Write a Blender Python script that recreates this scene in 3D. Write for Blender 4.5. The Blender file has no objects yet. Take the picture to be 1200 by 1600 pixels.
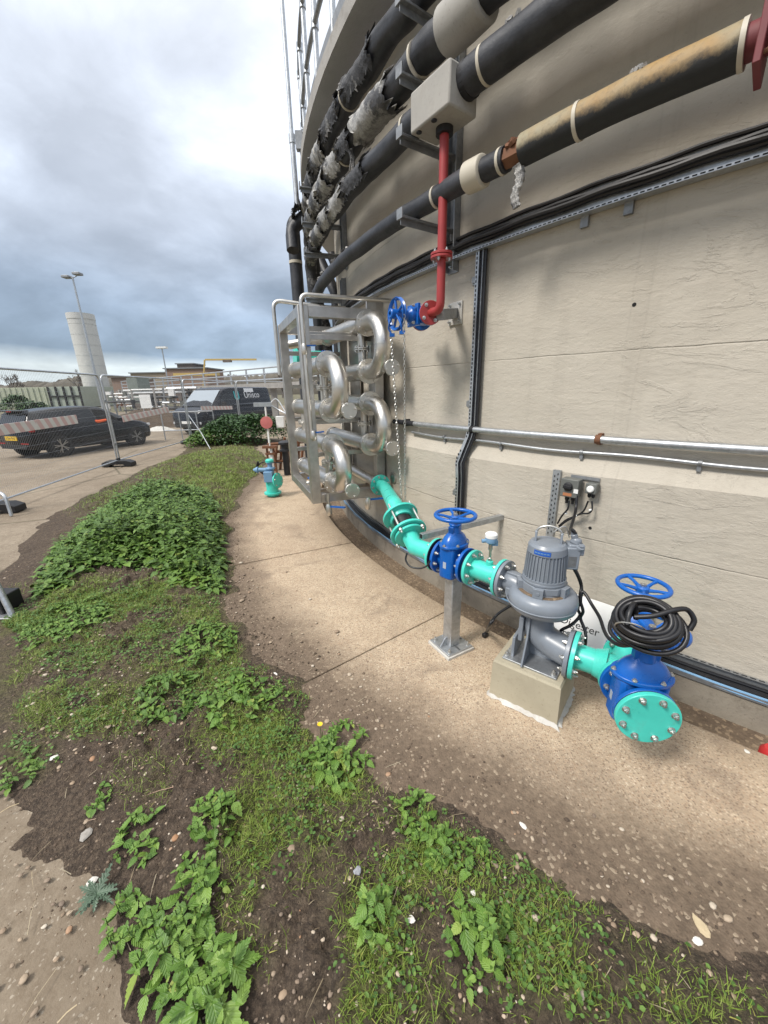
import bpy, bmesh, math, random
import numpy as np
from mathutils import Vector, Matrix
random.seed(7); RNG = np.random.default_rng(11)
SC = bpy.context.scene
COL = SC.collection
R_ = math.radians
V = Vector
UP = V((0, 0, 1))

# ------------------------------------------------------------------ camera
FPX = 600.0
EYE = V((0, 0, 1.75))
VPX, VPY = 637.56, 2674.5
_d = V((VPX - 600, -(VPY - 800), FPX)).normalized()
_up = -_d
_fw = V((0, 0, 1)); _fw = (_fw - _up * _fw.dot(_up)).normalized()
_rt = _fw.cross(_up)
if _rt.x < 0: _rt = -_rt
def cam2w(v): return V((_rt.dot(v), _fw.dot(v), _up.dot(v)))
CR, CU, CF = cam2w(V((1, 0, 0))), cam2w(V((0, 1, 0))), cam2w(V((0, 0, 1)))
def ray(x, y): return CR * (x - 600) + CU * (800 - y) + CF * FPX
def gz(x, y, z=0.0):
    r = ray(x, y); return EYE + r * ((z - EYE.z) / r.z)
def along(x, y, d):
    return EYE + ray(x, y) * (d / FPX)
def atY(x, y, Y):
    r = ray(x, y); return EYE + r * (Y / r.y)
def topx(p):
    q = V(p) - EYE; c = q.dot(CF)
    return 600 + FPX * q.dot(CR) / c, 800 - FPX * q.dot(CU) / c
def zat(X, Y, py):
    lo, hi = -2.0, 60.0
    for _ in range(60):
        m = (lo + hi) / 2
        if topx((X, Y, m))[1] > py: lo = m
        else: hi = m
    return lo
TC = V((7.25, 7.96, 0))
RW, RL = 8.0, 8.06          # tank wall: upper and lower radius
def cyl(x, y, R=RW):
    r = ray(x, y); a = r.x**2 + r.y**2; b = -(r.x * TC.x + r.y * TC.y); c = TC.x**2 + TC.y**2 - R * R
    D = max(0, b * b - a * c)
    return EYE + r * ((-b - math.sqrt(D)) / a)
def thd(p): return math.degrees(math.atan2(p[1] - TC.y, p[0] - TC.x)) % 360
def pol(th, R, z=0.0):
    return V((TC.x + R * math.cos(R_(th)), TC.y + R * math.sin(R_(th)), z))
def er(th): return V((math.cos(R_(th)), math.sin(R_(th)), 0))     # outward from the tank
def et(th): return V((-math.sin(R_(th)), math.cos(R_(th)), 0))    # towards larger angle

cam = bpy.data.cameras.new("camera"); camo = bpy.data.objects.new("camera", cam); COL.objects.link(camo)
M = Matrix.Identity(4)
for i in range(3):
    M[i][0], M[i][1], M[i][2] = CR[i], CU[i], -CF[i]
M.translation = EYE
camo.matrix_world = M
cam.sensor_fit = 'VERTICAL'; cam.sensor_height = 36.0; cam.sensor_width = 27.0
cam.lens = FPX / 1600 * 36.0
cam.clip_start = 0.05; cam.clip_end = 5000
SC.camera = camo

# ------------------------------------------------------------------ objects
ORG = {}
def thing(name, label, cat, loc=(0, 0, 0), group=None):
    o = bpy.data.objects.new(name, None); COL.objects.link(o)
    o.location = loc; o.empty_display_size = .1
    ORG[o.name] = V(loc)
    return tag(o, label, cat, group)
def tag(o, label, cat, group=None, kind=None):
    if label: o['label'] = label
    if cat: o['category'] = cat
    if group: o['group'] = group
    if kind: o['kind'] = kind
    return o
def fr(o, z, x=None):
    """matrix with local z along z and local x near x"""
    z = V(z).normalized()
    if x is None: x = UP if abs(z.z) < .9 else V((1, 0, 0))
    x = V(x); x = (x - z * x.dot(z)).normalized(); y = z.cross(x)
    m = Matrix.Identity(4)
    for i in range(3): m[i][0], m[i][1], m[i][2], m[i][3] = x[i], y[i], z[i], V(o)[i]
    return m
class MB:
    def __init__(s): s.v = []; s.f = []; s.m = []; s.k = 0; s.T = None
    def add(s, vs, fs, k=None):
        b = len(s.v); T = s.T
        s.v += [tuple(T @ V(p)) if T else tuple(p) for p in vs]
        s.f += [tuple(i + b for i in f) for f in fs]
        s.m += [s.k if k is None else k] * len(fs); return s
    def box(s, c, h, X=(1, 0, 0), Z=(0, 0, 1), k=None):
        m = fr(c, Z, X); vs = [m @ V((a * h[0], b * h[1], d * h[2])) for a in (-1, 1) for b in (-1, 1) for d in (-1, 1)]
        return s.add(vs, [(0, 1, 3, 2), (4, 6, 7, 5), (0, 4, 5, 1), (2, 3, 7, 6), (0, 2, 6, 4), (1, 5, 7, 3)], k)
    def bar(s, a, b, w, h, upv=UP, k=None):
        a, b = V(a), V(b); d = b - a
        return s.box((a + b) / 2, (h / 2, w / 2, d.length / 2), X=upv, Z=d, k=k)
    def tube(s, pts, r, n=12, cap=True, closed=False, k=None, jit=None):
        pts = [V(p) for p in pts]; N = len(pts)
        rr = r if isinstance(r, (list, tuple)) else [r] * N
        vs = []; x = None
        for i, p in enumerate(pts):
            if closed: t = pts[(i + 1) % N] - pts[i - 1]
            else: t = pts[min(i + 1, N - 1)] - pts[max(i - 1, 0)]
            if t.length < 1e-9: t = UP.copy()
            t.normalize()
            if x is None:
                x = UP if abs(t.z) < .9 else V((1, 0, 0))
            x = x - t * x.dot(t)
            if x.length < 1e-6: x = t.orthogonal()
            x.normalize(); y = t.cross(x)
            for j in range(n):
                a = 2 * math.pi * j / n; q = rr[i] * (jit(i, j) if jit else 1)
                vs.append(p + (x * math.cos(a) + y * math.sin(a)) * q)
        fs = []
        for i in range(N if closed else N - 1):
            for j in range(n):
                a = i * n + j; b = i * n + (j + 1) % n; c = ((i + 1) % N) * n + (j + 1) % n; d = ((i + 1) % N) * n + j
                fs.append((a, b, c, d))
        if cap and not closed:
            fs.append(tuple(range(n - 1, -1, -1))); fs.append(tuple((N - 1) * n + j for j in range(n)))
        return s.add(vs, fs, k)
    def lathe(s, m, prof, n=24, cap=True, k=None):
        vs = []; fs = []; N = len(prof)
        for a, r in prof:
            for j in range(n):
                t = 2 * math.pi * j / n
                vs.append(m @ V((r * math.cos(t), r * math.sin(t), a)))
        for i in range(N - 1):
            for j in range(n):
                fs.append((i * n + j, i * n + (j + 1) % n, (i + 1) * n + (j + 1) % n, (i + 1) * n + j))
        if cap:
            fs.append(tuple(range(n - 1, -1, -1))); fs.append(tuple((N - 1) * n + j for j in range(n)))
        return s.add(vs, fs, k)
    def torus(s, m, R, r, n=32, q=10, k=None):
        pts = [m @ V((R * math.cos(2 * math.pi * i / n), R * math.sin(2 * math.pi * i / n), 0)) for i in range(n)]
        return s.tube(pts, r, q, closed=True, k=k)
    def prism(s, m, poly, a, b, k=None):
        n = len(poly)
        vs = [m @ V((p[0], p[1], a)) for p in poly] + [m @ V((p[0], p[1], b)) for p in poly]
        fs = [tuple(range(n - 1, -1, -1)), tuple(range(n, 2 * n))] + [(i, (i + 1) % n, n + (i + 1) % n, n + i) for i in range(n)]
        return s.add(vs, fs, k)
    def arc(s, t0, t1, prof, step=.5, k=None, cap=True):
        """closed (R, z) outline swept round the tank"""
        n = max(2, int(abs(t1 - t0) / step) + 1); P = len(prof); vs = []; fs = []
        for i in range(n):
            th = t0 + (t1 - t0) * i / (n - 1)
            vs += [pol(th, a, b) for a, b in prof]
        for i in range(n - 1):
            for j in range(P):
                fs.append((i * P + j, i * P + (j + 1) % P, (i + 1) * P + (j + 1) % P, (i + 1) * P + j))
        if cap and abs(abs(t1 - t0) - 360) > .1:
            fs.append(tuple(range(P - 1, -1, -1))); fs.append(tuple((n - 1) * P + j for j in range(P)))
        return s.add(vs, fs, k)
    def build(s, name, mats, parent=None, smooth=True, ang=38, bevel=0, fix=True):
        return mesh_obj(name, s.v, s.f, mats, parent, smooth, ang, bevel, s.m, fix)
def mesh_obj(name, v, f, mats, parent=None, smooth=True, ang=38, bevel=0, mi=None, fix=True):
    off = ORG.get(parent.name, V((0, 0, 0))) if parent else V((0, 0, 0))
    me = bpy.data.meshes.new(name)
    me.from_pydata([(p[0] - off.x, p[1] - off.y, p[2] - off.z) for p in v], [], f)
    mats = mats if isinstance(mats, (list, tuple)) else [mats]
    for m in mats: me.materials.append(m)
    if mi and len(mats) > 1: me.polygons.foreach_set('material_index', mi)
    if fix:
        bm = bmesh.new(); bm.from_mesh(me)
        bmesh.ops.recalc_face_normals(bm, faces=bm.faces)
        if smooth:
            c = R_(ang)
            for e in bm.edges:
                e.smooth = not (len(e.link_faces) == 2 and e.calc_face_angle(0) > c)
            for q in bm.faces: q.smooth = True
        bm.to_mesh(me); bm.free()
    elif smooth:
        me.polygons.foreach_set('use_smooth', [True] * len(me.polygons))
    o = bpy.data.objects.new(name, me); COL.objects.link(o)
    if parent:
        o.parent = parent; ORG[o.name] = off.copy()
    else: ORG[o.name] = V((0, 0, 0))
    if bevel:
        b = o.modifiers.new('bevel', 'BEVEL'); b.width = bevel; b.segments = 2; b.limit_method = 'ANGLE'; b.angle_limit = R_(40)
        b.harden_normals = False
    return o
def inst(o, m, parent, name=None):
    c = o.copy(); COL.objects.link(c)
    if name: c.name = name
    off = ORG[parent.name]
    c.parent = parent; c.matrix_parent_inverse = Matrix.Identity(4)
    c.matrix_local = Matrix.Translation(-off) @ m
    ORG[c.name] = off.copy(); return c
def bez(ps, n=12):
    """Catmull-Rom through points"""
    ps = [V(p) for p in ps]; out = []
    q = [ps[0] * 2 - ps[1]] + ps + [ps[-1] * 2 - ps[-2]]
    for i in range(1, len(q) - 2):
        for k in range(n):
            t = k / n
            out.append(.5 * ((2 * q[i]) + (q[i+1] - q[i-1]) * t + (2*q[i-1] - 5*q[i] + 4*q[i+1] - q[i+2]) * t*t + (3*q[i] - q[i-1] - 3*q[i+1] + q[i+2]) * t**3))
    out.append(ps[-1]); return out
def fillet(ps, rad, n=8):
    ps = [V(p) for p in ps]; out = [ps[0]]
    for i in range(1, len(ps) - 1):
        a = (ps[i-1] - ps[i]); b = (ps[i+1] - ps[i]); la, lb = a.length, b.length; a.normalize(); b.normalize()
        half = a.angle(b) / 2; d = min(rad / math.tan(half), la * .49, lb * .49)
        p0 = ps[i] + a * d; p1 = ps[i] + b * d
        for k in range(n + 1):
            t = k / n; out.append(p0 * (1-t)**2 + ps[i] * 2*t*(1-t) + p1 * t*t)
    out.append(ps[-1]); return out
def struct(o): o['kind'] = 'structure'; return o
def text(name, body, m, size, mat, parent=None, ext=.0015, align='CENTER', sx=1.0):
    cu = bpy.data.curves.new(name, 'FONT'); cu.body = body; cu.size = size; cu.extrude = ext
    cu.align_x = align; cu.align_y = 'CENTER'; cu.materials.append(mat)
    tmp = bpy.data.objects.new(name, cu); me = bpy.data.meshes.new_from_object(tmp); bpy.data.objects.remove(tmp)
    o = bpy.data.objects.new(name, me); COL.objects.link(o)
    off = ORG.get(parent.name, V((0, 0, 0))) if parent else V((0, 0, 0))
    if parent: o.parent = parent
    o.matrix_local = Matrix.Translation(-off) @ m @ Matrix.Diagonal((sx, 1, 1, 1))
    ORG[o.name] = off.copy(); return o
# ------------------------------------------------------------------ materials
class NT:
    def __init__(s, name):
        s.mat = bpy.data.materials.new(name); s.mat.use_nodes = True; s.t = s.mat.node_tree; s.n = s.t.nodes; s.l = s.t.links
        s.b = s.n['Principled BSDF']; s._oc = None
    def oc(s):
        if not s._oc: s._oc = s.n.new('ShaderNodeTexCoord')
        return s._oc.outputs['Object']
    def geo(s, k): return s.n.new('ShaderNodeNewGeometry').outputs[k]
    def put(s, sock, v):
        if isinstance(v, bpy.types.NodeSocket): s.l.new(v, sock)
        elif isinstance(v, (tuple, list)) and len(v) == 3 and sock.type == 'RGBA': sock.default_value = (*v, 1)
        else: sock.default_value = v
    def mapping(s, sc, vec=None, rot=(0, 0, 0)):
        m = s.n.new('ShaderNodeMapping'); s.put(m.inputs['Vector'], vec or s.oc()); m.inputs['Scale'].default_value = sc; m.inputs['Rotation'].default_value = rot
        return m.outputs[0]
    def noise(s, scale, detail=4, rough=.55, vec=None, dist=0):
        t = s.n.new('ShaderNodeTexNoise'); s.put(t.inputs['Vector'], vec or s.oc()); t.inputs['Scale'].default_value = scale
        t.inputs['Detail'].default_value = detail; t.inputs['Roughness'].default_value = rough; t.inputs['Distortion'].default_value = dist
        return t.outputs['Fac']
    def voro(s, scale, feat='F1', out='Distance', vec=None, rnd=1):
        t = s.n.new('ShaderNodeTexVoronoi'); t.feature = feat; s.put(t.inputs['Vector'], vec or s.oc()); t.inputs['Scale'].default_value = scale
        t.inputs['Randomness'].default_value = rnd
        return t.outputs[out]
    def ramp(s, f, *st, interp='LINEAR'):
        r = s.n.new('ShaderNodeValToRGB'); s.put(r.inputs[0], f); e = r.color_ramp.elements; r.color_ramp.interpolation = interp
        while len(e) < len(st): e.new(.5)
        for i, (p, c) in enumerate(st):
            e[i].position = p; e[i].color = (c, c, c, 1) if isinstance(c, (int, float)) else (*c, 1)
        return r.outputs[0]
    def mix(s, f, a, b, mode='MIX'):
        m = s.n.new('ShaderNodeMix'); m.data_type = 'RGBA'; m.blend_type = mode
        s.put(m.inputs[0], f); s.put(m.inputs[6], a); s.put(m.inputs[7], b); return m.outputs[2]
    def math(s, op, a, b=0.0, c=0.0):
        m = s.n.new('ShaderNodeMath'); m.operation = op; s.put(m.inputs[0], a); s.put(m.inputs[1], b); s.put(m.inputs[2], c); return m.outputs[0]
    def sep(s, v):
        m = s.n.new('ShaderNodeSeparateXYZ'); s.put(m.inputs[0], v); return m.outputs
    def comb(s, x, y, z):
        m = s.n.new('ShaderNodeCombineXYZ')
        for i, q in enumerate((x, y, z)): s.put(m.inputs[i], q)
        return m.outputs[0]
    def bump(s, h, st=.3, dist=.01, nrm=None):
        b = s.n.new('ShaderNodeBump'); s.put(b.inputs['Height'], h); b.inputs['Strength'].default_value = st; b.inputs['Distance'].default_value = dist
        if nrm is not None: s.l.new(nrm, b.inputs['Normal'])
        return b.outputs[0]
    def out(s, col=None, rough=None, metal=None, nrm=None, **kw):
        if col is not None: s.put(s.b.inputs['Base Color'], col)
        if rough is not None: s.put(s.b.inputs['Roughness'], rough)
        if metal is not None: s.put(s.b.inputs['Metallic'], metal)
        if nrm is not None: s.put(s.b.inputs['Normal'], nrm)
        for k, v in kw.items(): s.put(s.b.inputs[k.replace('_', ' ')], v)
        return s.mat
def sc3(c, f): return tuple(x * f for x in c)
def paint(name, c, rough=.3, dirt=.25, bump=.06, dcol=(.12, .09, .06)):
    t = NT(name); n = t.noise(9, 5); f = t.noise(60, 3)
    a = t.mix(t.ramp(n, (.3, 0.0), (.75, 1.0)), sc3(c, .88), sc3(c, 1.08))
    m = t.math('MULTIPLY', t.ramp(t.noise(14, 8, .7), (.56, 0.0), (.75, 1.0)), dirt)
    a = t.mix(m, a, dcol)
    return t.out(a, t.math('MULTIPLY_ADD', n, .2, rough - .08), 0.0, t.bump(f, bump, .004))
def metal(name, c, rough=.3, var=.25, stain=None, metallic=1.0, spangle=0, bump=.05):
    t = NT(name); n = t.noise(7, 6, .6); a = t.mix(t.ramp(n, (.3, 0.0), (.7, 1.0)), sc3(c, 1 - var), sc3(c, 1 + var * .4))
    if spangle:
        v = t.voro(spangle, out='Color'); a = t.mix(.3, a, t.mix(t.sep(v)[0], sc3(c, .55), sc3(c, 1.2)))
    if stain:
        a = t.mix(t.ramp(t.noise(5, 7, .7), (.52, 0.0), (.72, .85)), a, stain)
    return t.out(a, t.math('MULTIPLY_ADD', t.noise(12, 5), .3, rough - .12), metallic, t.bump(t.noise(40, 4), bump, .004))
def plain(name, c, rough=.5, m=0.0): return NT(name).out(c, rough, m)

TEAL = paint('teal_paint', (.065, .58, .48), .28, .22, dcol=(.16, .20, .16))
BLUE = paint('blue_epoxy', (.006, .105, .42), .27, .25, dcol=(.05, .09, .16))
REDP = paint('red_paint', (.33, .035, .035), .42, .2)
MAROON = paint('maroon_paint', (.16, .03, .035), .6, .3)
PGREY = paint('pump_grey_paint', (.20, .225, .26), .32, .22, dcol=(.10, .085, .065))
GALV = metal('galvanised_steel', (.50, .52, .54), .42, .18, metallic=.85, spangle=55)
GALVD = metal('weathered_galvanised_steel', (.30, .31, .32), .5, .25, metallic=.7, spangle=45)
ZINC = metal('zinc_bolt', (.55, .55, .53), .35, .15, metallic=.9)
STEEL = metal('stainless_steel', (.66, .64, .60), .33, .12, metallic=1.0)
STEELD = metal('brushed_stainless_frame', (.52, .50, .47), .36, .28, metallic=.92)
BLACK = paint('black_rubber', (.012, .012, .014), .5, .35, .1, (.05, .05, .05))
CABLE = paint('black_cable_sheath', (.010, .010, .012), .38, .3, .05, (.05, .048, .045))
GREYC = paint('grey_cable_sheath', (.10, .14, .19), .5, .2)
BLUEC = paint('pale_blue_cable_sheath', (.16, .30, .46), .45, .2)
BLK = plain('black_shadow_slot', (.008, .008, .008), .9)  # flat black painted in for the shade inside slots and openings
WHITE = paint('white_plastic', (.78, .78, .76), .4, .08)
BLUELBL = plain('blue_label', (.02, .10, .42), .4)
GASKET = plain('gasket_rubber', (.01, .012, .03), .7)
RUST = paint('rusty_iron', (.16, .07, .035), .8, .6, .3, (.05, .03, .02))
BOXG = paint('grey_switch_enclosure', (.13, .135, .125), .5, .4, .06, (.2, .18, .14))
DKGLASS = NT('dark_glass').out((.015, .018, .022), .06)
MESHW = metal('fence_wire', (.36, .37, .38), .55, .1, metallic=.6)
RED = plain('red_plastic', (.45, .03, .03), .4)
PINK = paint('faded_red_disc', (.55, .16, .15), .6, .3)

# concrete of the tank wall
def wall_mat():
    t = NT('rendered_concrete_wall'); P = t.oc(); s = t.sep(P)
    th = t.math('MULTIPLY', t.math('ARCTAN2', s[1], s[0]), 8.0)           # arc length
    uv = t.comb(th, 0.0, s[2]); z = s[2]
    st = t.mapping((.9, 1, 2.0), uv); big = t.noise(.9, 5, .6, uv); mid = t.noise(3.2, 8, .62, st); fine = t.noise(30, 6, .68, t.mapping((.8, 1, 1.3), uv))
    vs = t.noise(1.6, 6, .65, t.mapping((4, 1, .22), uv))
    c = t.mix(t.ramp(big, (.3, 0.0), (.72, 1.0)), (.41, .37, .305), (.50, .46, .39))
    c = t.mix(t.ramp(mid, (.35, 0.0), (.7, .5)), c, (.40, .365, .31))
    c = t.mix(t.ramp(vs, (.52, 0.0), (.80, .24)), c, (.22, .195, .16))            # run-down stains
    c = t.mix(t.ramp(t.noise(55, 4, .6, uv), (.60, 0.0), (.78, .35)), c, (.20, .18, .15))
    rust = t.math('MULTIPLY', t.ramp(t.noise(2.2, 6, .65, uv), (.58, 0.0), (.72, .5)), t.ramp(z, (.30, 1.0), (.62, 0.0)))
    c = t.mix(rust, c, (.36, .23, .12))
    wob = t.math('MULTIPLY', t.math('SUBTRACT', t.noise(5, 5, .7, uv), .5), .016)
    def line(p, h, w):
        d = t.math('ABSOLUTE', t.math('ADD', t.math('SUBTRACT', p, h), wob)); return t.ramp(t.math('DIVIDE', d, w), (0.0, 1.0), (1.0, 0.0))
    keep = t.ramp(t.noise(1.7, 4, .7, uv), (.34, .15), (.55, 1.0))
    ls = None
    for h in (.75, 1.94, 3.12):
        l = line(z, h, .006); ls = l if ls is None else t.math('MAXIMUM', ls, l)
    vl = None
    for a in (-136.5, -135.9, -152.0, -128.0):
        l = line(th, R_(a) * 8.0, .010); l = t.math('MULTIPLY', l, .35); vl = l if vl is None else t.math('MAXIMUM', vl, l)
    ls = t.math('MAXIMUM', ls, vl)
    ls = t.math('MULTIPLY', ls, keep)
    c = t.mix(t.math('MULTIPLY', ls, .32), c, (.24, .215, .18))
    # trowel ridges
    rid = t.ramp(t.noise(4.0, 8, .66, t.mapping((.6, 1, 1.5), uv), .8), (.52, 0.0), (.56, 1.0), (.66, .35))
    patch = t.ramp(t.noise(1.3, 4, .6, uv), (.42, .25), (.62, 1.0))
    rid = t.math('MULTIPLY', rid, patch)
    h = t.math('ADD', t.math('MULTIPLY', mid, .9), t.math('MULTIPLY', fine, .28))
    h = t.math('ADD', h, t.math('MULTIPLY', rid, .16))
    h = t.math('SUBTRACT', h, t.math('MULTIPLY', ls, .32))
    po = t.ramp(t.voro(26, vec=uv), (.03, 1.0), (.07, 0.0)); po = t.math('MULTIPLY', po, t.ramp(t.noise(3, 4, .6, uv), (.52, 0.0), (.6, 1.0))); c = t.mix(t.math('MULTIPLY', po, .5), c, (.16, .14, .12)); h = t.math('SUBTRACT', h, t.math('MULTIPLY', po, .3))
    return t.out(c, .88, 0.0, t.bump(h, .8, .016))
WALL = wall_mat()
def conc(name, c1, c2, stain=(.1, .085, .06), sa=.5, bump=.35, sp=0):
    t = NT(name); c = t.mix(t.ramp(t.noise(3, 6, .6), (.3, 0.0), (.7, 1.0)), c1, c2)
    c = t.mix(t.ramp(t.noise(7, 8, .7), (.52, 0.0), (.72, sa)), c, stain)
    c = t.mix(t.ramp(t.noise(70, 3), (.6, 0.0), (.75, .4)), c, stain)
    return t.out(c, .9, 0.0, t.bump(t.noise(45, 6, .65), bump, .008))
SLAB = conc('roof_slab_concrete', (.26, .25, .24), (.36, .345, .32))
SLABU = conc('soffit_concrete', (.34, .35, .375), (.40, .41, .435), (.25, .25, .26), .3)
KERB = conc('kerb_concrete', (.20, .17, .135), (.30, .265, .21), (.09, .07, .05), .7)
PLINTH = conc('cast_plinth_concrete', (.33, .295, .215), (.43, .385, .285), (.2, .17, .11), .35, .2)
MORTAR = conc('white_mortar', (.46, .445, .41), (.56, .545, .51), (.28, .25, .2), .6, .6)

def pave_mat():
    t = NT('exposed_aggregate_concrete'); P = t.oc(); s = t.sep(P)
    r = t.math('SQRT', t.math('ADD', t.math('POWER', s[0], 2.0), t.math('POWER', s[1], 2.0)))
    big = t.noise(1.1, 6, .6); md = t.noise(5, 6, .65)
    c = t.mix(t.ramp(big, (.3, 0.0), (.7, 1.0)), (.37, .285, .20), (.48, .385, .275))
    v = t.voro(95, out='Color'); vd = t.voro(95)
    g = t.sep(v)
    st = t.ramp(g[0], (.0, (.66, .56, .43)), (.4, (.50, .37, .25)), (.72, (.34, .22, .135)), (.93, (.13, .085, .06)))
    c = t.mix(t.ramp(vd, (.25, .75), (.55, .0)), c, st)
    v2 = t.voro(150, out='Color'); c = t.mix(t.math('MULTIPLY', t.ramp(t.sep(v2)[1], (.86, 0.0), (.92, 1.0)), .5), c, (.12, .08, .055))
    c = t.mix(t.ramp(md, (.48, 0.0), (.75, .45)), c, (.27, .19, .125))
    # spilled soil along the verge, washed off with a ragged edge; dark damp line along the gutter
    e = t.math('ADD', r, t.math('MULTIPLY', t.math('SUBTRACT', t.noise(2.6, 8, .7), .5), .55))
    thn = t.math('MULTIPLY', t.math('ARCTAN2', t.math('MULTIPLY', s[1], -1.0), t.math('MULTIPLY', s[0], -1.0)), 180 / math.pi)
    sh = t.ramp(t.math('DIVIDE', t.math('ADD', thn, 30.0), 90.0), (.66, 0.0), (.74, .14), (.80, .25), (.89, .56), (1.0, .8))
    e2 = t.math('ADD', e, sh)
    ed = t.ramp(t.math('DIVIDE', t.math('SUBTRACT', e2, 8.4), 2.0), (.52, 0.0), (.60, .50), (.69, .94))
    soil = t.mix(t.ramp(t.noise(34, 7, .75), (.35, 0.0), (.65, 1.0)), (.085, .06, .041), (.205, .152, .105)); soil = t.mix(t.ramp(t.math('DIVIDE', t.math('SUBTRACT', e2, 8.4), 2.0), (.66, 0.0), (.79, .85)), soil, t.mix(t.ramp(t.noise(24, 7, .72), (.4, 0.0), (.68, 1.0)), (.066, .046, .031), (.15, .108, .075))); soil = t.mix(t.ramp(g[2], (.94, 0.0), (.96, .6)), soil, (.36, .29, .21))
    c = t.mix(ed, c, soil)
    gu = t.ramp(t.math('DIVIDE', t.math('SUBTRACT', t.math('ADD', r, t.math('MULTIPLY', t.math('SUBTRACT', t.noise(4, 6, .7), .5), .3)), 8.4), .5), (.12, .55), (.6, 0.0))
    c = t.mix(gu, c, (.20, .15, .095))
    bl = t.ramp(t.noise(1.9, 9, .72, dist=.8), (.53, 0.0), (.68, .62)); c = t.mix(bl, c, (.17, .125, .09))
    h = t.math('ADD', t.math('MULTIPLY', vd, -.6), t.math('MULTIPLY', t.noise(110, 4, .7), .5))
    return t.out(c, .92, 0.0, t.bump(h, .55, .008))
PAVE = pave_mat()
def soil_mat():
    t = NT('dark_garden_soil'); n = t.noise(3, 7, .65)
    c = t.mix(t.ramp(n, (.3, 0.0), (.7, 1.0)), (.066, .045, .030), (.135, .095, .065))
    v = t.voro(170, out='Color'); g = t.sep(v)
    c = t.mix(t.ramp(t.noise(24, 7, .72), (.4, 0.0), (.68, .8)), c, (.16, .118, .082))
    c = t.mix(t.ramp(g[0], (.95, 0.0), (.97, .6)), c, (.27, .21, .15))
    at = t.n.new('ShaderNodeAttribute'); at.attribute_name = 'moss'
    mo_ = t.math('MULTIPLY', at.outputs['Fac'], t.ramp(t.noise(9, 7, .72), (.30, .25), (.58, 1.0)))
    c = t.mix(mo_, c, t.mix(t.noise(26, 5, .7), (.08, .105, .015), (.18, .22, .032)))
    cr = t.voro(38, 'SMOOTH_F1'); c = t.mix(t.ramp(t.noise(48, 5, .72), (.42, .65), (.56, 0.0)), c, (.045, .031, .021))
    h = t.math('ADD', t.math('MULTIPLY', cr, -1.1), t.math('ADD', t.math('MULTIPLY', t.noise(70, 6, .75), 1.3), t.math('MULTIPLY', t.voro(120), -.5)))
    return t.out(c, .95, 0.0, t.bump(h, 1.0, .02))
SOIL = soil_mat()
def yard_mat():
    t = NT('worn_yard_concrete'); n = t.noise(.8, 7, .65); f = t.noise(6, 8, .7)
    c = t.mix(t.ramp(n, (.32, 0.0), (.68, 1.0)), (.175, .138, .098), (.285, .235, .175))
    c = t.mix(t.ramp(f, (.45, 0.0), (.7, .6)), c, (.14, .105, .07))
    g = t.sep(t.voro(150, out='Color')); c = t.mix(t.ramp(g[1], (.94, 0.0), (.97, .55)), c, (.42, .37, .30))
    c = t.mix(t.ramp(t.noise(38, 6, .75), (.45, 0.0), (.7, .6)), c, (.13, .095, .062))
    c = t.mix(t.ramp(t.noise(22, 6, .7), (.56, 0.0), (.7, .45)), c, (.09, .068, .045))
    cr = t.ramp(t.voro(.33, 'DISTANCE_TO_EDGE', vec=t.mapping((1, 1, 1), rot=(0, 0, .35)), rnd=.55), (.0, 1.0), (.012, 0.0))
    c = t.mix(t.math('MULTIPLY', cr, .75), c, (.06, .055, .03))
    h = t.math('ADD', t.math('ADD', f, t.math('MULTIPLY', t.noise(60, 6, .7), .7)), t.math('MULTIPLY', cr, -1.0))
    return t.out(c, .93, 0.0, t.bump(h, .6, .012))
YARD = yard_mat()
def gravel_mat():
    t = NT('gutter_silt'); c = t.mix(t.ramp(t.noise(4, 7, .7), (.3, 0.0), (.7, 1.0)), (.085, .058, .038), (.20, .145, .095))
    g = t.sep(t.voro(60, out='Color')); c = t.mix(t.ramp(g[0], (.75, 0.0), (.85, .6)), c, (.30, .22, .14))
    return t.out(c, .95, 0.0, t.bump(t.math('ADD', t.voro(50), t.noise(70, 5, .7)), .7, .01))
SILT = gravel_mat()
def far_mat():
    t = NT('rough_grass_land'); c = t.mix(t.ramp(t.noise(.15, 7, .7), (.35, 0.0), (.65, 1.0)), (.075, .075, .035), (.16, .14, .09))
    return t.out(c, .95, 0.0, t.bump(t.noise(3, 6), .5, .1))
FAR = far_mat()
def leaf_mat(name, c1, c2, c3, rough=.5):
    t = NT(name); r = t.geo('Random Per Island'); c = t.ramp(r, (.0, c1), (.5, c2), (.93, c3), (.96, c3), (1.0, (c3[0] * 1.5, c3[1] * 1.05, c3[2] * 1.1)))
    c = t.mix(t.math('MULTIPLY', t.noise(60, 4), .35), c, sc3(c1, .7))
    at = t.n.new('ShaderNodeAttribute'); at.attribute_name = 'leaf'; q = t.sep(at.outputs['Vector']); aw = t.math('ABSOLUTE', q[1])
    rib = t.ramp(aw, (.0, 1.0), (.035, 0.0)); lat = t.math('PINGPONG', t.math('SUBTRACT', t.math('MULTIPLY', q[0], 6.0), t.math('MULTIPLY', aw, 7.0)), .5)
    vein = t.math('MAXIMUM', rib, t.math('MULTIPLY', t.ramp(lat, (.0, 1.0), (.12, 0.0)), .6))
    c = t.mix(t.math('MULTIPLY', vein, .32), c, sc3(c3, 1.25))
    hb = t.math('SUBTRACT', t.ramp(lat, (.0, 0.0), (.3, 1.0)), t.math('MULTIPLY', rib, .8))
    return t.out(c, rough, 0.0, t.bump(t.math('ADD', hb, t.math('MULTIPLY', t.noise(120, 3), .4)), .45, .003))
NETTLE = leaf_mat('nettle_leaf', (.048, .105, .013), (.085, .175, .022), (.145, .245, .036))
NETTLEB = leaf_mat('young_nettle_leaf', (.065, .145, .018), (.11, .215, .028), (.18, .29, .05))
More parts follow.
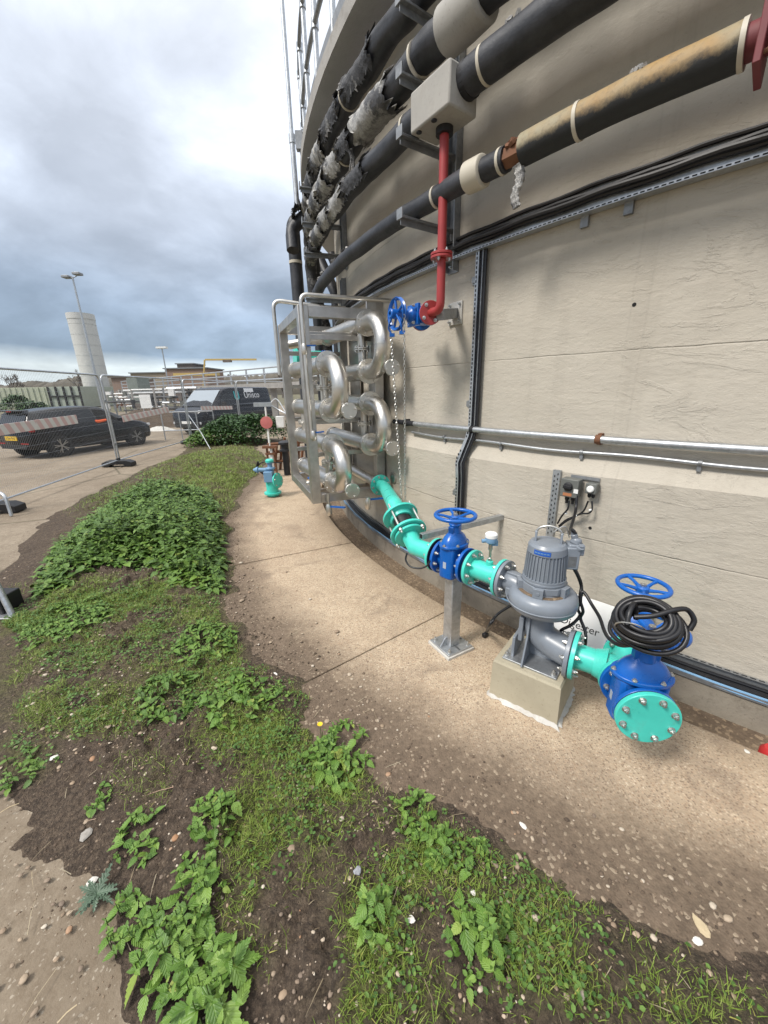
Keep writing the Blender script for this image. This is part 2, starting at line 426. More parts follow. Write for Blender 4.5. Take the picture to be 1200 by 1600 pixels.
GRASSM = leaf_mat('grass_blade', (.10, .165, .015), (.17, .265, .026), (.28, .33, .08), .55)
CLOVER = leaf_mat('ground_cover_leaf', (.045, .11, .018), (.08, .17, .028), (.13, .23, .04))
DARKBUSH = leaf_mat('bush_leaf', (.016, .05, .012), (.034, .09, .018), (.06, .13, .028))
STEM = plain('green_stem', (.07, .11, .025), .6)
BARK = conc('bare_bark', (.09, .075, .065), (.15, .125, .11))
CRUMB = NT('soil_crumb'); CRUMB = CRUMB.out(CRUMB.ramp(CRUMB.geo('Random Per Island'), (0.0, (.07, .05, .035)), (.6, (.14, .10, .07)), (1.0, (.24, .18, .125))), .95)
def pebble_mat():
    t = NT('flint_pebble'); r = t.geo('Random Per Island')
    c = t.ramp(r, (.0, (.30, .22, .15)), (.3, (.16, .12, .09)), (.6, (.36, .28, .20)), (.9, (.50, .44, .36)), (1.0, (.30, .16, .08)))
    return t.out(c, .75, 0.0, t.bump(t.noise(80, 4), .4, .003))
PEB = pebble_mat()

def lag_mat():
    t = NT('weathered_foil_lagging'); n = t.noise(6.5, 8, .65, dist=.4); w = t.noise(26, 5, .7)
    d = t.mix(t.noise(12, 5), (.016, .017, .02), (.055, .055, .06)); f = t.mix(w, (.12, .118, .115), (.34, .33, .32))
    m = t.ramp(n, (.53, 0.0), (.60, 1.0)); c = t.mix(m, d, f)
    return t.out(c, t.math('MULTIPLY_ADD', m, -.15, .62), t.math('MULTIPLY', m, .35), t.bump(t.math('ADD', w, t.math('MULTIPLY', n, .6)), .8, .02))
LAG = lag_mat()
def foil_mat():
    t = NT('torn_foil_facing'); w = t.noise(22, 6, .7, dist=.8); n = t.noise(5, 7, .65)
    c = t.mix(t.ramp(w, (.3, 0.0), (.7, 1.0)), (.19, .185, .175), (.46, .45, .43)); c = t.mix(t.ramp(n, (.49, 0.0), (.57, .9)), c, (.045, .045, .05))
    return t.out(c, .5, .3, t.bump(t.math('ADD', t.noise(9, 5, .6, dist=1.2), t.math('MULTIPLY', w, .35)), .7, .02))
FOIL = foil_mat()
def bitu_mat():
    t = NT('black_pipe_wrap'); n = t.noise(5, 7, .65)
    c = t.mix(t.ramp(n, (.4, 0.0), (.75, 1.0)), (.014, .015, .019), (.05, .052, .06))
    return t.out(c, .5, 0.0, t.bump(t.noise(30, 5, .65), .35, .008))
BITU = bitu_mat()
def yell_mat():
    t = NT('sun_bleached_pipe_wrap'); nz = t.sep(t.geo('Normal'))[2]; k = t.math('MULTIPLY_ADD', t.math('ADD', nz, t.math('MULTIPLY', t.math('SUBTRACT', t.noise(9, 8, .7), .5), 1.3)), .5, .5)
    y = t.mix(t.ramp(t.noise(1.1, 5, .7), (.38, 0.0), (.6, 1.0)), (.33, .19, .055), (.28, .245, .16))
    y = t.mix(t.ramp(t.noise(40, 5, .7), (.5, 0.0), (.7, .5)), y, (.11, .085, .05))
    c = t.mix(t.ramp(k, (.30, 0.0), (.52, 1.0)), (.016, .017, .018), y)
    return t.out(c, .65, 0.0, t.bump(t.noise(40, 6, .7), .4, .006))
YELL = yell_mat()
BAND = plain('cream_tape_band', (.48, .44, .36), .55)
CLADG = conc('grey_cladding_box', (.30, .29, .27), (.38, .365, .335), (.2, .18, .16), .4, .08)

# ------------------------------------------------------------------ sky and sun
SUN_EL, SUN_AZ = 50, 238     # compass-like: azimuth measured from +Y clockwise
w = bpy.data.worlds.new("World"); SC.world = w; w.use_nodes = True
wt = w.node_tree; wn = wt.nodes; wl = wt.links
for n_ in list(wn): wn.remove(n_)
S = NT.__new__(NT); S.t = wt; S.n = wn; S.l = wl; S._oc = None
tc = wn.new('ShaderNodeTexCoord').outputs['Generated']
sky = wn.new('ShaderNodeTexSky'); sky.sky_type = 'NISHITA'; sky.sun_disc = False
sky.sun_elevation = R_(SUN_EL); sky.sun_rotation = R_(SUN_AZ)
bg1 = wn.new('ShaderNodeBackground'); wl.new(sky.outputs[0], bg1.inputs[0]); bg1.inputs[1].default_value = .1
dx, dy, dz = S.sep(tc)
zc = S.math('MAXIMUM', dz, 0.0)
pr = S.math('ADD', zc, .42)
cv = S.comb(S.math('DIVIDE', dx, pr), S.math('DIVIDE', dy, pr), S.math('MULTIPLY', dz, 1.2))
n1 = S.noise(1.5, 8, .52, cv, .35); n2 = S.noise(3.4, 7, .55, cv, .25)
warp = S.math('MULTIPLY', S.math('SUBTRACT', n1, .5), .16)
elv = S.math('ADD', zc, S.math('MULTIPLY', warp, S.ramp(zc, (.0, .12), (.18, 1.0))))
base = S.ramp(elv, (.0, (.60, .68, .72)), (.055, (.62, .69, .72)), (.082, (.24, .315, .41)), (.17, (.29, .365, .47)), (.30, (.49, .55, .65)), (.50, (.64, .69, .78)), (.72, (1.05, 1.08, 1.12)), (1.0, (1.9, 1.88, 1.85)))
n3 = S.noise(.55, 3, .5, cv, .2); cl = S.ramp(n1, (.30, .78), (.46, .96), (.54, 1.04), (.68, 1.26)); cl2 = S.ramp(n2, (.33, .84), (.50, 1.0), (.64, 1.18)); cl2 = S.mix(1.0, cl2, S.ramp(n3, (.35, .94), (.62, 1.08)), 'MULTIPLY')
cc = S.mix(1.0, base, cl, 'MULTIPLY'); cc = S.mix(1.0, cc, cl2, 'MULTIPLY')
bg2 = wn.new('ShaderNodeBackground'); wl.new(cc, bg2.inputs[0]); bg2.inputs[1].default_value = 1.0
mx = wn.new('ShaderNodeMixShader'); mx.inputs[0].default_value = .93
wl.new(bg1.outputs[0], mx.inputs[1]); wl.new(bg2.outputs[0], mx.inputs[2])
wo = wn.new('ShaderNodeOutputWorld'); wl.new(mx.outputs[0], wo.inputs[0])
sl = bpy.data.lights.new('sun', 'SUN'); sl.energy = 2.7; sl.angle = R_(14); sl.color = (1.0, .95, .88)
so = bpy.data.objects.new('sun', sl); COL.objects.link(so)
sd = V((math.sin(R_(SUN_AZ)) * math.cos(R_(SUN_EL)), math.cos(R_(SUN_AZ)) * math.cos(R_(SUN_EL)), math.sin(R_(SUN_EL))))
so.rotation_euler = sd.to_track_quat('Z', 'Y').to_euler(); so.location = (0, 0, 30)
SC.view_settings.view_transform = 'Standard'; SC.view_settings.look = 'None'; SC.view_settings.exposure = .4; SC.view_settings.gamma = 1
SC.cycles.max_bounces = 6; SC.cycles.diffuse_bounces = 3; SC.cycles.glossy_bounces = 3
SC.cycles.use_denoising = True
# ------------------------------------------------------------------ ground, path, gutter
def relocate(o, p):
    o.data.transform(Matrix.Translation(-V(p))); o.location = p; ORG[o.name] = V(p); return o
b = MB(); b.arc(100, 300, [(14, -.06), (900, -.06), (900, -.5), (14, -.5)], 4); b.box((0, 0, -.56), (900, 900, .05))
g = struct(b.build('ground', FAR, smooth=False))
b = MB(); b.arc(95, 262, [(10.3, -.012), (48, -.012), (48, -.3), (10.3, -.3)], 1.5)
struct(relocate(b.build('yard', YARD, smooth=False), TC))
RE = 8.472
b = MB()
for a0, a1, dz in ((256, 217.62, 0), (217.53, 205.6, -.006), (205.55, 192.4, -.002), (192.33, 181, -.008), (180.95, 150, -.004)):
    b.arc(a0, a1, [(RE, dz), (10.6, dz), (10.6, -.15), (RE, -.15)], .4)
struct(relocate(b.build('pavement', PAVE, ang=30, bevel=.006), TC))
b = MB(); b.arc(256, 150, [(8.1, -.115), (8.30, -.125), (RE + .05, -.115), (RE + .05, -.3), (8.1, -.3)], .5)
struct(relocate(b.build('gutter', SILT, smooth=False), TC))

# value noise for terrain
def vnoise(x, y, seed):
    xi = np.floor(x).astype(np.int64); yi = np.floor(y).astype(np.int64); fx = x - xi; fy = y - yi
    fx = fx * fx * (3 - 2 * fx); fy = fy * fy * (3 - 2 * fy)
    def h(a, c):
        n = (a * 374761393 + c * 668265263 + seed * 1442695041) & 0x7fffffff
        n = ((n ^ (n >> 13)) * 1274126177) & 0x7fffffff
        return ((n ^ (n >> 16)) & 0xffff) / 65535.0
    return (h(xi, yi) * (1 - fx) + h(xi + 1, yi) * fx) * (1 - fy) + (h(xi, yi + 1) * (1 - fx) + h(xi + 1, yi + 1) * fx) * fy
def fbm(x, y, s, seed, o=4):
    r = 0; a = .5
    for i in range(o): r = r + a * vnoise(x * s, y * s, seed + i); s *= 2.1; a *= .5
    return r
IN_T = [150, 158, 166, 175, 183, 190, 201, 209, 214, 217, 222, 225.5, 227, 228.6, 230, 236]
IN_R = [13.2, 12.5, 11.1, 10.2, 10.0, 9.95, 9.9, 9.98, 9.93, 9.87, 9.75, 9.62, 9.60, 9.52, 9.44, 9.2]
OU_T = [150, 155, 166, 178, 190, 200, 206, 215, 217.7, 220.5, 222.6, 226, 236]
OU_R = [16.5, 15.6, 13.5, 12.5, 12.45, 11.85, 11.65, 11.25, 11.05, 10.84, 10.82, 10.75, 10.7]
def soil_h(x, y):
    dxx = x - TC.x; dyy = y - TC.y; r = np.hypot(dxx, dyy); th = np.degrees(np.arctan2(dyy, dxx)) % 360
    i = np.interp(th, IN_T, IN_R); o = np.interp(th, OU_T, OU_R)
    wig = (fbm(x, y, 3.1, 5, 5) - .47) * .42
    e = np.minimum(r - i + wig, o - r + wig * .8)
    k = np.clip(e / .42, -1, 1); h = np.where(k > 0, .050 * np.sin(k * np.pi / 2) ** 1.6, .06 * k) - .004
    hump = np.exp(-(((th - 196) / 7.5) ** 2 + ((r - 11.1) / .9) ** 2)) * .10 + np.exp(-(((th - 172) / 12) ** 2 + ((r - 11.9) / 1.3) ** 2)) * .12
    amp = np.clip(e / .35, 0, 1)
    clod = np.maximum(fbm(x, y, 16, 33, 4) - .42, 0) * .13 + (fbm(x, y, 44, 70, 3) - .45) * .040
    return h + hump + amp * ((fbm(x, y, 2.6, 21, 4) - .47) * .06 + clod)
def soil_grid(t0, t1, nt, r0, r1, nr):
    th = np.radians(np.linspace(t0, t1, nt))[:, None]; r = np.linspace(r0, r1, nr)[None, :]
    x = TC.x + r * np.cos(th); y = TC.y + r * np.sin(th); z = soil_h(x, y)
    vv = np.stack([x, y, z], -1).reshape(-1, 3)
    ii = np.arange(nt * nr).reshape(nt, nr)
    ff = np.stack([ii[:-1, :-1], ii[1:, :-1], ii[1:, 1:], ii[:-1, 1:]], -1).reshape(-1, 4)
    return vv, ff
def np_mesh(name, vv, ff, mat, parent=None, smooth=True, off=None, attr=None):
    me = bpy.data.meshes.new(name); k = ff.shape[1]
    if off is not None: vv = vv - np.array(off)
    me.vertices.add(len(vv)); me.vertices.foreach_set('co', vv.astype(np.float32).ravel())
    me.loops.add(ff.size); me.loops.foreach_set('vertex_index', ff.astype(np.int32).ravel())
    me.polygons.add(len(ff)); me.polygons.foreach_set('loop_start', np.arange(0, ff.size, k, dtype=np.int32))
    try: me.polygons.foreach_set('loop_total', np.full(len(ff), k, dtype=np.int32))
    except Exception: pass
    me.update(); me.validate()
    if smooth: me.polygons.foreach_set('use_smooth', np.ones(len(ff), bool))
    me.materials.append(mat)
    if attr is not None:
        a_ = me.attributes.new('leaf', 'FLOAT_VECTOR', 'POINT'); a_.data.foreach_set('vector', attr.astype(np.float32).ravel())
    o = bpy.data.objects.new(name, me); COL.objects.link(o); ORG[o.name] = V((0, 0, 0))
    if parent:
        o.parent = parent; ORG[o.name] = ORG[parent.name].copy()
    return o
v1, f1 = soil_grid(250, 204, 600, 9.0, 12.3, 260)
v2, f2 = soil_grid(204, 150, 330, 9.4, 17.2, 200)
struct(np_mesh('soil', np.concatenate([v1, v2]), np.concatenate([f1, f2 + len(v1)]), SOIL))

# ------------------------------------------------------------------ the tank
tank = thing('digester_tank', 'huge round grey rendered concrete tank filling the right side of the photo', 'tank', TC)
b = MB()
n_ = 240; prof = [(RL, -.3), (RL, .4), (RL, 1.185), (RL - .008, 1.195), (RW + .006, 1.275), (RW, 1.285), (RW, 2.4), (RW, 4.50)]
vs, fs = [], []
for i in range(n_):
    a = 360 * i / n_
    vs += [pol(a, R, z) for R, z in prof]
P = len(prof)
for i in range(n_):
    for j in range(P - 1):
        q = (i + 1) % n_
        fs.append((i * P + j, q * P + j, q * P + j + 1, i * P + j + 1))
b.add(vs, fs); b.build('wall', WALL, tank, ang=20)
b = MB(); b.arc(0, 360, [(RL - .03, -.3), (8.16, -.3), (8.16, .058), (8.152, .066), (RL - .03, .066)], 1); b.build('kerb', KERB, tank, ang=30)
b = MB(); b.k = 0
b.arc(0, 360, [(7.2, 4.5), (8.44, 4.5), (8.44, 4.62), (7.2, 4.62)], 1.5)
sl_ = b.build('roof_slab', [SLAB, SLABU], tank, ang=30)
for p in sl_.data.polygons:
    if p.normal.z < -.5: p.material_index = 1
b = MB(); b.arc(0, 360, [(7.2, 4.62), (7.4, 4.62), (7.4, 4.9), (7.2, 4.9)], 2); b.lathe(fr(TC + V((0, 0, 4.9)), UP), [(0, 7.4), (.9, 5.0), (1.4, 2.0), (1.5, .2)], 64)
b.build('dome_roof', SLAB, tank)
for x, y, R in ((991, 476, RW), (922, 825, RL)):
    p = cyl(x, y, R); th = thd(p); b = MB(); m = fr(pol(th, R - .03, p.z), er(th))
    b.lathe(m, [(.0, .011), (.0315, .011)], 14); b.build('bolt_hole_shade', BLK, tank)  # black plug just proud of the wall, painted for the dark of the hole

# guard rail on the slab
gr = thing('guardrail', 'grey tubular guardrail standing on the edge of the tank roof slab', 'railing', pol(195, 8.3, 4.62))
for th in (189.6, 192.6, 196.5, 200.5, 204.5, 208.5, 212.5, 217, 222):
    b = MB(); b.tube([pol(th, 8.36, 4.6), pol(th, 8.36, 5.72)], .026, 10); b.tube([pol(th, 8.36, 4.6), pol(th, 8.36, 4.70)], .038, 10)
    for z in (5.16, 5.70): b.lathe(fr(pol(th, 8.36, z - .04), UP), [(0, .037), (.08, .037)], 10)
    b.build('post', GALV, gr)
for z in (5.16, 5.70):
    b = MB(); b.tube([pol(188 + .5 * i, 8.36 + .005, z) for i in range(72)], .024, 10); b.build('rail', GALVD, gr)
b = MB(); b.arc(187, 224, [(8.37, 4.66), (8.378, 4.66), (8.378, 4.81), (8.37, 4.81)], .6); b.build('toe_board', GALVD, gr)
b = MB(); p = pol(188.9, 8.52)
b.tube([V((p.x, p.y, 4.28)), V((p.x, p.y, 5.05))], .036, 12); b.tube([V((p.x, p.y, 5.05)), V((p.x, p.y, 8.2))], .026, 12); b.lathe(fr((p.x, p.y, 5.02), UP), [(0, .043), (.10, .043)], 12)
sp = b.build('scaffold_pole', GALV); tag(sp, 'tall thin grey pole rising past the left edge of the tank roof slab', 'pole')
b = MB(); q = pol(189.6, 8.42, 5.0); b.box(q, (.05, .045, .10)); b.tube(bez([q + V((0, 0, -.1)), q + V((.02, -.02, -.25)), q + V((0, .02, -.38))]), .012, 8)
tag(b.build('rail_lamp', GALVD), 'small dark fitting clamped to the guardrail beside the tall pole', 'fitting')

# ------------------------------------------------------------------ cable trays and conduits on the wall
def slots_arc(b, t0, t1, pitch, R, z, hr, hz, ht, k):
    n = int(abs(t1 - t0) / pitch)
    for i in range(n):
        th = t0 + (t1 - t0) * (i + .5) / n
        b.box(pol(th, R, z), (ht, hr, hz), X=et(th), k=k)
ct = thing('cable_tray', 'long perforated cable tray curving round the wall under the pipes, carrying black cables', 'cable tray', pol(222, RW, 2.75), 'perforated cable trays on the tank')
b = MB(); b.arc(234, 189, [(RW + .012, 2.70), (RW + .075, 2.70), (RW + .075, 2.712), (RW + .079, 2.712), (RW + .079, 2.697), (RW + .009, 2.697), (RW + .009, 2.835), (RW + .012, 2.835)], .4)
slots_arc(b, 233, 205, .22, RW + .044, 2.7005, .006, .002, .010, 1)
slots_arc(b, 233, 205, .22, RW + .0125, 2.728, .0012, .004, .010, 1)
slots_arc(b, 233, 205, .22, RW + .079, 2.7045, .0012, .003, .010, 1)
b.build('tray', [GALV, BLK], ct)
for R, z, r in ((.030, 2.80, .016), (.062, 2.775, .015), (.035, 2.765, .014), (.028, 2.835, .012)):
    b = MB(); b.tube([pol(234 - .7 * i, RW + R, z + .004 * math.sin(i * 1.3 + z * 90)) for i in range(64)], r, 8); b.build('cable', CABLE, ct)
for x, y in ((989, 293), (930, 225)):
    th = thd(cyl(x, y)); b = MB(); b.box(pol(th, RW + .012, 2.67), (.022, .012, .03), X=et(th)); b.build('clip', GALVD, ct)

# vertical tray with the jog at the haunch
vt = thing('cable_tray', 'narrow vertical perforated cable channel dropping down the wall with a kink at the ledge', 'cable tray', pol(215.8, RW, .62), 'perforated cable trays on the tank')
def wallR(z): return RW if z > 1.30 else (RL if z < 1.17 else RL - (z - 1.17) / .13 * (RL - RW))
zs = [2.72, 2.0, 1.46, 1.36, 1.26, 1.14, 1.0, .60]
def vth(z): return 215.78 if z > 1.4 else (215.35 if z < 1.2 else 215.35 + .43 * (z - 1.2) / .2)
def vstrip(b, dth0, dth1, d0, d1, k=0):
    vs = []
    for z in zs:
        R = wallR(z) + (.012 if 1.1 < z < 1.4 else 0)
        for dt, d in ((dth0, d0), (dth1, d0), (dth1, d1), (dth0, d1)): vs.append(pol(vth(z) + dt, R + d, z))
    fs = []
    for i in range(len(zs) - 1):
        for j in range(4): fs.append((i * 4 + j, i * 4 + (j + 1) % 4, i * 4 + 4 + (j + 1) % 4, i * 4 + 4 + j))
    b.add(vs, fs + [(0, 1, 2, 3), tuple(len(vs) - 4 + j for j in range(4))], k)
b = MB(); vstrip(b, -.0, .42, .006, .010); vstrip(b, -.025, .0, .006, .055); vstrip(b, .42, .445, .006, .055)
vstrip(b, -.025, .20, .052, .056)
for i in range(70):
    z = .64 + i * .030; R = wallR(z) + (.012 if 1.1 < z < 1.4 else 0)
    b.box(pol(vth(z) + .06, R + .0562, z), (.005, .001, .009), X=et(215.5), k=1)
b.build('tray', [GALV, BLK], vt)
for dt, r in ((.30, .013), (.52, .011), (.36, .010)):
    b = MB(); b.tube([pol(vth(z) + dt, wallR(z) + .035 + (.012 if 1.1 < z < 1.4 else 0), z) for z in zs], r, 8); b.build('cable', CABLE, vt)
for z in (2.52, 1.62, .86):
    b = MB(); th = vth(z) - .17; b.box(pol(th, wallR(z) + .02, z), (.024, .02, .02), X=et(th)); b.box(pol(th - .1, wallR(z) + .004, z), (.03, .004, .026), X=et(th)); b.build('clip', GALVD, vt)

cd = thing('conduit', 'thick galvanised conduit pipe running level along the wall above the ledge', 'conduit', pol(220, RW, 1.42))
b = MB(); b.tube([pol(234 - .6 * i, RW + .055, 1.42) for i in range(40)], .024, 14); b.build('pipe', GALV, cd)
b = MB(); b.tube([pol(210.55 - .3 * i, RW + .055, 1.42) for i in range(10)], .0255, 14); b.build('black_section', BITU, cd)
for x in (640, 745, 942): 
    th = thd(cyl(x, 672)); b = MB(); b.tube([pol(th - .12, RW + .055, 1.42), pol(th + .12, RW + .055, 1.42)], .029, 14); b.box(pol(th, RW + .02, 1.42), (.012, .022, .035), X=et(th)); b.build('saddle', RUST if x == 942 else BLACK, cd)
cd = thing('conduit', 'thin grey conduit clipped to the wall just below the thick conduit', 'conduit', pol(220, RW, 1.33))
b = MB(); b.tube([pol(234 - .6 * i, RW + .026, 1.325 + .006 * math.sin(i * .5)) for i in range(41)], .0115, 10); b.build('pipe', GALV, cd)
for x in (697, 785, 912, 1100):
    th = thd(cyl(x, 700)); b = MB(); b.tube([pol(th - .07, RW + .026, 1.325), pol(th + .07, RW + .026, 1.325)], .0165, 10); b.box(pol(th, RW + .014, 1.295), (.01, .012, .018), X=et(th)); b.build('clip', GALVD, cd)

# tray on the kerb
lt = thing('cable_tray', 'perforated tray lying on the kerb of the tank with black and pale blue cables', 'cable tray', pol(226, 8.11, .07), 'perforated cable trays on the tank')
b = MB(); b.arc(238, 190, [(RL + .004, .070), (RL + .112, .070), (RL + .112, .098), (RL + .110, .098), (RL + .110, .072), (RL + .008, .072), (RL + .008, .150), (RL + .004, .150)], .4)
b.arc(238, 190, [(RL + .004, .150), (RL + .030, .150), (RL + .030, .153), (RL + .004, .153)], .4)
slots_arc(b, 237, 203, .26, RL + .075, .0725, .004, .001, .014, 1); slots_arc(b, 237.13, 203.13, .26, RL + .060, .0725, .004, .001, .008, 1)
slots_arc(b, 237, 203, .26, RL + .0175, .1535, .004, .001, .012, 1)
b.build('tray', [GALVD, BLK], lt)
for R, z, r, mt in ((.022, .086, .013, CABLE), (.040, .085, .011, CABLE), (.028, .106, .010, CABLE), (.094, .083, .0085, GREYC), (.104, .084, .0075, BLUEC), (.100, .098, .008, BLUEC), (.050, .082, .008, CABLE)):
    b = MB(); b.tube([pol(238 - .6 * i, RL + R + .003 * math.sin(i * .9 + R * 200), z) for i in range(78)], r, 8); b.build('cable', mt, lt)
# ------------------------------------------------------------------ lagged pipes along the wall
def ringpath(R, z, wob=0.0, seed=0):
    def f(th):
        return pol(th, R + wob * math.sin(th * 1.7 + seed), z + wob * math.sin(th * 1.1 + seed * 2))
    return f
def lag_tube(path, t0, t1, r, rough=.06, seed=0, n=20, step=.25):
    N = int(abs(t1 - t0) / step) + 1; rn = random.Random(seed); ph = [rn.random() * 9 for _ in range(6)]
    rr = [r * (1 + rough * (.5 * math.sin(i * .33 + ph[0]) + .5 * math.sin(i * .81 + ph[1]))) for i in range(N)]
    b = MB(); b.tube([path(t0 + (t1 - t0) * i / (N - 1)) for i in range(N)], rr, n,
                     jit=lambda i, j: 1 + rough * .8 * math.sin(j * 1.9 + i * .23 + ph[2]) * math.sin(i * .41 + ph[3]))
    return b
def wrap(b, path, t0, t1, a0, a1, r, seed=0, n=34, m=26, rag=.6, flare=.25, cr=.022):
    """a torn partial sleeve: a0..a1 in degrees, 0 = away from the wall, 90 = up"""
    rn = random.Random(seed); vs = []
    e0 = [rn.uniform(-1, 1) for _ in range(m + 1)]; e1 = [rn.uniform(-1, 1) for _ in range(m + 1)]
    g = [[rn.uniform(-1, 1) for _ in range(m + 1)] for _ in range(n + 1)]
    side = [[rn.uniform(-1, 1) for _ in range(n + 1)] for _ in range(2)]
    for q in (0, 1):
        for i in range(n + 1):
            for j in range(m + 1):
                s = i / n; sg = t0 + (t1 - t0) * s
                sg += rag * (e0[j] * (1 - s) ** 4 + e1[j] * s ** 4)
                u = j / m; a = a0 + (a1 - a0) * u + 10 * (side[0][i] * (1 - u) ** 5 + side[1][i] * u ** 5)
                ed = max(abs(2 * s - 1) ** 8, abs(2 * u - 1) ** 10)
                rr = r * (1.06 + cr * g[i][j] * .6 + cr * math.sin(i * .9 + j * .7 + seed) + flare * ed * (.4 + .6 * abs(g[i][j]))) - q * .004
                c = path(sg); t = sg
                vs.append(c + (er(t) * math.cos(R_(a)) + UP * math.sin(R_(a))) * rr)
    K = (n + 1) * (m + 1); fs = []
    for q in (0, 1):
        for i in range(n):
            for j in range(m):
                a = q * K + i * (m + 1) + j; fs.append((a, a + 1, a + m + 2, a + m + 1))
    def edge(l):
        for x, y in zip(l[:-1], l[1:]): fs.append((x, y, y + K, x + K))
    edge([j for j in range(m + 1)]); edge([n * (m + 1) + j for j in range(m + 1)])
    edge([i * (m + 1) for i in range(n + 1)]); edge([i * (m + 1) + m for i in range(n + 1)])
    b.add(vs, fs); return b
def band(path, th, r, wdt, name, mat, par):
    b = MB(); d = wdt / 8.4 * 57.3 / 2
    b.tube([path(th - d), path(th), path(th + d)], r, 24); return b.build(name, mat, par)
def patch(b, path, th, a, r, sz, seed):
    rn = random.Random(seed)
    for k in range(9):
        t = th + rn.uniform(-1, 1) * sz / 8.4 * 57.3; aa = a + rn.uniform(-1, 1) * sz / r * 40
        c = path(t) + (er(t) * math.cos(R_(aa)) + UP * math.sin(R_(aa))) * r
        d = (er(t) * math.cos(R_(aa)) + UP * math.sin(R_(aa))); x = et(t)
        m = fr(c, d + V((rn.uniform(-.5, .5), rn.uniform(-.5, .5), rn.uniform(-.5, .5))), x)
        b.prism(m, [(sz * .5 * rn.uniform(.4, 1) * math.cos(q * 1.05), sz * .5 * rn.uniform(.3, 1) * math.sin(q * 1.05)) for q in range(6)], -.003, .006 + rn.random() * .012)
    return b
GP = 'lagged pipes along the tank wall'
# P1
p1 = thing('lagged_pipe', 'topmost black lagged pipe under the roof slab, its grey foil torn into rags', 'pipe', pol(212, 8.4, 4.12), GP)
f = ringpath(8.36, 4.14, .006, 1)
lag_tube(f, 234, 191.5, .085, .07, 1).build('lagging', BITU, p1, ang=60)
for i, (a, c, s0, s1) in enumerate(((191.5, 195.0, -80, 150), (195.2, 198.4, -62, 160), (198.7, 202.2, -75, 150), (202.6, 206.0, -55, 150), (206.8, 210.3, -62, 160))):
    wrap(MB(), f, a, c, s0, s1, .088, 30 + i, rag=.45, flare=.30).build('foil_wrap', FOIL if i in (0, 2) else LAG, p1, ang=60)
band(f, 206.5, .092, .02, 'band', BAND, p1); band(f, 200.6, .093, .02, 'band', BAND, p1)
# P2
p2 = thing('lagged_pipe', 'second lagged pipe from the top, wrapped in wrinkled silver foil with a cream collar', 'pipe', pol(212, 8.4, 3.8), GP)
f = ringpath(8.38, 3.79, .006, 2)
lag_tube(f, 234, 193.6, .092, .06, 2).build('lagging', BITU, p2, ang=60)
for i, (a, c, s0, s1, mt) in enumerate(((193.8, 197.6, -120, 160, FOIL), (197.9, 200.4, -75, 160, FOIL), (200.8, 203.3, -95, 160, FOIL), (203.6, 205.9, -70, 160, FOIL), (206.2, 208.0, -50, 170, LAG), (208.2, 212.0, -135, 160, FOIL))):
    wrap(MB(), f, a, c, s0, s1, .095, 50 + i, rag=.4, flare=.22).build('foil_wrap', mt, p2, ang=60)
band(f, 213.9, .099, .02, 'band', BAND, p2); band(f, 206.0, .099, .018, 'band', BAND, p2)
b = MB(); b.tube([f(215.5), f(215.6), f(216.6), f(217.6), f(217.7)], [.105, .12, .122, .12, .105], 28); b.build('collar', CLADG, p2, bevel=.004)
b = MB(); th = 207.6; c = f(th) + er(th) * .05 - UP * .09
for k in range(3):
    pts = bez([c + et(th) * (k - 1) * .02, c + V((.01 * k, .01, -.06)), c + V((-.02 + .02 * k, .03, -.13 - .04 * k))], 5)
    b.tube(pts, [.02 - .016 * i / (len(pts) - 1) for i in range(len(pts))], 5)
b.build('hanging_rag', LAG, p2)
# P3
p3 = thing('lagged_pipe', 'third lagged pipe from the top, smooth black beyond a grey box, foil at far end', 'pipe', pol(212, 8.4, 3.46), GP)
f = ringpath(8.40, 3.46, .005, 3)
lag_tube(f, 214.5, 193.6, .078, .05, 3).build('lagging', BITU, p3, ang=60)
lag_tube(f, 236, 215.4, .088, .012, 4).build('smooth_lagging', BITU, p3, ang=60)
for i, (a, c, s0, s1, mt) in enumerate(((193.8, 196.6, -120, 160, FOIL), (196.9, 198.3, -110, 170, LAG), (198.4, 201.4, -88, 160, FOIL), (201.5, 203.9, -80, 160, FOIL), (204.0, 206.6, -72, 160, FOIL), (206.8, 209.8, -55, 160, LAG))):
    wrap(MB(), f, a, c, s0, s1, .080, 70 + i, rag=.4, flare=.25).build('foil_wrap', mt, p3, ang=60)
band(f, 217.9, .0905, .018, 'band', BAND, p3); band(f, 213.3, .084, .02, 'band', BAND, p3)
patch(MB(), f, 219.0, 75, .088, .05, 5).build('torn_patch', FOIL, p3)
# P4
p4 = thing('lagged_pipe', 'lowest lagged pipe, its top bleached ochre on the right, bare rusty joint in the middle', 'pipe', pol(216, 8.4, 2.98), GP)
f = ringpath(8.38, 2.985, .003, 4)
lag_tube(f, 219.0, 195.3, .063, .03, 5).build('lagging', BITU, p4, ang=60)
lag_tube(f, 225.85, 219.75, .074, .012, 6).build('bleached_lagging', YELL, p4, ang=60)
b = MB(); b.tube([f(219.8), f(219.0)], .048, 16, jit=lambda i, j: 1 + .1 * math.sin(j * 4.1 + i)); b.build('bare_joint', RUST, p4)
patch(MB(), f, 219.4, 60, .055, .05, 11).build('rust_lumps', RUST, p4)
b = MB(); b.tube([f(217.05), f(217.1), f(217.9), f(217.95)], [.07, .084, .084, .07], 24); b.build('collar', BAND, p4, bevel=.004)
for th, r in ((215.2, .068), (218.8, .067), (221.75, .0785), (225.9, .078)): band(f, th, r, .018, 'band', BAND, p4)
for i, th in enumerate((198.2, 200.1, 203.2, 205.5)): patch(MB(), f, th, 80, .064, .05, 20 + i).build('torn_patch', FOIL, p4)
patch(MB(), f, 223.4, 70, .073, .03, 40).build('torn_patch', FOIL, p4)
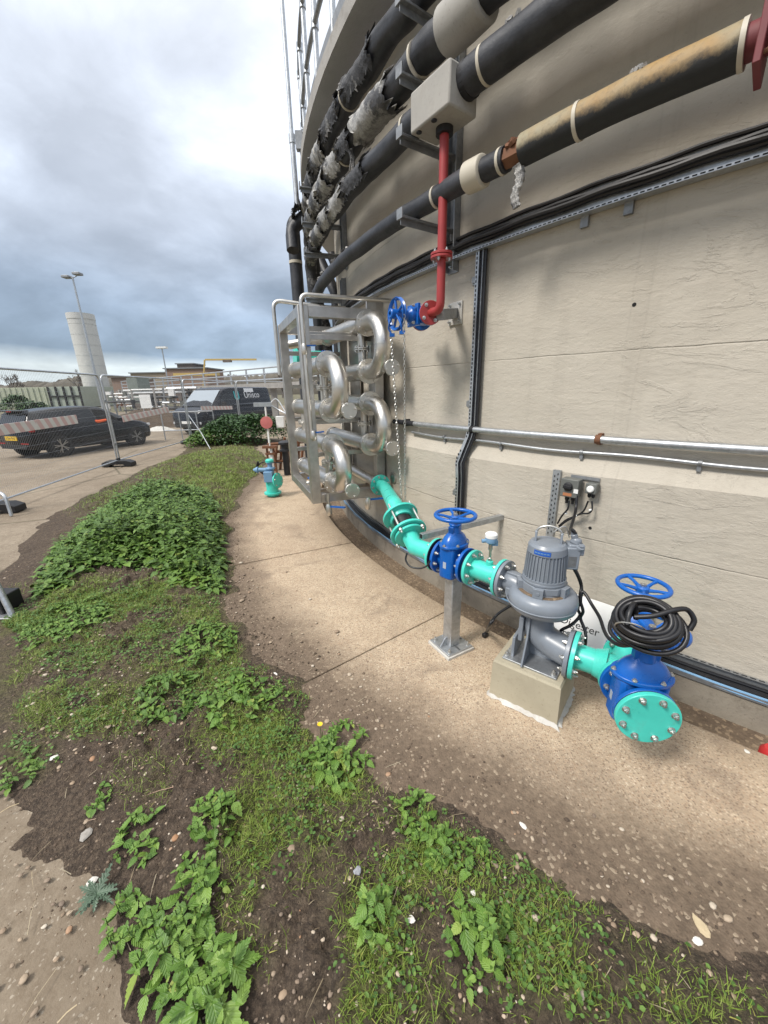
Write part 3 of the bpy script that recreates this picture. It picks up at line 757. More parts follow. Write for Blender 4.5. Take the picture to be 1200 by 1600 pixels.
b = MB(); b.tube([f(236), f(225.9)], .058, 20); b.tube([f(227.2), f(226.75)], .10, 8); b.build('maroon_pipe', MAROON, p4)
b = MB(); th = 226.3; c = f(th)
b.box(c + UP * -.03, (.012, .10, .09), X=et(th)); b.box(f(226.9), (.012, .10, .10), X=et(226.9)); b.build('flange_bracket', MAROON, p4, bevel=.003)
b = MB(); b.tube([f(226.35) - UP * .08 + er(th) * .06, f(227.3) - UP * .06 + er(th) * .06], .008, 8); b.build('bolt', RUST, p4)
b = MB(); c = f(219.55) - UP * .055
pts = bez([c, c + V((.012, -.01, -.07)), c + V((-.006, .01, -.14)), c + V((.008, 0, -.20))], 6)
for k in (-1, 0, 1):
    b.tube([p + et(219.5) * k * .016 + er(219.5) * .006 * k for p in pts], [.017 - .006 * (i / len(pts)) for i in range(len(pts))], 6, jit=lambda i, j: 1 + .35 * math.sin(i * 2.1 + j * 2.7))
b.build('hanging_rag', FOIL, p4)
# pipe ends dropping away behind the exchanger
def drop(b, pts, r, n=16): b.tube(fillet(pts, .16, 6), r, n, jit=lambda i, j: 1 + .05 * math.sin(i * 1.3 + j * 2.2)); return b
drop(MB(), [ringpath(8.36, 4.14)(192.2), ringpath(8.36, 4.14)(190.2), pol(190.0, 8.62, 3.95), pol(190.6, 8.62, 3.66)], .088).build('elbow', BITU, p1, ang=60)
wrap(MB(), ringpath(8.46, 4.07), 189.9, 191.4, 0, 190, .105, 91, rag=.5, flare=.4).build('foil_wrap', LAG, p1, ang=60)
drop(MB(), [ringpath(8.38, 3.79)(194.2), ringpath(8.38, 3.79)(191.6), pol(191.4, 8.34, 3.3), pol(190.6, 8.30, 2.4)], .092).build('elbow', LAG, p2, ang=60)
drop(MB(), [ringpath(8.40, 3.46)(194.2), ringpath(8.40, 3.46)(192.2), pol(191.7, 8.38, 3.06), pol(189.6, 8.22, 2.72), pol(189.0, 8.2, 2.2)], .080).build('elbow', LAG, p3, ang=60)
drop(MB(), [ringpath(8.38, 2.985)(196), ringpath(8.38, 2.985)(193.4), pol(193.0, 8.36, 2.5), pol(193, 8.36, 1.6)], .062).build('elbow', BITU, p4, ang=60)
dn = thing('lagged_pipe', 'black lagged pipe standing upright behind the stainless frame at the far end of the tank', 'pipe', along(470, 600, 6.0), GP)
a = along(457, 345, 6.0); v0 = V((a.x, a.y, .3)); b = MB()
b.tube(fillet([V((a.x + .5, a.y + .1, a.z - .02)), V((a.x, a.y, a.z)), V((a.x, a.y, .4))], .1), .10, 18, jit=lambda i, j: 1 + .03 * math.sin(i * 1.7 + j * 1.9)); b.build('lagging', BITU, dn, ang=60)
b = MB(); b.tube([V((a.x, a.y, a.z - .55)), V((a.x, a.y, a.z - .59))], .106, 20); b.build('band', BAND, dn)
for k, dx in enumerate((.35, .62)):
    b = MB(); q0 = along(497 + k * 22, 400, 6.3); q1 = along(525 + k * 20, 460, 6.1); b.tube([q0, q1, V((q1.x, q1.y, 1.2))], .085, 14); b.build('branch', BITU, dn, ang=60)

# grey cladding box with the red drop pipe
bx = thing('cladding_box', 'grey box clamped round the third lagged pipe with a red pipe dropping from it', 'box', pol(215.7, 8.4, 3.3))
c = pol(215.75, 8.42, 3.42)
b = MB(); b.box(c, (.175, .118, .105), X=et(215.75)); b.build('casing', CLADG, bx, bevel=.012)
for a_, c_, r_ in ((214.1, 214.5, .083), (216.9, 217.2, .0925)):
    b = MB(); b.tube([ringpath(8.40, 3.46)(a_), ringpath(8.40, 3.46)(c_)], r_, 24); b.build('seal', BLACK, bx)
for k in (-.12, .02):
    b = MB(); b.lathe(fr(c - UP * .111 + et(215.7) * k + er(215.7) * .09, UP), [(0, .018), (.008, .018)], 12); b.build('plug', BLACK, bx)
rp = thing('red_pipe', 'slim red pipe dropping from the grey box down to the chain operated blue valve', 'pipe', cyl(690, 400, 8.4))
X0 = cyl(690, 400, 8.4); RX, RY = X0.x, X0.y
ztop, zfl, zel = 3.30, cyl(690, 400, 8.4).z, 2.281
ax = V((-.13, .99, 0)).normalized()       # the valve's flow axis runs away along the wall
b = MB(); b.tube([V((RX, RY, ztop)), V((RX, RY, zfl + .02))], .030, 16); b.build('upper_pipe', REDP, rp)
b = MB(); b.tube(fillet([V((RX, RY, zfl - .02)), V((RX, RY, zel)), V((RX, RY, zel)) + ax * .10 + V((-.045, 0, 0))], .075), .030, 16); b.build('lower_pipe', REDP, rp)
for z0, z1 in ((zfl + .002, zfl + .018), (zfl - .018, zfl - .002)):
    b = MB(); b.lathe(fr((RX, RY, 0), UP), [(z0, .075), (z1, .075)], 24); b.build('flange', REDP, rp, bevel=.002)
b = MB(); b.lathe(fr((RX, RY, ztop - .02), UP), [(0, .055), (.05, .055)], 20); b.build('grommet', BLACK, rp)
def hexbolt(L=.02, r=.011, mat=ZINC, name='bolt', parent=None):
    b = MB(); b.lathe(Matrix.Identity(4), [(0, r * 1.35), (.003, r * 1.35)], 14); b.lathe(fr((0, 0, .003), UP), [(0, r), (L * .7, r), (L * .8, r * .85)], 6); b.lathe(fr((0, 0, .003), UP), [(L * .7, r * .55), (L * 1.25, r * .5)], 8)
    return b
_bolt = {}
def bolts(par, o, ax_, n, R, L=.018, r=.010, rot=.2, x=None):
    """n separate bolts on a flange face, heads along ax_"""
    m0 = fr(o, ax_, x); key = (L, r)
    for i in range(n):
        a = rot + 2 * math.pi * i / n
        m = m0 @ Matrix.Translation((R * math.cos(a), R * math.sin(a), 0)) @ Matrix.Rotation(i * 1.3, 4, 'Z')
        if key not in _bolt:
            me = hexbolt(L, r).build('bolt', ZINC); _bolt[key] = me.data; bpy.data.objects.remove(me)
        c_ = bpy.data.objects.new('bolt', _bolt[key]); COL.objects.link(c_)
        off = ORG[par.name]; c_.parent = par; c_.matrix_local = Matrix.Translation(-off) @ m; ORG[c_.name] = off.copy()
f_up = [c_ for c_ in rp.children if c_.name.startswith('flange')]
bolts(f_up[0], V((RX, RY, zfl + .018)), UP, 4, .055, .014, .010, .5); bolts(f_up[1], V((RX, RY, zfl - .018)), -UP, 4, .055, .014, .010, .5)
wb = thing('wall_bracket', 'light grey plate bolted to the wall holding a square tube against the red pipe elbow', 'bracket', cyl(715, 490, RW))
pw = cyl(713, 490, RW); th = thd(pw)
b = MB(); b.box(pol(th, RW + .008, pw.z), (.075, .008, .085), X=et(th)); b.build('plate', MORTAR, wb, bevel=.004)
b = MB(); b.bar(pol(th, RW + .016, pw.z), V((RX, RY, zel - .02)) + ax * .06 + er(th) * -.02, .06, .075); b.build('arm', GALVD, wb, bevel=.003)
for i in (-1, 1):
    for j in (-1, 1): bolts(wb, pol(th, RW + .016, pw.z + j * .062) + et(th) * i * .055, er(th), 1, 0, .018, .010)

# pipe brackets
def bracket(th, z0, z1, arms, label):
    t = thing('pipe_bracket', label, 'bracket', pol(th, RW, z0), 'steel brackets carrying the lagged pipes')
    b = MB(); b.box(pol(th, RW + .006, (z0 + z1) / 2), (.055, .006, (z1 - z0) / 2), X=et(th))
    for s in (-1, 1): b.box(pol(th, RW + .035, (z0 + z1) / 2) + et(th) * s * .051, (.004, .03, (z1 - z0) / 2 - .01), X=et(th))
    b.build('channel', GALVD, t, bevel=.002)
    for z in arms:
        b = MB(); b.bar(pol(th, RW + .012, z), pol(th, 8.53, z), .065, .012); b.bar(pol(th, RW + .07, z - .025), pol(th, 8.53, z - .025), .006, .042); b.box(pol(th, 8.535, z + .02), (.033, .005, .032), X=et(th)); b.build('arm', GALVD, t, bevel=.0015)
    for z in (z0 + .04, z1 - .04): bolts(t, pol(th, RW + .012, z), er(th), 1, 0, .03, .012)
bracket(213.75, 2.62, 3.16, (2.905,), 'short wall plate with one arm under the lowest lagged pipe, behind the red pipe')
bracket(213.75, 3.20, 4.3, (3.365, 3.68, 4.03), 'tall wall channel with arms under the three upper pipes, behind the red pipe')
bracket(196.9, 3.22, 4.3, (3.365, 3.68, 4.03), 'far wall channel with arms near the tank edge, above the stainless frame')
bracket(195.6, 2.7, 3.16, (2.905,), 'short far wall plate under the end of the lowest lagged pipe')
# ------------------------------------------------------------------ stainless tube heat exchanger hung in front of the wall
Z0 = .57
HN = gz(489, 788, Z0); HF = gz(456, 750, Z0); Lh = (HF - HN).length; hu = (HF - HN).normalized(); hw = V((hu.y, -hu.x, 0))
def H(w_, s, z): return HN + hw * w_ + hu * s + V((0, 0, z - Z0))
hx = thing('heat_exchanger', 'stainless steel stack of looping tubes in a square frame hung on the tank wall', 'heat exchanger', H(.4, Lh / 2, Z0))
ZT = 2.52; W = .86; q = .05
posts = [(q, q), (q, Lh - q), (W - q, q), (W - q, Lh - q)]
for a, s in posts:
    b = MB(); b.box(H(a, s, (Z0 + ZT) / 2), (q, q, (ZT - Z0) / 2), X=hw); b.build('post', STEELD, hx, bevel=.004)
def beam(a, c, w_=.1, h_=.1):
    b = MB(); b.bar(a, c, w_, h_); return b.build('beam', STEELD, hx, bevel=.004)
for z in (ZT - .05, Z0 + .05):
    beam(H(2 * q, q, z), H(W - 2 * q, q, z), .094, .1); beam(H(2 * q, Lh - q, z), H(W - 2 * q, Lh - q, z), .094, .1)
    for a in (q, W - q): beam(H(a, 2 * q, z), H(a, Lh - 2 * q, z), .094, .094)
for a in (q, W - q):
    pass
for z in (2.20, 1.80, 1.39, 1.0): beam(H(2 * q, Lh - q, z), H(W - 2 * q, Lh - q, z), .05, .05)
beam(H(2 * q, .30, 2.30), H(W, .30, 2.30), .06, .06); beam(H(.12, .22, 2.27), H(W, .22, 2.27), .03, .05)
for z in (1.87, 1.42, 1.06, .64): beam(H(2 * q, .28, z), H(W - 2 * q, .28, z), .05, .05)
b = MB(); b.box(H(W + .02, .3, 1.6), (.006, .20, .9), X=hw); b.box(H(W + .02, 1.0, 1.6), (.006, .20, .9), X=hw); b.build('back_plate', STEELD, hx)
for s in (.15, .9):
    b = MB(); b.box(H(W + .10, s, ZT + .05), (.22, .006, .07), X=hw); b.box(H(W + .30, s, ZT + .05), (.006, .08, .12), X=hw); b.build('wall_lug', STEELD, hx, bevel=.002)
b = MB(); m = fr(H(W - .12, .0, ZT + .05), hu, UP)
b.prism(m, [(-.06, -.05), (.02, -.05), (.06, -.02), (.06, .02), (.02, .05), (-.06, .05)], -.008, .008); b.torus(fr(H(W - .12, 0, ZT + .07), hu), .028, .008, 20, 8); b.build('lifting_eye', STEELD, hx, bevel=.002)
TA = [1.998, 1.552, 1.19, .785]; TB = [2.39, 1.93, 1.605, 1.17]
def wA(s): return .262 - .10 * s / Lh
def wB(s): return .70 - .10 * s / Lh
def tube_hx(wf, z, s0, s1, r=.090, mat=STEEL):
    b = MB(); b.tube([H(wf(s0), s0, z), H(wf(s1), s1, z)], r, 28)
    for s in (s0 + .05, s0 + .09, s1 - .06): b.torus(fr(H(wf(s), s, z), hu), r + .001, .004, 28, 6)
    return b.build('tube', mat, hx)
def flange_hx(o, d, r=.125, t=.022, nb=8, mat=STEEL, par=None):
    b = MB(); m = fr(o, d); b.lathe(m, [(-t, r), (-.002, r)], 32); b.lathe(m, [(.002, r), (t, r)], 32)
    for i in range(nb):
        a = .3 + 2 * math.pi * i / nb
        for sg in (1, -1):
            b.lathe(m @ Matrix.Translation((r * .82 * math.cos(a), r * .82 * math.sin(a), sg * t + (0 if sg > 0 else -.016))), [(0, .011), (.016, .011)], 6)
    return b.build('flange', mat, par or hx, bevel=.0015)
def bend(wf, z1, z2, s=-.02, r=.080):
    R = (z1 - z2) / 2; zc = (z1 + z2) / 2; wv = wf(0)
    pts = [H(wv, s + .12, z1)] + [H(wv, s - .12 - R * math.sin(R_(a)) * 1.08, zc + R * math.cos(R_(a))) for a in range(0, 181, 9)] + [H(wv, s + .12, z2)]
    b = MB(); b.tube(pts, r, 28)
    b.tube([H(wv, s - .12 - R * 1.08, zc - .006), H(wv, s - .12 - R * 1.08, zc + .006)], r + .003, 28)
    o = b.build('return_bend', STEEL, hx)
    # cleaning stub with a blank flange on the lower half
    b = MB(); sc = s - .12 - R * .62; zz = z2 + R * .10
    b.tube([H(wv + .02, sc, zz), H(wv + .045, sc - .19, zz - .01)], .045, 18); b.build('cleaning_stub', STEEL, hx)
    flange_hx(H(wv + .046, sc - .20, zz - .01), -hu, .075, .012, 4)
    for z in (z1, z2): flange_hx(H(wv, s + .03, z), hu)
for zs_, wf in ((TA, wA), (TB, wB)):
    for z in zs_: tube_hx(wf, z, .03, Lh - .10); flange_hx(H(wf(Lh - .1), Lh - .10, z), hu, .10, .016, 0)
    bend(wf, zs_[0], zs_[1]); bend(wf, zs_[2], zs_[3])
    for z1, z2 in ((zs_[0], zs_[1]), (zs_[2], zs_[3]), (zs_[1], zs_[2])):
        s = .17 if z1 != zs_[1] else Lh - .3; zc = (z1 + z2) / 2
        b = MB(); b.tube([H(wf(s), s, z1), H(wf(s), s, z2)], .043, 18); b.build('link_pipe', STEEL, hx); flange_hx(H(wf(s), s, zc), UP, .082, .015, 8)
tube_hx(lambda s: .745, .73, -.10, 1.1, .058)
b = MB(); b.tube(bez([H(.745, .9, .73), H(.65, 1.1, .73), H(.4, 1.16, .76)]), .056, 18); b.build('outlet_tube', STEEL, hx)
# inlet seen between the frames
b = MB(); b.tube([H(wB(0), 1.2, TB[0]), H(.15, Lh + .15, 2.32)], .055, 18); b.build('inlet_tube', STEEL, hx)
# vent pipes with ball valves
b = MB(); b.tube(fillet([H(.03, -.03, 2.16), H(.03, -.03, 2.60), H(W + .30, -.02, 2.60)], .07), .019, 12); b.build('vent_pipe', STEEL, hx)
b = MB(); b.tube(fillet([H(-.03, Lh - .02, 1.95), H(-.03, Lh - .02, 2.80), H(.6, Lh - .1, 2.74), H(W, Lh - .1, 2.74)], .10), .024, 12); b.build('vent_pipe', STEEL, hx)
b = MB(); b.tube(fillet([H(.03, -.03, 2.16), H(.04, -.03, 1.28)], .05), .017, 12); b.build('drain_pipe', STEEL, hx)
def ballvalve(p, d, lev, s=1.0):
    b = MB(); b.lathe(fr(p, d), [(-.05 * s, .018 * s), (-.03 * s, .026 * s), (.03 * s, .026 * s), (.05 * s, .018 * s)], 10); v_ = b.build('ball_valve', STEEL, hx)
    b = MB(); b.bar(p + UP * .03 * s, p + UP * .035 * s + V(lev) * .11 * s, .026 * s, .012); b.tube([p, p + UP * .035 * s], .007 * s, 8); b.build('lever', BLUE, v_)
ballvalve(H(.03, -.03, 2.13), UP, hw); ballvalve(H(.05, -.06, .93 + .38), UP, hw)
ballvalve(H(.16, -.05, .50), UP, -hu + hw, 1.3); ballvalve(H(.52, -.32, .60), UP, hw * 1.2 - hu * .3, 1.3); ballvalve(H(.06, .30, .74), hw, hu, 1.1)
b = MB(); b.tube([H(.16, -.05, .68), H(.16, -.05, .44)], .018, 10); b.tube([H(.50, -.32, .66), H(.52, -.32, .54)], .018, 10); b.build('drain_stub', STEEL, hx)
vp = MB(); e0 = H(W + .17, -.02, 2.58)
vp.tube(fillet([H(W + .18, -.10, 2.3), H(W + .18, -.10, .86), H(W + .02, -.16, .80)], .09), .034, 14); o_ = vp.build('side_pipe', STEEL, hx)
vp = MB(); vp.lathe(fr(H(W + .03, -.16, .805), hw), [(-.012, .06), (.012, .06)], 18); vp.build('flange', STEEL, hx)
ballvalve(H(W + .10, -.22, .73), hw, -hu)
# teal pump and blue valve glimpsed behind the frame, dark lagging
tv = thing('teal_pump_body', 'teal flanged body glimpsed behind the upper tubes of the stainless frame', 'valve', H(.35, Lh + .45, 2.1))
b = MB(); b.tube([H(.28, Lh + .42, 2.17), H(.62, Lh + .40, 2.17)], .11, 18); b.lathe(fr(H(.26, Lh + .42, 2.17), hw), [(0, .15), (.03, .15)], 20); b.build('body', TEAL, tv)
b = MB(); b.box(H(.70, Lh + .4, 2.2), (.07, .06, .08), X=hw); b.build('bonnet', BLUE, tv, bevel=.01)

# ------------------------------------------------------------------ chain operated valve on the red pipe
cv_ = thing('gate_valve', 'blue valve high on the wall with an upright chain wheel and red flanges', 'valve', V((RX, RY, zel)) + ax * .25, 'blue gate valves')
F1 = V((RX, RY, zel)) + ax * .10 + V((-.045, 0, 0)); F2 = F1 + ax * .30
d = (F2 - F1).normalized(); mid = (F1 + F2) / 2; sd_ = V((-.88, -.47, 0)).normalized()
b = MB(); b.lathe(fr(F1, d), [(-.008, .083), (.012, .083)], 28); o1 = b.build('red_flange', REDP, cv_, bevel=.002); bolts(o1, F1 - d * .008, -d, 4, .062, .016, .010, .6)
b = MB(); b.lathe(fr(F2, d), [(-.010, .083), (.012, .083)], 28); b.tube([F2, F2 + d * .12], .03, 14); o2 = b.build('red_flange', REDP, cv_, bevel=.002); bolts(o2, F2 + d * .012, d, 4, .062, .016, .010, .6)
b = MB(); b.lathe(fr(mid, d), [(-.135, .083), (-.115, .083), (-.112, .045), (-.06, .055), (.06, .055), (.112, .045), (.115, .083), (.137, .083)], 24)
b.box(mid + sd_ * .03, (.055, .055, .06), X=sd_); b.build('body', BLUE, cv_, ang=30, bevel=.004)
b = MB(); b.box(mid + sd_ * .11, (.012, .075, .075), X=sd_); b.lathe(fr(mid + sd_ * .12, sd_), [(0, .06), (.03, .055), (.05, .03), (.12, .026)], 18); o3 = b.build('bonnet', BLUE, cv_, bevel=.003)
for i in (-1, 1):
    for j in (-1, 1): bolts(o3, mid + sd_ * .122 + d * i * .058 + UP * j * .058, sd_, 1, 0, .014, .009)
def wheel(name, c, axis, R, r, nsp, par, mat, hub=.03, dish=.03):
    b = MB(); m = fr(c, axis); b.torus(m, R, r, 48, 12); 
    for i in range(nsp):
        a = 2 * math.pi * i / nsp + .4; e = m @ V((R * math.cos(a), R * math.sin(a), 0)); s = m @ V((hub * .7 * math.cos(a), hub * .7 * math.sin(a), -dish))
        b.tube([s, s.lerp(e, .5) + V(axis).normalized() * .004, e], [r * .95, r * .7, r * .85], 8)
    b.lathe(m, [(-dish - .018, hub * .8), (-dish - .014, hub), (-dish + .012, hub), (-dish + .018, hub * .8)], 18)
    return b.build(name, mat, par)
wc = mid + sd_ * .26
b = MB(); m = fr(wc, sd_); b.lathe(m, [(-.010, .098), (-.018, .110), (-.012, .114), (.0, .101), (.012, .114), (.018, .110), (.010, .098), (.0, .090), (-.010, .098)], 40, cap=False)
for i in range(5):
    a = i * 2 * math.pi / 5 + .2; b.tube([m @ V((.02 * math.cos(a), .02 * math.sin(a), 0)), m @ V((.098 * math.cos(a), .098 * math.sin(a), 0))], .010, 8)
b.lathe(m, [(-.05, .034), (.055, .034), (.06, .028), (.06, .016), (.02, .014)], 20); b.build('chain_wheel', BLUE, cv_)
b = MB()
for s in (-1, 1):
    b.tube(bez([m @ V((0, s * .02, .02)), m @ V((-.08, s * .09, .02)), m @ V((-.135, s * .075, .0))], 6), .007, 8)
    b.box(m @ V((-.135, s * .075, 0)), (.02, .016, .012))
b.build('chain_guide', BLUE, cv_)
chn = thing('chain', 'galvanised loop of chain hanging from the blue chain wheel almost to the ground', 'chain', wc - UP * 1.3)
xx = m.col[1].xyz
def link_chain(a, c, par):
    a, c = V(a), V(c); n = int((c - a).length / .024); dd = (c - a).normalized(); sx = dd.cross(V((1, .3, 0))).normalized(); sy = dd.cross(sx)
    b = MB()
    for i in range(n):
        p = a + dd * (i + .5) * (c - a).length / n; xv = sx if i % 2 else sy
        pts = [p + dd * .016 * math.cos(t) + xv * .0085 * math.sin(t) for t in [k * math.pi / 4 for k in range(8)]]
        b.tube(pts, .0028, 4, closed=True)
    b.build('chain_run', ZINC, par)
zl = zat(wc.x, wc.y, 752)
for s, off in ((-1, V((.02, -.0, 0))), (1, V((0, 0, 0)))):
    link_chain(wc + xx * s * .104 - UP * .02, V((wc.x, wc.y, .80)) + xx * s * .03 + V((.05, .1, 0)), chn)
# ------------------------------------------------------------------ generic pipe fittings
def flange(par, o, d, r, t, mat, nb=8, bl=1, gasket=0, rot=.2, hole=.8):
    """flange disc: d points to the side the bolt heads sit on"""
    d = V(d).normalized(); b = MB(); b.lathe(fr(o, d), [(0, r), (t, r)], 40); f_ = b.build('flange', mat, par, bevel=.0025)
    if gasket:
        b = MB(); b.lathe(fr(o, d), [(-.004, r * .985), (-.0001, r * .985)], 40); b.build('gasket', GASKET, f_)
    if bl: bolts(f_, V(o) + d * t, d, nb, r * hole, .017, .0105, rot)
    return f_
def spool(name, label, pts, r, mat=TEAL, fl=(1, 1), fr_=.12, cat='pipe', bl=(1, 1), group=None, rad=.001, n=28):
    t = thing(name, label, cat, pts[len(pts) // 2], group)
    b = MB(); b.tube(pts, r, n); b.build('pipe', mat, t, ang=30)
    if fl[0]: flange(t, pts[0], V(pts[1]) - V(pts[0]), fr_, .020, mat, bl=bl[0], gasket=1)
    if fl[1]: flange(t, pts[-1], V(pts[-2]) - V(pts[-1]), fr_, .020, mat, bl=bl[1], gasket=1)
    return t
def gate_valve(label, c, d, half, fr_, hz, wr, sc_=1.0, wax=UP, tilt=None):
    t = thing('gate_valve', label, 'valve', c, 'blue gate valves'); c = V(c); d = V(d).normalized(); sdv = d.cross(UP).normalized(); s = sc_
    b = MB(); b.lathe(fr(c, d), [(-half, .055 * s), (-half * .4, .07 * s), (half * .4, .07 * s), (half, .055 * s)], 24)
    m = fr(c, UP, d)
    P_ = [(.055, .085), (.03, .098), (-.03, .098), (-.055, .085), (-.055, -.085), (-.03, -.098), (.03, -.098), (.055, -.085)]
    b.prism(m, [(x * s, y * s) for x, y in P_], -.098 * s, .115 * s)
    b.build('body', BLUE, t, ang=45, bevel=.012 * s)
    for sg in (-1, 1):
        f_ = flange(t, c + d * sg * half, -d * sg, fr_, .020, BLUE, bl=1, rot=.2)
    b = MB(); P2 = [(math.cos(a) * .082 * s, math.sin(a) * .118 * s) for a in np.linspace(0, 2 * math.pi, 28)[:-1]]
    b.prism(m, P2, .115 * s, .133 * s); bo = b.build('bonnet_flange', BLUE, t, bevel=.004)
    b = MB()
    prf = [(.133, 1.0), (.15, .95), (.175, .80), (.20, .52), (.215, .36)]
    vs = []; n = 28
    for z, k in prf:
        for i in range(n):
            a = 2 * math.pi * i / n; vs.append(m @ V((math.cos(a) * .070 * k * s, math.sin(a) * .102 * k * s, z * s)))
    b.add(vs, [(i * n + j, i * n + (j + 1) % n, (i + 1) * n + (j + 1) % n, (i + 1) * n + j) for i in range(len(prf) - 1) for j in range(n)] + [tuple((len(prf) - 1) * n + j for j in range(n))])
    b.lathe(fr(c, UP), [(.20 * s, .040 * s), (.235 * s, .034 * s), (.245 * s, .034 * s), (.25 * s, .04 * s), (.262 * s, .04 * s)], 20); b.box(c + UP * .225 * s, (.048 * s, .018 * s, .022 * s), X=sdv)
    b.build('bonnet', BLUE, t, bevel=.004)
    for a in (.5, 1.57, 2.64, 3.64, 4.71, 5.78):
        bolts(bo, m @ V((math.cos(a) * .072 * s, math.sin(a) * .107 * s, .133 * s)), UP, 1, 0, .008, .009)
    b = MB(); b.tube([c + UP * .24 * s, c + UP * (hz + .012)], .014, 12); b.build('stem', STEEL, t)
    wheel('handwheel', c + UP * (hz), wax, wr, .0125 * s, 5, t, BLUE, .032, .02)
    b = MB(); b.lathe(fr(c + UP * (hz + .004), UP), [(0, .012), (.01, .010)], 6); b.build('wheel_nut', ZINC, t)
    # cast size mark on the body
    for sg in (1, -1):
        b = MB(); mm = fr(c + sdv * sg * .0985 * s + d * .0, sdv * sg, UP)
        b.prism(mm, [(-.022, -.012), (.022, -.012), (.022, .012), (-.022, .012)], 0, .0012); b.build('cast_mark', plain_grey, t)
    return t
plain_grey = plain('cast_mark_grey', (.35, .40, .48), .5)

# ------------------------------------------------------------------ delivery line: pump -> spool -> valve -> mitred bend -> exchanger
ZD = .665; dl = V((-1, 1.05, 0)).normalized(); P0 = gz(787, 904, ZD)
def DL(s): return P0 + dl * s
FR = .115
s1, s2, s3 = .225, .25, .475
sc1 = spool('pipe_spool', 'short straight teal spool between the grey pump and the post mounted blue valve', [DL(.004), DL(s1)], .061, fr_=FR, group='teal pipe spools')
ce = thing('pressure_sensor', 'white capped blue pressure sensor on a thin stem above the short teal spool', 'sensor', DL(.115) + UP * .06)
q_ = DL(.10) + UP * .052
b = MB(); b.lathe(fr(q_, UP), [(0, .022), (.03, .022), (.032, .018)], 16); b.build('boss', TEAL, ce)
b = MB(); b.lathe(fr(q_, UP), [(.03, .012), (.05, .014), (.055, .008), (.10, .008), (.105, .013), (.14, .013)], 12); b.build('stem', STEEL, ce)
b = MB(); b.lathe(fr(q_, UP), [(.14, .014), (.155, .034), (.18, .036), (.185, .034)], 18); b.tube([q_ + UP * .165, q_ + UP * .16 - CR * .055], .012, 10); b.box(q_ + UP * .15 + CR * .02, (.018, .014, .016)); b.build('head', BLUEC, ce)
b = MB(); b.lathe(fr(q_, UP), [(.185, .037), (.205, .037), (.212, .030)], 20); b.build('cap', WHITE, ce)
gv1 = gate_valve('blue gate valve standing on the galvanised post, its handwheel bare', DL((s2 + s3) / 2), dl, (s3 - s2) / 2, FR, .315, .125)
mz = [gz(652, 857, ZD)]
Mp = DL(.70); J2 = along(618, 791, 3.05); Jm = Mp.lerp(J2, .45); jd = (J2 - Mp).normalized()
J1 = along(630, 814, 2.72)
J1 = Mp + jd * ((J1 - Mp).dot(jd))
spB = spool('pipe_spool', 'teal mitred spool bending upwards from the post mounted valve', [DL(s3 + .025), Mp, J1 - jd * .004], .064, fr_=FR, group='teal pipe spools', bl=(1, 0))
E5 = H(.745, -.115, .73); Em = along(606, 768, 3.35)
J3 = J1 + jd * .20
dj = thing('dismantling_joint', 'teal double flanged coupling with long tie rods and a black rubber ring', 'pipe coupling', J1 + jd * .1)
for o_, sg in ((J1 + jd * .004, 1), (J3, -1)):
    b = MB(); b.lathe(fr(o_, jd * sg), [(0, .140), (.02, .140)], 40); b.lathe(fr(o_ + jd * sg * .02, jd * sg), [(0, .095), (.03, .085)], 32); b.build('flange', TEAL, dj, bevel=.002)
b = MB(); b.tube([J1 + jd * .05, J3 - jd * .05], .072, 24); b.build('rubber_ring', BLACK, dj)
jm = fr(J1, jd)
for i in range(4):
    a = .75 + i * math.pi / 2; o_ = jm @ V((.119 * math.cos(a), .119 * math.sin(a), -.045))
    b = MB(); b.tube([o_, o_ + jd * .30], .0085, 8); b.lathe(fr(o_ + jd * .018, jd), [(0, .016), (.016, .016)], 6); b.lathe(fr(o_ + jd * .235, jd), [(0, .016), (.016, .016)], 6); b.build('tie_rod', ZINC, dj)
spC = spool('pipe_spool', 'short teal spool elbowing into the lowest stainless tube of the exchanger', fillet([J3 + jd * .004, J3 + jd * .12, E5 + (-hu) * .14, E5], .12, 7), .064, fr_=FR, group='teal pipe spools', bl=(0, 1))
b = MB(); b.lathe(fr(E5, hu), [(.002, .115), (.02, .115)], 32); b.build('flange', STEEL, hx)

# galvanised support post
pb = gz(697, 1006); pc_ = V((DL((s2 + s3) / 2).x, DL((s2 + s3) / 2).y, 0)) + dl * -.005
post = thing('support_post', 'galvanised square post with a base plate under the left blue valve', 'post', pc_)
pa = (dl + V((.25, .05, 0))).normalized()
b = MB(); b.box(pc_ + UP * .008, (.115, .115, .012), X=pa); b.build('grout_pad', MORTAR, post, bevel=.004)
b = MB(); b.box(pc_ + UP * .026, (.105, .105, .006), X=pa); b.build('base_plate', GALV, post, bevel=.002)
b = MB(); b.box(pc_ + UP * (.032 + .255), (.042, .042, .255), X=pa); b.build('column', GALV, post, bevel=.006)
pn = pa.cross(UP)
for s in (-1, 1):
    b = MB(); b.prism(fr(pc_ + UP * .032 + pa * s * .042, pn, pa * s), [(0, 0), (.055, 0), (.012, .055 * -1 if False else .06), (0, .06)], -.004, .004); b.build('gusset', GALV, post)
    b = MB(); b.prism(fr(pc_ + UP * .032 + pn * s * .042, pa, pn * s), [(0, 0), (.055, 0), (.012, -.06), (0, -.06)] if False else [(0, 0), (.055, 0), (.012, .06), (0, .06)], -.004, .004); b.build('gusset', GALV, post)
for a in (-1, 1):
    for c_ in (-1, 1): bolts(post, pc_ + UP * .032 + pa * a * .08 + pn * c_ * .08, UP, 1, 0, .022, .010)
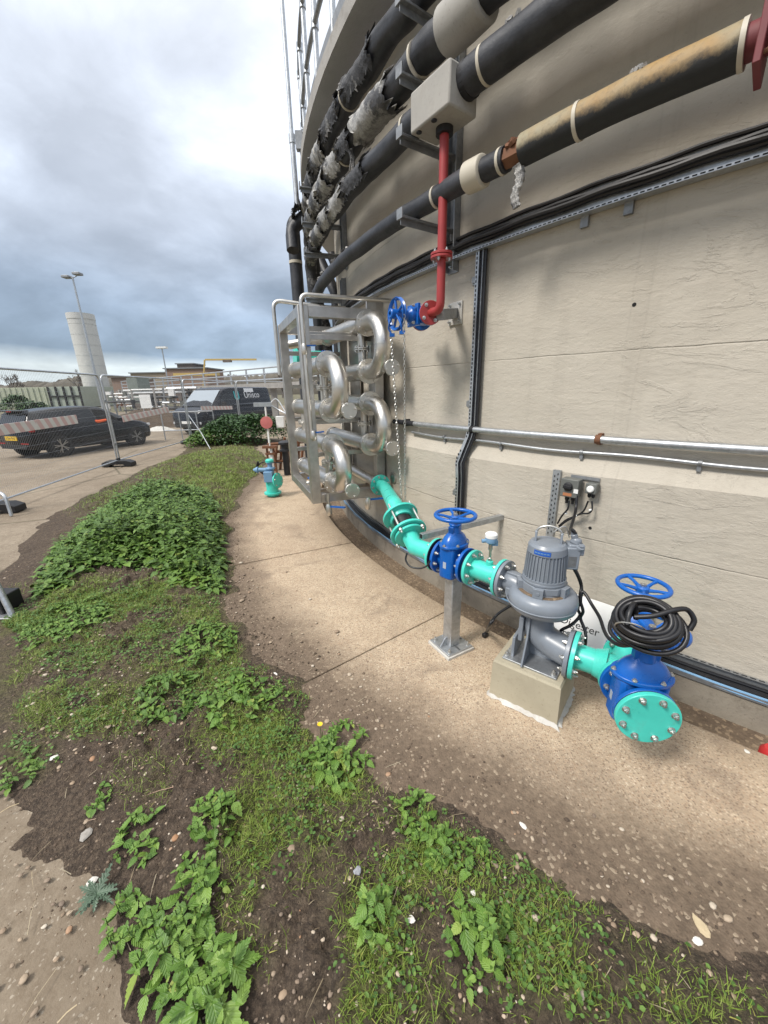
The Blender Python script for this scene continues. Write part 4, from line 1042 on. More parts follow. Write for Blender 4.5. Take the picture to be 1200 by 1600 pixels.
b = MB(); b.box(pc_ + UP * .552, (.045, .05, .010), X=pa); b.box(pc_ + UP * .575 + pa * .03, (.006, .05, .03), X=pa); b.box(pc_ + UP * .575 - pa * .03, (.006, .05, .03), X=pa); b.build('saddle', GALV, post, bevel=.002)
st_ = thing('strut', 'open ended galvanised channel sticking out from the wall behind the mitred pipe', 'strut', pol(216.5, RL, .75))
t0 = gz(658, 838, .75); t1 = pol(thd(t0) + .8, RL, .75)
b = MB(); b.bar(t0, t1, .041, .041); b.build('channel', GALV, st_, bevel=.002)
b = MB(); dd = (t1 - t0).normalized(); b.box(t0 - dd * .001, (.015, .015, .001), X=UP, Z=dd); b.build('open_end_shade', BLK, st_)  # black plate on a solid bar, stands in for its shaded hollow

# ------------------------------------------------------------------ plinth and pump
pt_ = (V((.902, 1.614, 0)) - V((.609, 1.85, 0))).normalized(); pnn = V((-pt_.y, pt_.x, 0))
cA = V((.902, 1.614, 0)); PW, PD, PH = .372, .335, .252
pl = thing('concrete_plinth', 'square cast concrete block under the grey pump, rimmed with white mortar', 'plinth', cA)
m = fr(cA, UP, -pt_); pc0 = cA - pt_ * PW / 2 + pnn * PD / 2
b = MB(); vs = []
for z, g_ in ((0, .006), (PH - .012, 0), (PH, -.008)):
    for a, c_ in ((-1, -1), (1, -1), (1, 1), (-1, 1)): vs.append(pc0 + pt_ * a * (PW / 2 + g_) + pnn * c_ * (PD / 2 + g_) + UP * z)
b.add(vs, [(3, 2, 1, 0), (8, 9, 10, 11)] + [(i * 4 + j, i * 4 + (j + 1) % 4, i * 4 + 4 + (j + 1) % 4, i * 4 + 4 + j) for i in range(2) for j in range(4)]); b.build('block', PLINTH, pl, smooth=False)
b = MB(); vs = []; n = 72; rn = random.Random(3)
for i in range(n):
    t = i / n * 4; k = int(t); u_ = t - k; cs = [(-1, -1), (1, -1), (1, 1), (-1, 1)]; a = cs[k]; c_ = cs[(k + 1) % 4]
    x = a[0] + (c_[0] - a[0]) * u_; y = a[1] + (c_[1] - a[1]) * u_; e = .020 + rn.uniform(-.011, .012)
    vs.append(pc0 + pt_ * x * (PW / 2 + .001) + pnn * y * (PD / 2 + .001) + UP * (.026 + rn.uniform(-.006, .004)))
    vs.append(pc0 + pt_ * (x * (PW / 2) + e * max(-1, min(1, x * 1.2))) + pnn * (y * PD / 2 + e * max(-1, min(1, y * 1.2))) + UP * .002)
b.add(vs, [(2 * i, 2 * i + 1, (2 * i + 3) % (2 * n), (2 * i + 2) % (2 * n)) for i in range(n)]); b.build('mortar_fillet', MORTAR, pl)

pu = thing('pump', 'grey upright sewage pump with ribbed motor and blue label on the concrete block', 'pump', pc0 + UP * PH)
ctr = gz(846, 934, .63); cx_, cy_ = ctr.x, ctr.y
def PA(z): return V((cx_, cy_, z))
vol = MB()
# volute: scroll section growing towards the outlet
th0 = math.atan2(-dl.y, -dl.x)
out_n = V((dl.y, -dl.x, 0))           # outward side (towards camera or wall)
if out_n.dot(EYE - ctr) > 0: out_n = -out_n
n = 48; q = 14; vs = []
axis_off = (P0 - ctr).dot(out_n)
for i in range(n + 1):
    a = 2 * math.pi * i / n; k = i / n
    Rm = .118 + .010 * k; rr = .052 + .012 * k
    for j in range(q):
        t = 2 * math.pi * j / q
        rad = Rm + rr * math.cos(t) * (1.0 if math.cos(t) > 0 else .8); zz = ZD - .035 + .066 * math.copysign(abs(math.sin(t)) ** .75, math.sin(t)) * (.85 + .15 * k)
        ang = math.atan2(out_n.y, out_n.x) + (a) * (1 if True else -1)
        vs.append(V((cx_ + rad * math.cos(ang), cy_ + rad * math.sin(ang), zz)))
vol.add(vs, [(i * q + j, i * q + (j + 1) % q, (i + 1) * q + (j + 1) % q, (i + 1) * q + j) for i in range(n) for j in range(q)])
vol.lathe(fr(PA(0), UP), [(ZD - .085, .115), (ZD + .02, .12), (ZD + .028, .10)], 32)
vol.torus(fr(PA(ZD - .045), UP), .183, .004, 48, 6)
vol.build('volute', PGREY, pu, ang=50)
b = MB(); pth = [P0 + dl * -.012, P0 - dl * .06, P0 - dl * .13 - UP * .012, P0 - dl * .22 - UP * .028 + out_n * .0]
b.tube(bez(pth, 6), [.060 + .006 * math.sin(i * .2) for i in range(19)], 24); b.build('discharge_neck', PGREY, pu)
fd = flange(pu, P0 - dl * .001, -dl, FR, .020, PGREY, gasket=0, rot=.25)
for i, (zz) in enumerate((0.0,)):
    b = MB(); b.box(P0 - dl * .075 - out_n * .065 - UP * .03, (.022, .012, .022), X=dl); b.box(P0 - dl * .08 - out_n * .02 + UP * .062, (.05, .014, .008), X=dl); b.build('lug', PGREY, pu, bevel=.004)
# bearing housing
b = MB(); P8 = [(.118 * math.cos(a) * (1.04 if k % 2 else .98), .118 * math.sin(a) * (1.04 if k % 2 else .98)) for k, a in enumerate(np.linspace(0, 2 * math.pi, 13)[:-1])]
b.prism(fr(PA(0), UP, dl), P8, ZD + .040, ZD + .078); b.lathe(fr(PA(0), UP), [(ZD + .026, .115), (ZD + .042, .112)], 28); b.lathe(fr(PA(0), UP), [(ZD + .078, .112), (ZD + .092, .114), (ZD + .10, .108)], 32)
b.build('bearing_housing', PGREY, pu, bevel=.003)
vw = V((EYE.x - cx_, EYE.y - cy_, 0)).normalized(); vr = V((-vw.y, vw.x, 0)) * -1
if vr.dot(CR) < 0: vr = -vr
for a in (-.15, 1.1, -1.3, 2.4, -2.5):
    d_ = (vw * math.cos(a) + vr * math.sin(a)); b = MB(); b.box(PA(ZD + .052) + d_ * .118, (.018, .026, .026), X=d_); b.lathe(fr(PA(ZD + .052) + d_ * .1365, d_), [(0, .010), (.002, .010)], 12); b.build('lug', PGREY, pu, bevel=.005)
b = MB(); b.lathe(fr(PA(ZD + .027), UP), [(0, .135), (.004, .128)], 32); b.build('silt_deposit', SILT, pu)
# ribbed motor
ZM0, ZM1 = ZD + .098, ZD + .300
b = MB(); b.lathe(fr(PA(0), UP), [(ZM0, .098), (ZM0 + .02, .100), (ZM1 - .06, .092), (ZM1 - .052, .100), (ZM1 - .015, .097), (ZM1, .086), (ZM1 + .003, .055)], 48)
for i in range(34):
    a = 2 * math.pi * i / 34; d_ = V((math.cos(a), math.sin(a), 0)); tt = V((-d_.y, d_.x, 0))
    vs = []
    for z, ro in ((ZM0 + .012, .108), (ZM1 - .056, .1005)):
        for s, r_ in ((-.0035, .09), (.0035, .09), (.0022, ro), (-.0022, ro)): vs.append(PA(z) + d_ * r_ + tt * s)
    b.add(vs, [(0, 1, 2, 3), (7, 6, 5, 4), (0, 4, 5, 1), (1, 5, 6, 2), (2, 6, 7, 3), (3, 7, 4, 0)])
b.lathe(fr(PA(0), UP), [(ZM0 - .002, .112), (ZM0 + .010, .112)], 40)
b.build('motor_housing', PGREY, pu, ang=30)
b = MB(); ld = (vw * .98 - vr * .22).normalized(); lb = []
for i in range(9):
    a = -.42 + .84 * i / 8; d_ = ld * math.cos(a) + ld.cross(UP) * math.sin(a)
    for z in (ZM1 - .045, ZM1 - .020): lb.append(PA(z) + d_ * .1015)
b.add(lb, [(2 * i, 2 * i + 2, 2 * i + 3, 2 * i + 1) for i in range(8)]); lbl = b.build('nameplate', BLUELBL, pu)
b = MB()
for i in range(2, 7):
    a = -.30 + .6 * (i - 2) / 4; d_ = ld * math.cos(a) + ld.cross(UP) * math.sin(a); b.box(PA(ZM1 - .033) + d_ * .1022, (.0006, .006, .0022), X=d_)
b.build('faint_print', BLUEC, lbl)
b = MB()
for s in (-1, 1):
    d_ = vr * s; mm = fr(PA(ZM1 - .002) + d_ * .062, d_, UP)
    b.prism(mm, [(0, -.022), (.055, -.012), (.062, 0), (.055, .012), (0, .022)], -.006, .006)
b.build('lifting_lug', PGREY, pu, bevel=.003)
b = MB(); b.tube(bez([PA(ZM1 + .045) - vr * .066, PA(ZM1 + .075) - vr * .045, PA(ZM1 + .088), PA(ZM1 + .075) + vr * .045, PA(ZM1 + .045) + vr * .066], 8), .006, 10); b.tube(bez([PA(ZM1 + .05) + vr * .02 - vw * .02, PA(ZM1 + .082) + vr * .07 - vw * .04, PA(ZM1 + .02) + vr * .10 - vw * .05], 8), .003, 8); b.build('lifting_handle', ZINC, pu)
# terminal box on the right-hand side
td = (vr * .88 + vw * -.25).normalized(); tp = td.cross(UP)
b = MB(); b.box(PA(ZM1 - .075) + td * .12, (.034, .045, .062), X=td); b.box(PA(ZM1 - .03) + td * .135, (.040, .038, .030), X=td); b.lathe(fr(PA(ZM1 - .005) + td * .135, UP + td * .25), [(0, .030), (.03, .026), (.034, .018)], 16); tb = b.build('terminal_box', PGREY, pu, bevel=.007)
sg2 = 1 if tp.dot(EYE - PA(1)) > 0 else -1
b = MB(); b.box(PA(ZM1 - .09) + td * .118 + tp * .0455 * sg2, (.020, .001, .030), X=td); b.build('rating_plate', GALVD, tb)
gl = PA(ZM1 + .026) + td * .13
b = MB(); b.lathe(fr(gl, UP * .85 - td * .3), [(0, .017), (.02, .017), (.024, .013), (.045, .012)], 14); b.lathe(fr(PA(ZM1 - .02) + td * .155 + vw * .03, UP + td * .4 + vw * .4), [(0, .022), (.012, .022), (.014, .012), (.022, .012)], 12); b.build('cable_gland', PGREY, tb)
# suction elbow, base plates
SUCZ = .375; SF = gz(894, 1022, SUCZ); sa = V((math.sin(R_(126)), math.cos(R_(126)), 0))
b = MB(); e_ = V((cx_, cy_, SUCZ)); e_ = e_ + (SF - e_) - sa * (SF - e_).dot(sa)
b.tube(fillet([PA(ZD - .06), PA(SUCZ + .15), SF - sa * .12, SF - sa * .012], .16, 10), [.085] * 4 + [.083] * 5 + [.08] * 4, 30) if False else b.tube(fillet([PA(ZD - .06), PA(SUCZ + .02), SF - sa * .012], .16, 12), .080, 30)
b.build('suction_elbow', PGREY, pu)
FS = .128
flange(pu, SF - sa * .003, -sa, FS, .022, PGREY, rot=.3)
bz = PH
bxd = (-pt_)
b = MB(); b.box(pc0 + UP * (bz + .006) + pnn * .0, (PW * .40, PD * .38, .006), X=pt_); b.build('base_plate', GALV, pu, bevel=.002)
b = MB(); b.box(PA(.44) - sa * .075, (.012, .075, .075), X=sa); b.box(PA(bz + .075) - sa * .10, (.008, .10, .065), X=sa); b.build('back_plate', PGREY, pu, bevel=.003)
fp = PA(bz + .012) + vw * .07
b = MB(); mm = fr(PA(0), sa, vw if abs(vw.dot(sa)) < .7 else pnn)
yv = V((-sa.y, sa.x, 0)); yv = yv if yv.dot(vw) > 0 else -yv
mm = fr(PA(0) - sa * .03, sa, UP)      # local x = up
sgn = 1 if mm.col[1].xyz.dot(yv) > 0 else -1
b.prism(mm, [(bz + .012, sgn * .165), (bz + .012, sgn * .0), (.56, sgn * .0), (.56, sgn * .085), (bz + .16, sgn * .10)], -.005, .005); b.build('gusset', PGREY, pu, bevel=.0015)
b = MB(); b.box(PA(bz + .055) + sa * .06, (.09, .012, .045), X=sa); b.lathe(fr(PA(bz + .05) + sa * .08 + yv * .012, yv), [(0, .014), (.0015, .014)], 14); b.build('foot_web', PGREY, pu, bevel=.002)
for a, c_ in ((-.36, -.28), (.34, -.30), (-.36, .30), (.34, .30)): bolts(pu, pc0 + UP * (bz + .012) + pt_ * a * PW + pnn * c_ * PD, UP, 1, 0, .022, .011)

# ------------------------------------------------------------------ suction side: teal tee, two more valves, blank flange
BL = gz(1013, 1124, SUCZ); vb = V((math.sin(R_(12)), math.cos(R_(12)), 0))
vb3 = V((math.sin(R_(40)), math.cos(R_(40)), 0)); FS3 = .112
A_ = np.array([[sa.x, -vb.x], [sa.y, -vb.y]]); rhs = np.array([BL.x - SF.x, BL.y - SF.y]); ss, kk = np.linalg.solve(A_, rhs)
TEE = SF + sa * ss
tee = thing('tee_piece', 'teal flanged tee joining the grey pump to the right hand blue valves', 'pipe fitting', TEE)
hb = .075
b = MB(); b.tube([SF + sa * .004, TEE], .066, 28); b.tube([TEE - vb * hb, TEE, TEE + vb3 * .15], .072, 28); b.lathe(fr(TEE - sa * .125, sa), [(0, .070), (.03, .078), (.055, .09)], 28, cap=False); b.build('pipe', TEAL, tee, ang=50)
flange(tee, SF + sa * .002, sa, FS, .022, TEAL, gasket=1, rot=.3)
v_front = TEE - vb * (hb + .004); vlen = (BL - v_front).length - .026
flange(tee, TEE - vb * hb, vb, FS, .020, TEAL, rot=.2); flange(tee, TEE + vb3 * .15, -vb3, FS3, .020, TEAL, rot=.2)
gv2 = gate_valve('blue gate valve in front on the right, a black cable coil draped over its handwheel', v_front - vb * (vlen / 2), vb, vlen / 2, FS, .372, .126, 1.08)
bf = thing('blank_flange', 'teal blank disc with eight bolts closing the front of the right blue valve', 'flange', BL)
b = MB(); b.lathe(fr(BL, -vb), [(-.022, FS), (0, FS)], 48); bd = b.build('disc', TEAL, bf, bevel=.003); bolts(bd, BL, -vb, 8, FS * .80, .016, .0115, .39)
b = MB(); b.lathe(fr(BL, -vb), [(-.0262, FS * .985), (-.0222, FS * .985)], 40); b.build('gasket', GASKET, bf)
g3 = TEE + vb3 * (.15 + .128)
gv3 = gate_valve('blue gate valve nearest the wall on the right, its handwheel showing above the coil', g3, vb3, .12, FS3, .36, .118, .95)
q0 = g3 + vb3 * .125
sp4 = thing('pipe_spool', 'teal pipe running from the rear blue valve into the tank wall', 'pipe', q0 + vb3 * .1, 'teal pipe spools')
b = MB(); b.tube([q0, q0 + vb3 * .34], .058, 24); b.build('pipe', TEAL, sp4)
flange(sp4, q0 + vb3 * .002, vb3, FS3, .02, TEAL, rot=.2)

# black cable coil draped over the wheel
W2 = v_front - vb * (vlen / 2) + UP * .345
coil = thing('cable_coil', 'thick coil of black ribbed cable draped over the front right handwheel', 'cable', W2)
cc_ = along(1011, 972, 1.46); cn = (EYE - cc_).normalized() * .75 + UP * .55 + CR * -.10; cm = fr(cc_, cn, CR)
rn = random.Random(12)
for i in range(13):
    Ra = .116 - .010 * (i % 5) - .0012 * i + rn.uniform(-.004, .004); Rb = Ra * rn.uniform(.76, .86); ox, oy = rn.uniform(-.010, .010), rn.uniform(-.010, .010); rot = -.45 + rn.uniform(-.14, .14); hz_ = -.035 + .0065 * i + rn.uniform(-.004, .004)
    pts = []
    for k in range(40):
        a = 2 * math.pi * k / 40; x = Ra * math.cos(a); y = Rb * math.sin(a)
        pts.append(cm @ V((ox + x * math.cos(rot) - y * math.sin(rot), oy + x * math.sin(rot) + y * math.cos(rot), hz_ + .008 * math.sin(a * 2 + i))))
    b = MB(); b.tube(pts, .0094, 10, closed=True); b.build('loop', CABLE, coil)
b = MB(); b.tube(bez([cm @ V(p) for p in ((-.04, .005, .055), (.02, -.005, .058), (.09, .005, .05), (.135, .01, .02), (.145, -.02, -.01), (.12, -.045, -.03))], 8), .0095, 10); b.build('loose_end', CABLE, coil)
b = MB(); b.tube(bez([cm @ V(p) for p in ((-.075, -.02, .06), (-.05, .02, .075), (-.02, .055, .055), (-.03, .02, .0))], 6), .0095, 10); b.build('tie_turn', CABLE, coil)
b = MB(); b.torus(fr(cm @ V((-.065, -.02, .02)), cm.col[1].xyz + cm.col[0].xyz * .5), .05, .003, 20, 6); b.build('cable_tie', ZINC, coil)
lp = [cm @ V((-.09, -.01, .0)), along(958, 968, 1.62), along(953, 985, 1.6), along(968, 1002, 1.55), along(995, 1010, 1.50), along(1015, 1005, 1.5)]
b = MB(); b.tube(bez(lp, 8), .0085, 10); b.build('loose_turn', CABLE, coil)

# pump supply cable and its twisted tails
def cable(label, pts, r=.0085, mat=CABLE, name='cable', group=None):
    b = MB(); b.tube(bez(pts, 8), r, 10); o = b.build(name, mat); return tag(o, label, 'cable', group)
td_ = PA(ZM1 - .13) + td * .135
cable('black cable hanging from the pump terminal box and ending beneath the elbow', [td_, along(905, 905, 2.10), along(909, 925, 2.12), along(903, 950, 2.12), along(906, 962, 2.12), along(893, 976, 2.12), along(878, 984, 2.13), along(872, 992, 2.2)], .0085)
cable('black cable twisting down in front of the white board to the teal flange', [td_ + V((.01, .01, 0)), along(908, 912, 2.11), along(906, 935, 2.10), along(911, 955, 2.1), along(907, 966, 2.12), along(914, 985, 2.1), along(915, 1002, 2.1), along(912, 1020, 2.2)], .0085)
cable('black cable looping from the pump across the white board to the coil', [along(907, 945, 2.1), along(908, 928, 2.09), along(913, 926, 2.08), along(925, 945, 2.03), along(937, 965, 1.95), along(944, 985, 1.85), along(952, 998, 1.75), along(968, 1008, 1.68), along(990, 1008, 1.6)], .0085)
ztb = gl + UP * .045
for i, (x, y, c_) in enumerate(((902, 806, CABLE),)):
    cable('thick black cable running from the switch down into the top of the pump', [cyl(901, 775, 8.14), cyl(899, 800, 8.2), along(890, 832, 2.25), ztb - td * .02, ztb - UP * .02], .0095)
b = MB(); pts = bez([along(812, 940, 2.3), along(795, 948, 2.32), along(775, 962, 2.36), along(764, 978, 2.36), gz(760, 988, .012)], 8)
b.tube(pts, .008, 10); b.tube([p + V((.012, .004, .006)) for p in pts], .007, 10); lc = tag(b.build('loose_cable', CABLE), 'pair of loose black cables with a plug lying on the ground left of the plinth', 'cable')
b = MB(); e = gz(758, 992, .02); b.box(e, (.02, .014, .016), X=(1, .6, 0)); b.build('plug', BLACK, lc, bevel=.004)
cable('thin black cable drooping under the mitred teal pipe', [along(636, 864, 2.5), along(634, 875, 2.5), along(641, 885, 2.48), along(655, 888, 2.45), along(667, 884, 2.43), along(672, 876, 2.42)], .006)

# ------------------------------------------------------------------ isolator switches on the wall
sw_t = thd(cyl(889, 757, 8.12)); zsw = 1.135
su = thing('strut', 'vertical slotted galvanised strip on the wall behind the pump motor', 'strut', pol(sw_t - .55, RL, .8))
b = MB(); tq = thd(cyl(866, 790, RL)); b.box(pol(tq, RL + .012, .95), (.026, .012, .245), X=et(tq))
for i in range(13):
    for s in (-1, 1): b.box(pol(tq, RL + .0245, .74 + i * .035 + s * .008) + et(tq) * s * .011, (.0035, .0008, .007), X=et(tq), k=1)
b.build('strip', [GALV, BLK], su, bevel=0)
bk = thing('isolator_switch', 'dark grey rotary isolator with a black knob and a white tag on the wall', 'switch', pol(sw_t, RL, zsw))
p = cyl(889, 763, 8.15); t_ = thd(p); z_ = p.z
b = MB(); b.box(pol(t_, RL + .055, z_), (.058, .038, .062), X=et(t_)); b.build('enclosure', BOXG, bk, bevel=.006)
b = MB(); kn = pol(t_ - .03, RL + .094, z_ + .012); b.lathe(fr(kn, er(t_)), [(0, .030), (.008, .030), (.012, .024)], 22); b.box(kn + er(t_) * .018, (.026, .008, .010), X=et(t_) * .9 + UP * .35); b.build('knob', BLACK, bk, bevel=.002)
b = MB(); b.box(pol(t_, RL + .0945, z_ - .042) - et(t_) * .005, (.028, .001, .010), X=et(t_)); b.build('warning_label', plain('orange_label', (.40, .16, .07), .6), bk)
b = MB(); b.box(pol(t_, RL + .096, z_ - .012) + et(t_) * .048, (.014, .001, .014), X=et(t_) + UP * .1); b.build('white_tag', WHITE, bk)
for k in (-.022, .018):
    b = MB(); b.lathe(fr(pol(t_, RL + .055, z_ - .062) - et(t_) * k, -UP), [(0, .014), (.022, .014), (.03, .009), (.05, .009)], 12); b.build('cable_gland', BLACK, bk)
p = cyl(921, 765, 8.15); t2 = thd(p); z2 = p.z
bk2 = thing('push_button_box', 'small grey box with a round white push button right of the isolator', 'switch', pol(t2, RL, z2))
b = MB(); b.box(pol(t2, RL + .04, z2), (.034, .030, .034), X=et(t2)); b.build('enclosure', BOXG, bk2, bevel=.005)
b = MB(); b.lathe(fr(pol(t2, RL + .07, z2), er(t2)), [(0, .022), (.012, .022), (.017, .017)], 20); b.build('button', WHITE, bk2)
for k in (-.012, .012):
    b = MB(); b.lathe(fr(pol(t2, RL + .04, z2 - .034) - et(t2) * k, -UP), [(0, .011), (.022, .011), (.03, .007)], 10); b.build('cable_gland', BLACK, bk2)
b = MB(); b.box(pol((t_ + t2) / 2, RL + .006, z_ + .066), (.09, .006, .010), X=et(t_)); b.build('mounting_plate', GALVD, bk)
cable('thin black cable looping from under the push button to the slotted strip', [cyl(919, 783, 8.11), cyl(912, 798, 8.11), cyl(900, 806, 8.10), cyl(885, 812, 8.10), cyl(873, 822, 8.09)], .0055)
cable('thin black cable with a white marker sleeve below the push button box', [cyl(925, 783, 8.11), cyl(925, 796, 8.12), cyl(919, 802, 8.12), cyl(905, 804, 8.11), cyl(880, 818, 8.11), cyl(870, 830, 8.1)], .0055)
cable('thin black cable dropping from the left gland of the isolator', [cyl(889, 782, 8.12), cyl(887, 795, 8.13), cyl(878, 806, 8.13), cyl(871, 818, 8.12)], .006)
for x, y in ((899, 806), (884, 802), (922, 797)):
    b = MB(); p = cyl(x, y, 8.125); b.tube([p - V((.008, 0, .003)), p + V((.008, 0, .003))], .007, 8); tag(b.build('cable_marker', WHITE), {899: 'white marker sleeve on the cable bundle below the isolator', 884: 'white marker sleeve left of the thick pump cable', 922: 'white marker sleeve on the cable under the push button'}[x], 'cable marker')

# white board with lettering, leaning on the wall behind the pump
sg_ = thing('sign_board', 'white board lettered Digester leaning against the wall behind the pump', 'sign', pol(223.5, 8.2, -.1))
tA = cyl(880, 921, 8.09); zt_ = .335; th_l, th_r = thd(tA) - .2, thd(cyl(1000, 966, 8.09)) + .2
a0 = pol(th_l, 8.09, zt_); a1 = pol(th_r, 8.09, zt_); tm = (th_l + th_r) / 2
rt_ = (a1 - a0).normalized(); dn_ = ((er(tm) * .15) + V((0, 0, -.435))).normalized(); nm_ = rt_.cross(dn_) * -1
if nm_.dot(EYE - a0) < 0: nm_ = -nm_
Wd = (a1 - a0).length; cs_ = (a0 + a1) / 2 + dn_ * .22 + nm_ * .006
b = MB(); b.box(cs_, (Wd / 2, .22, .003), X=rt_, Z=nm_); b.build('board', plain('white_board', (.80, .80, .79), .35), sg_, bevel=.001)
def on_board(px_, py_):
    r = ray(px_, py_); t = (cs_ + nm_ * .0035 - EYE).dot(nm_) / r.dot(nm_); return EYE + r * t
ink = plain('black_lettering', (.012, .012, .014), .5)
tcn = on_board(905, 978); l0, l1 = on_board(871, 965), on_board(940, 991)
mt_ = Matrix.Identity(4)
for i in range(3): mt_[i][0] = rt_[i]; mt_[i][1] = -dn_[i]; mt_[i][2] = nm_[i]; mt_[i][3] = tcn[i]
hgt = (l1 - l0).length
text('lettering', 'Digester', mt_, hgt / 3.95, ink, sg_, .0006)
t2n = on_board(881, 992); mt2 = mt_.copy(); mt2.translation = t2n
text('lettering', 'F', mt2, hgt / 3.95, ink, sg_, .0006)
# ------------------------------------------------------------------ temporary fence
P_ = [gz(-5, 800), gz(187, 728), gz(300, 693)]
d2 = (P_[2] - P_[1]).normalized()
P_.append(P_[2] + V((math.sin(R_(9)), math.cos(R_(9)), 0)) * 3.6)
P_.append(P_[3] + V((math.sin(R_(25)), math.cos(R_(25)), 0)) * 3.5)
P_.insert(0, P_[0] + (P_[0] - P_[1]).normalized() * 3.5)
FH = zat(P_[2].x, P_[2].y, 586)
def fence_panel(a, c, label):
    t = thing('mesh_fence', label, 'fence', a, 'temporary mesh fence panels'); d = (c - a).normalized(); e = .05
    a2, c2 = a + d * e, c - d * e; zb, zt = .15, FH
    b = MB(); b.tube(fillet([a2 + UP * .05, a2 + UP * zt, c2 + UP * zt, c2 + UP * .05], .13, 6), .021, 10); b.build('frame', GALV, t)
    b = MB(); b.tube([a2 + UP * zb, c2 + UP * zb], .017, 8); b.build('bottom_rail', GALV, t)
    b = MB(); L = (c2 - a2).length; n = int(L / .042)
    for i in range(1, n):
        p = a2 + d * (L * i / n); b.tube([p + UP * zb, p + UP * (zt - .01)], .0017, 3, cap=False)
    for i in range(1, 11):
        z = zb + (zt - zb) * i / 11; b.tube([a2 + UP * z, c2 + UP * z], .0017, 3, cap=False)
    b.build('wire_mesh', MESHW, t)
    return t
labs = ['mesh fence panel nearest the camera, mostly outside the left edge', 'mesh fence panel in front of the black hatchback', 'mesh fence panel between the hatchback and the dark van', 'mesh fence panel in front of the van cab', 'mesh fence panel in front of the rear of the van']
for i in range(5): fence_panel(P_[i], P_[i + 1], labs[i])
def fence_foot(p, d, label):
    t = thing('fence_block', label, 'fence foot', p, 'rubber feet of the fence'); x = V((d.y, -d.x, 0))
    m = fr(p, d, UP); b = MB()
    b.prism(m, [(0, -.36), (0, -.20), (.05, -.15), (.05, .15), (0, .20), (0, .36), (.10, .36), (.15, .24), (.15, -.24), (.10, -.36)], -.12, .12); b.build('block', BLACK, t, bevel=.008)
    b = MB()
    for s in (-.05, .05): b.tube([p + d * s + UP * .14, p + d * s + UP * .2], .026, 8)
    b.build('socket', BLACK, t)
    b = MB(); b.box(p + UP * .55, (.02, .06, .03), X=x); b.box(p + UP * 1.6, (.02, .06, .03), X=x); b.build('clamp', GALVD, t)
ds = [(P_[i + 1] - P_[i - 1]).normalized() for i in range(1, 5)]
for i, l in ((1, 'black rubber fence foot at the left edge of the photo'), (2, 'black rubber fence foot beside the nettle bed, below the hatchback front'), (3, 'black rubber fence foot left of the bush, below the van front'), (4, 'black rubber fence foot hidden behind the round bush')):
    fence_foot(P_[i], ds[i - 1], l)
def stripes():
    t = NT('red_white_barrier_board'); s = t.sep(t.oc()); k = t.math('FRACT', t.math('MULTIPLY', t.math('ADD', s[0], t.math('MULTIPLY', s[2], .5)), 4.2))
    n = t.ramp(t.noise(4, 5), (.3, 0.0), (.7, .35))
    c = t.mix(t.ramp(k, (.48, 0.0), (.52, 1.0)), (.60, .58, .55), (.52, .33, .31)); return t.out(t.mix(n, c, (.5, .47, .44)), .6)
STR = stripes()
def board(i, x0, y0, x1, y1, hpx, label):
    a, c = P_[i], P_[i + 1]; n = V(((c - a).y, -(c - a).x, 0)).normalized()
    if n.dot(EYE - a) < 0: n = -n
    def onp(x, y): r = ray(x, y); t = (a - EYE).dot(n) / r.dot(n); return EYE + r * t + n * .028
    p, q = onp(x0, y0), onp(x1, y1); h_ = abs(onp((x0 + x1) / 2, (y0 + y1) / 2 - hpx / 2).z - onp((x0 + x1) / 2, (y0 + y1) / 2 + hpx / 2).z)
    b = MB(); m = (p + q) / 2; b.box((0, 0, 0), ((q - p).length / 2, .008, h_ / 2)); o = b.build('barrier_board', STR, bevel=.003)
    dd = (q - p).normalized(); o.matrix_world = Matrix.Translation(m) @ fr((0, 0, 0), UP - dd * dd.z, dd)
    tag(o, label, 'barrier board', 'red and white boards on the fence')
board(1, -30, 676, 54, 664, 17, 'red and white board on the fence across the hatchback tailgate')
board(1, 54, 664, 118, 655, 15, 'red and white board on the fence across the hatchback rear door')
board(2, 190, 655, 262, 640, 9, 'faded red and white board right of the hatchback bonnet')
board(3, 313, 638, 362, 637, 6, 'faded red and white board across the van headlight')
b = MB(); q0 = atY(300, 645, P_[3].y + .4); b.tube(fillet([P_[3] + UP * 1.0 + V((.05, 0, 0)), gz(318, 700) + UP * .5, gz(330, 704)], .15), .014, 8)
tag(b.build('fence_stay', GALV), 'slanting tube bracing the fence left of the round bush', 'brace')
s1_ = gz(18, 806); b = MB(); b.tube(fillet([s1_, s1_ + V((-.05, .05, .33)), s1_ + V((-.6, .25, .42))], .15), .024, 10)
tag(b.build('fence_stay', GALV), 'bent galvanised tube standing on the ground at the left edge, farther away', 'brace')
st2 = thing('fence_stay', 'galvanised tube on a foot plate at the left edge, nearest the camera', 'brace', gz(20, 963))
s2_ = gz(20, 963); b = MB(); b.tube(fillet([s2_ + UP * .01, s2_ + V((-.13, .07, .36)), s2_ + V((-.6, .3, .75))], .2), .024, 10); b.build('tube', GALV, st2)
b = MB(); b.box(s2_ + V((-.06, -.01, .012)), (.10, .05, .005)); b.build('foot_plate', GALV, st2, bevel=.002)
b = MB(); b.box(s2_ + V((-.17, .1, .09)), (.10, .10, .075)); b.build('rubber_block', BLACK, st2, bevel=.01)

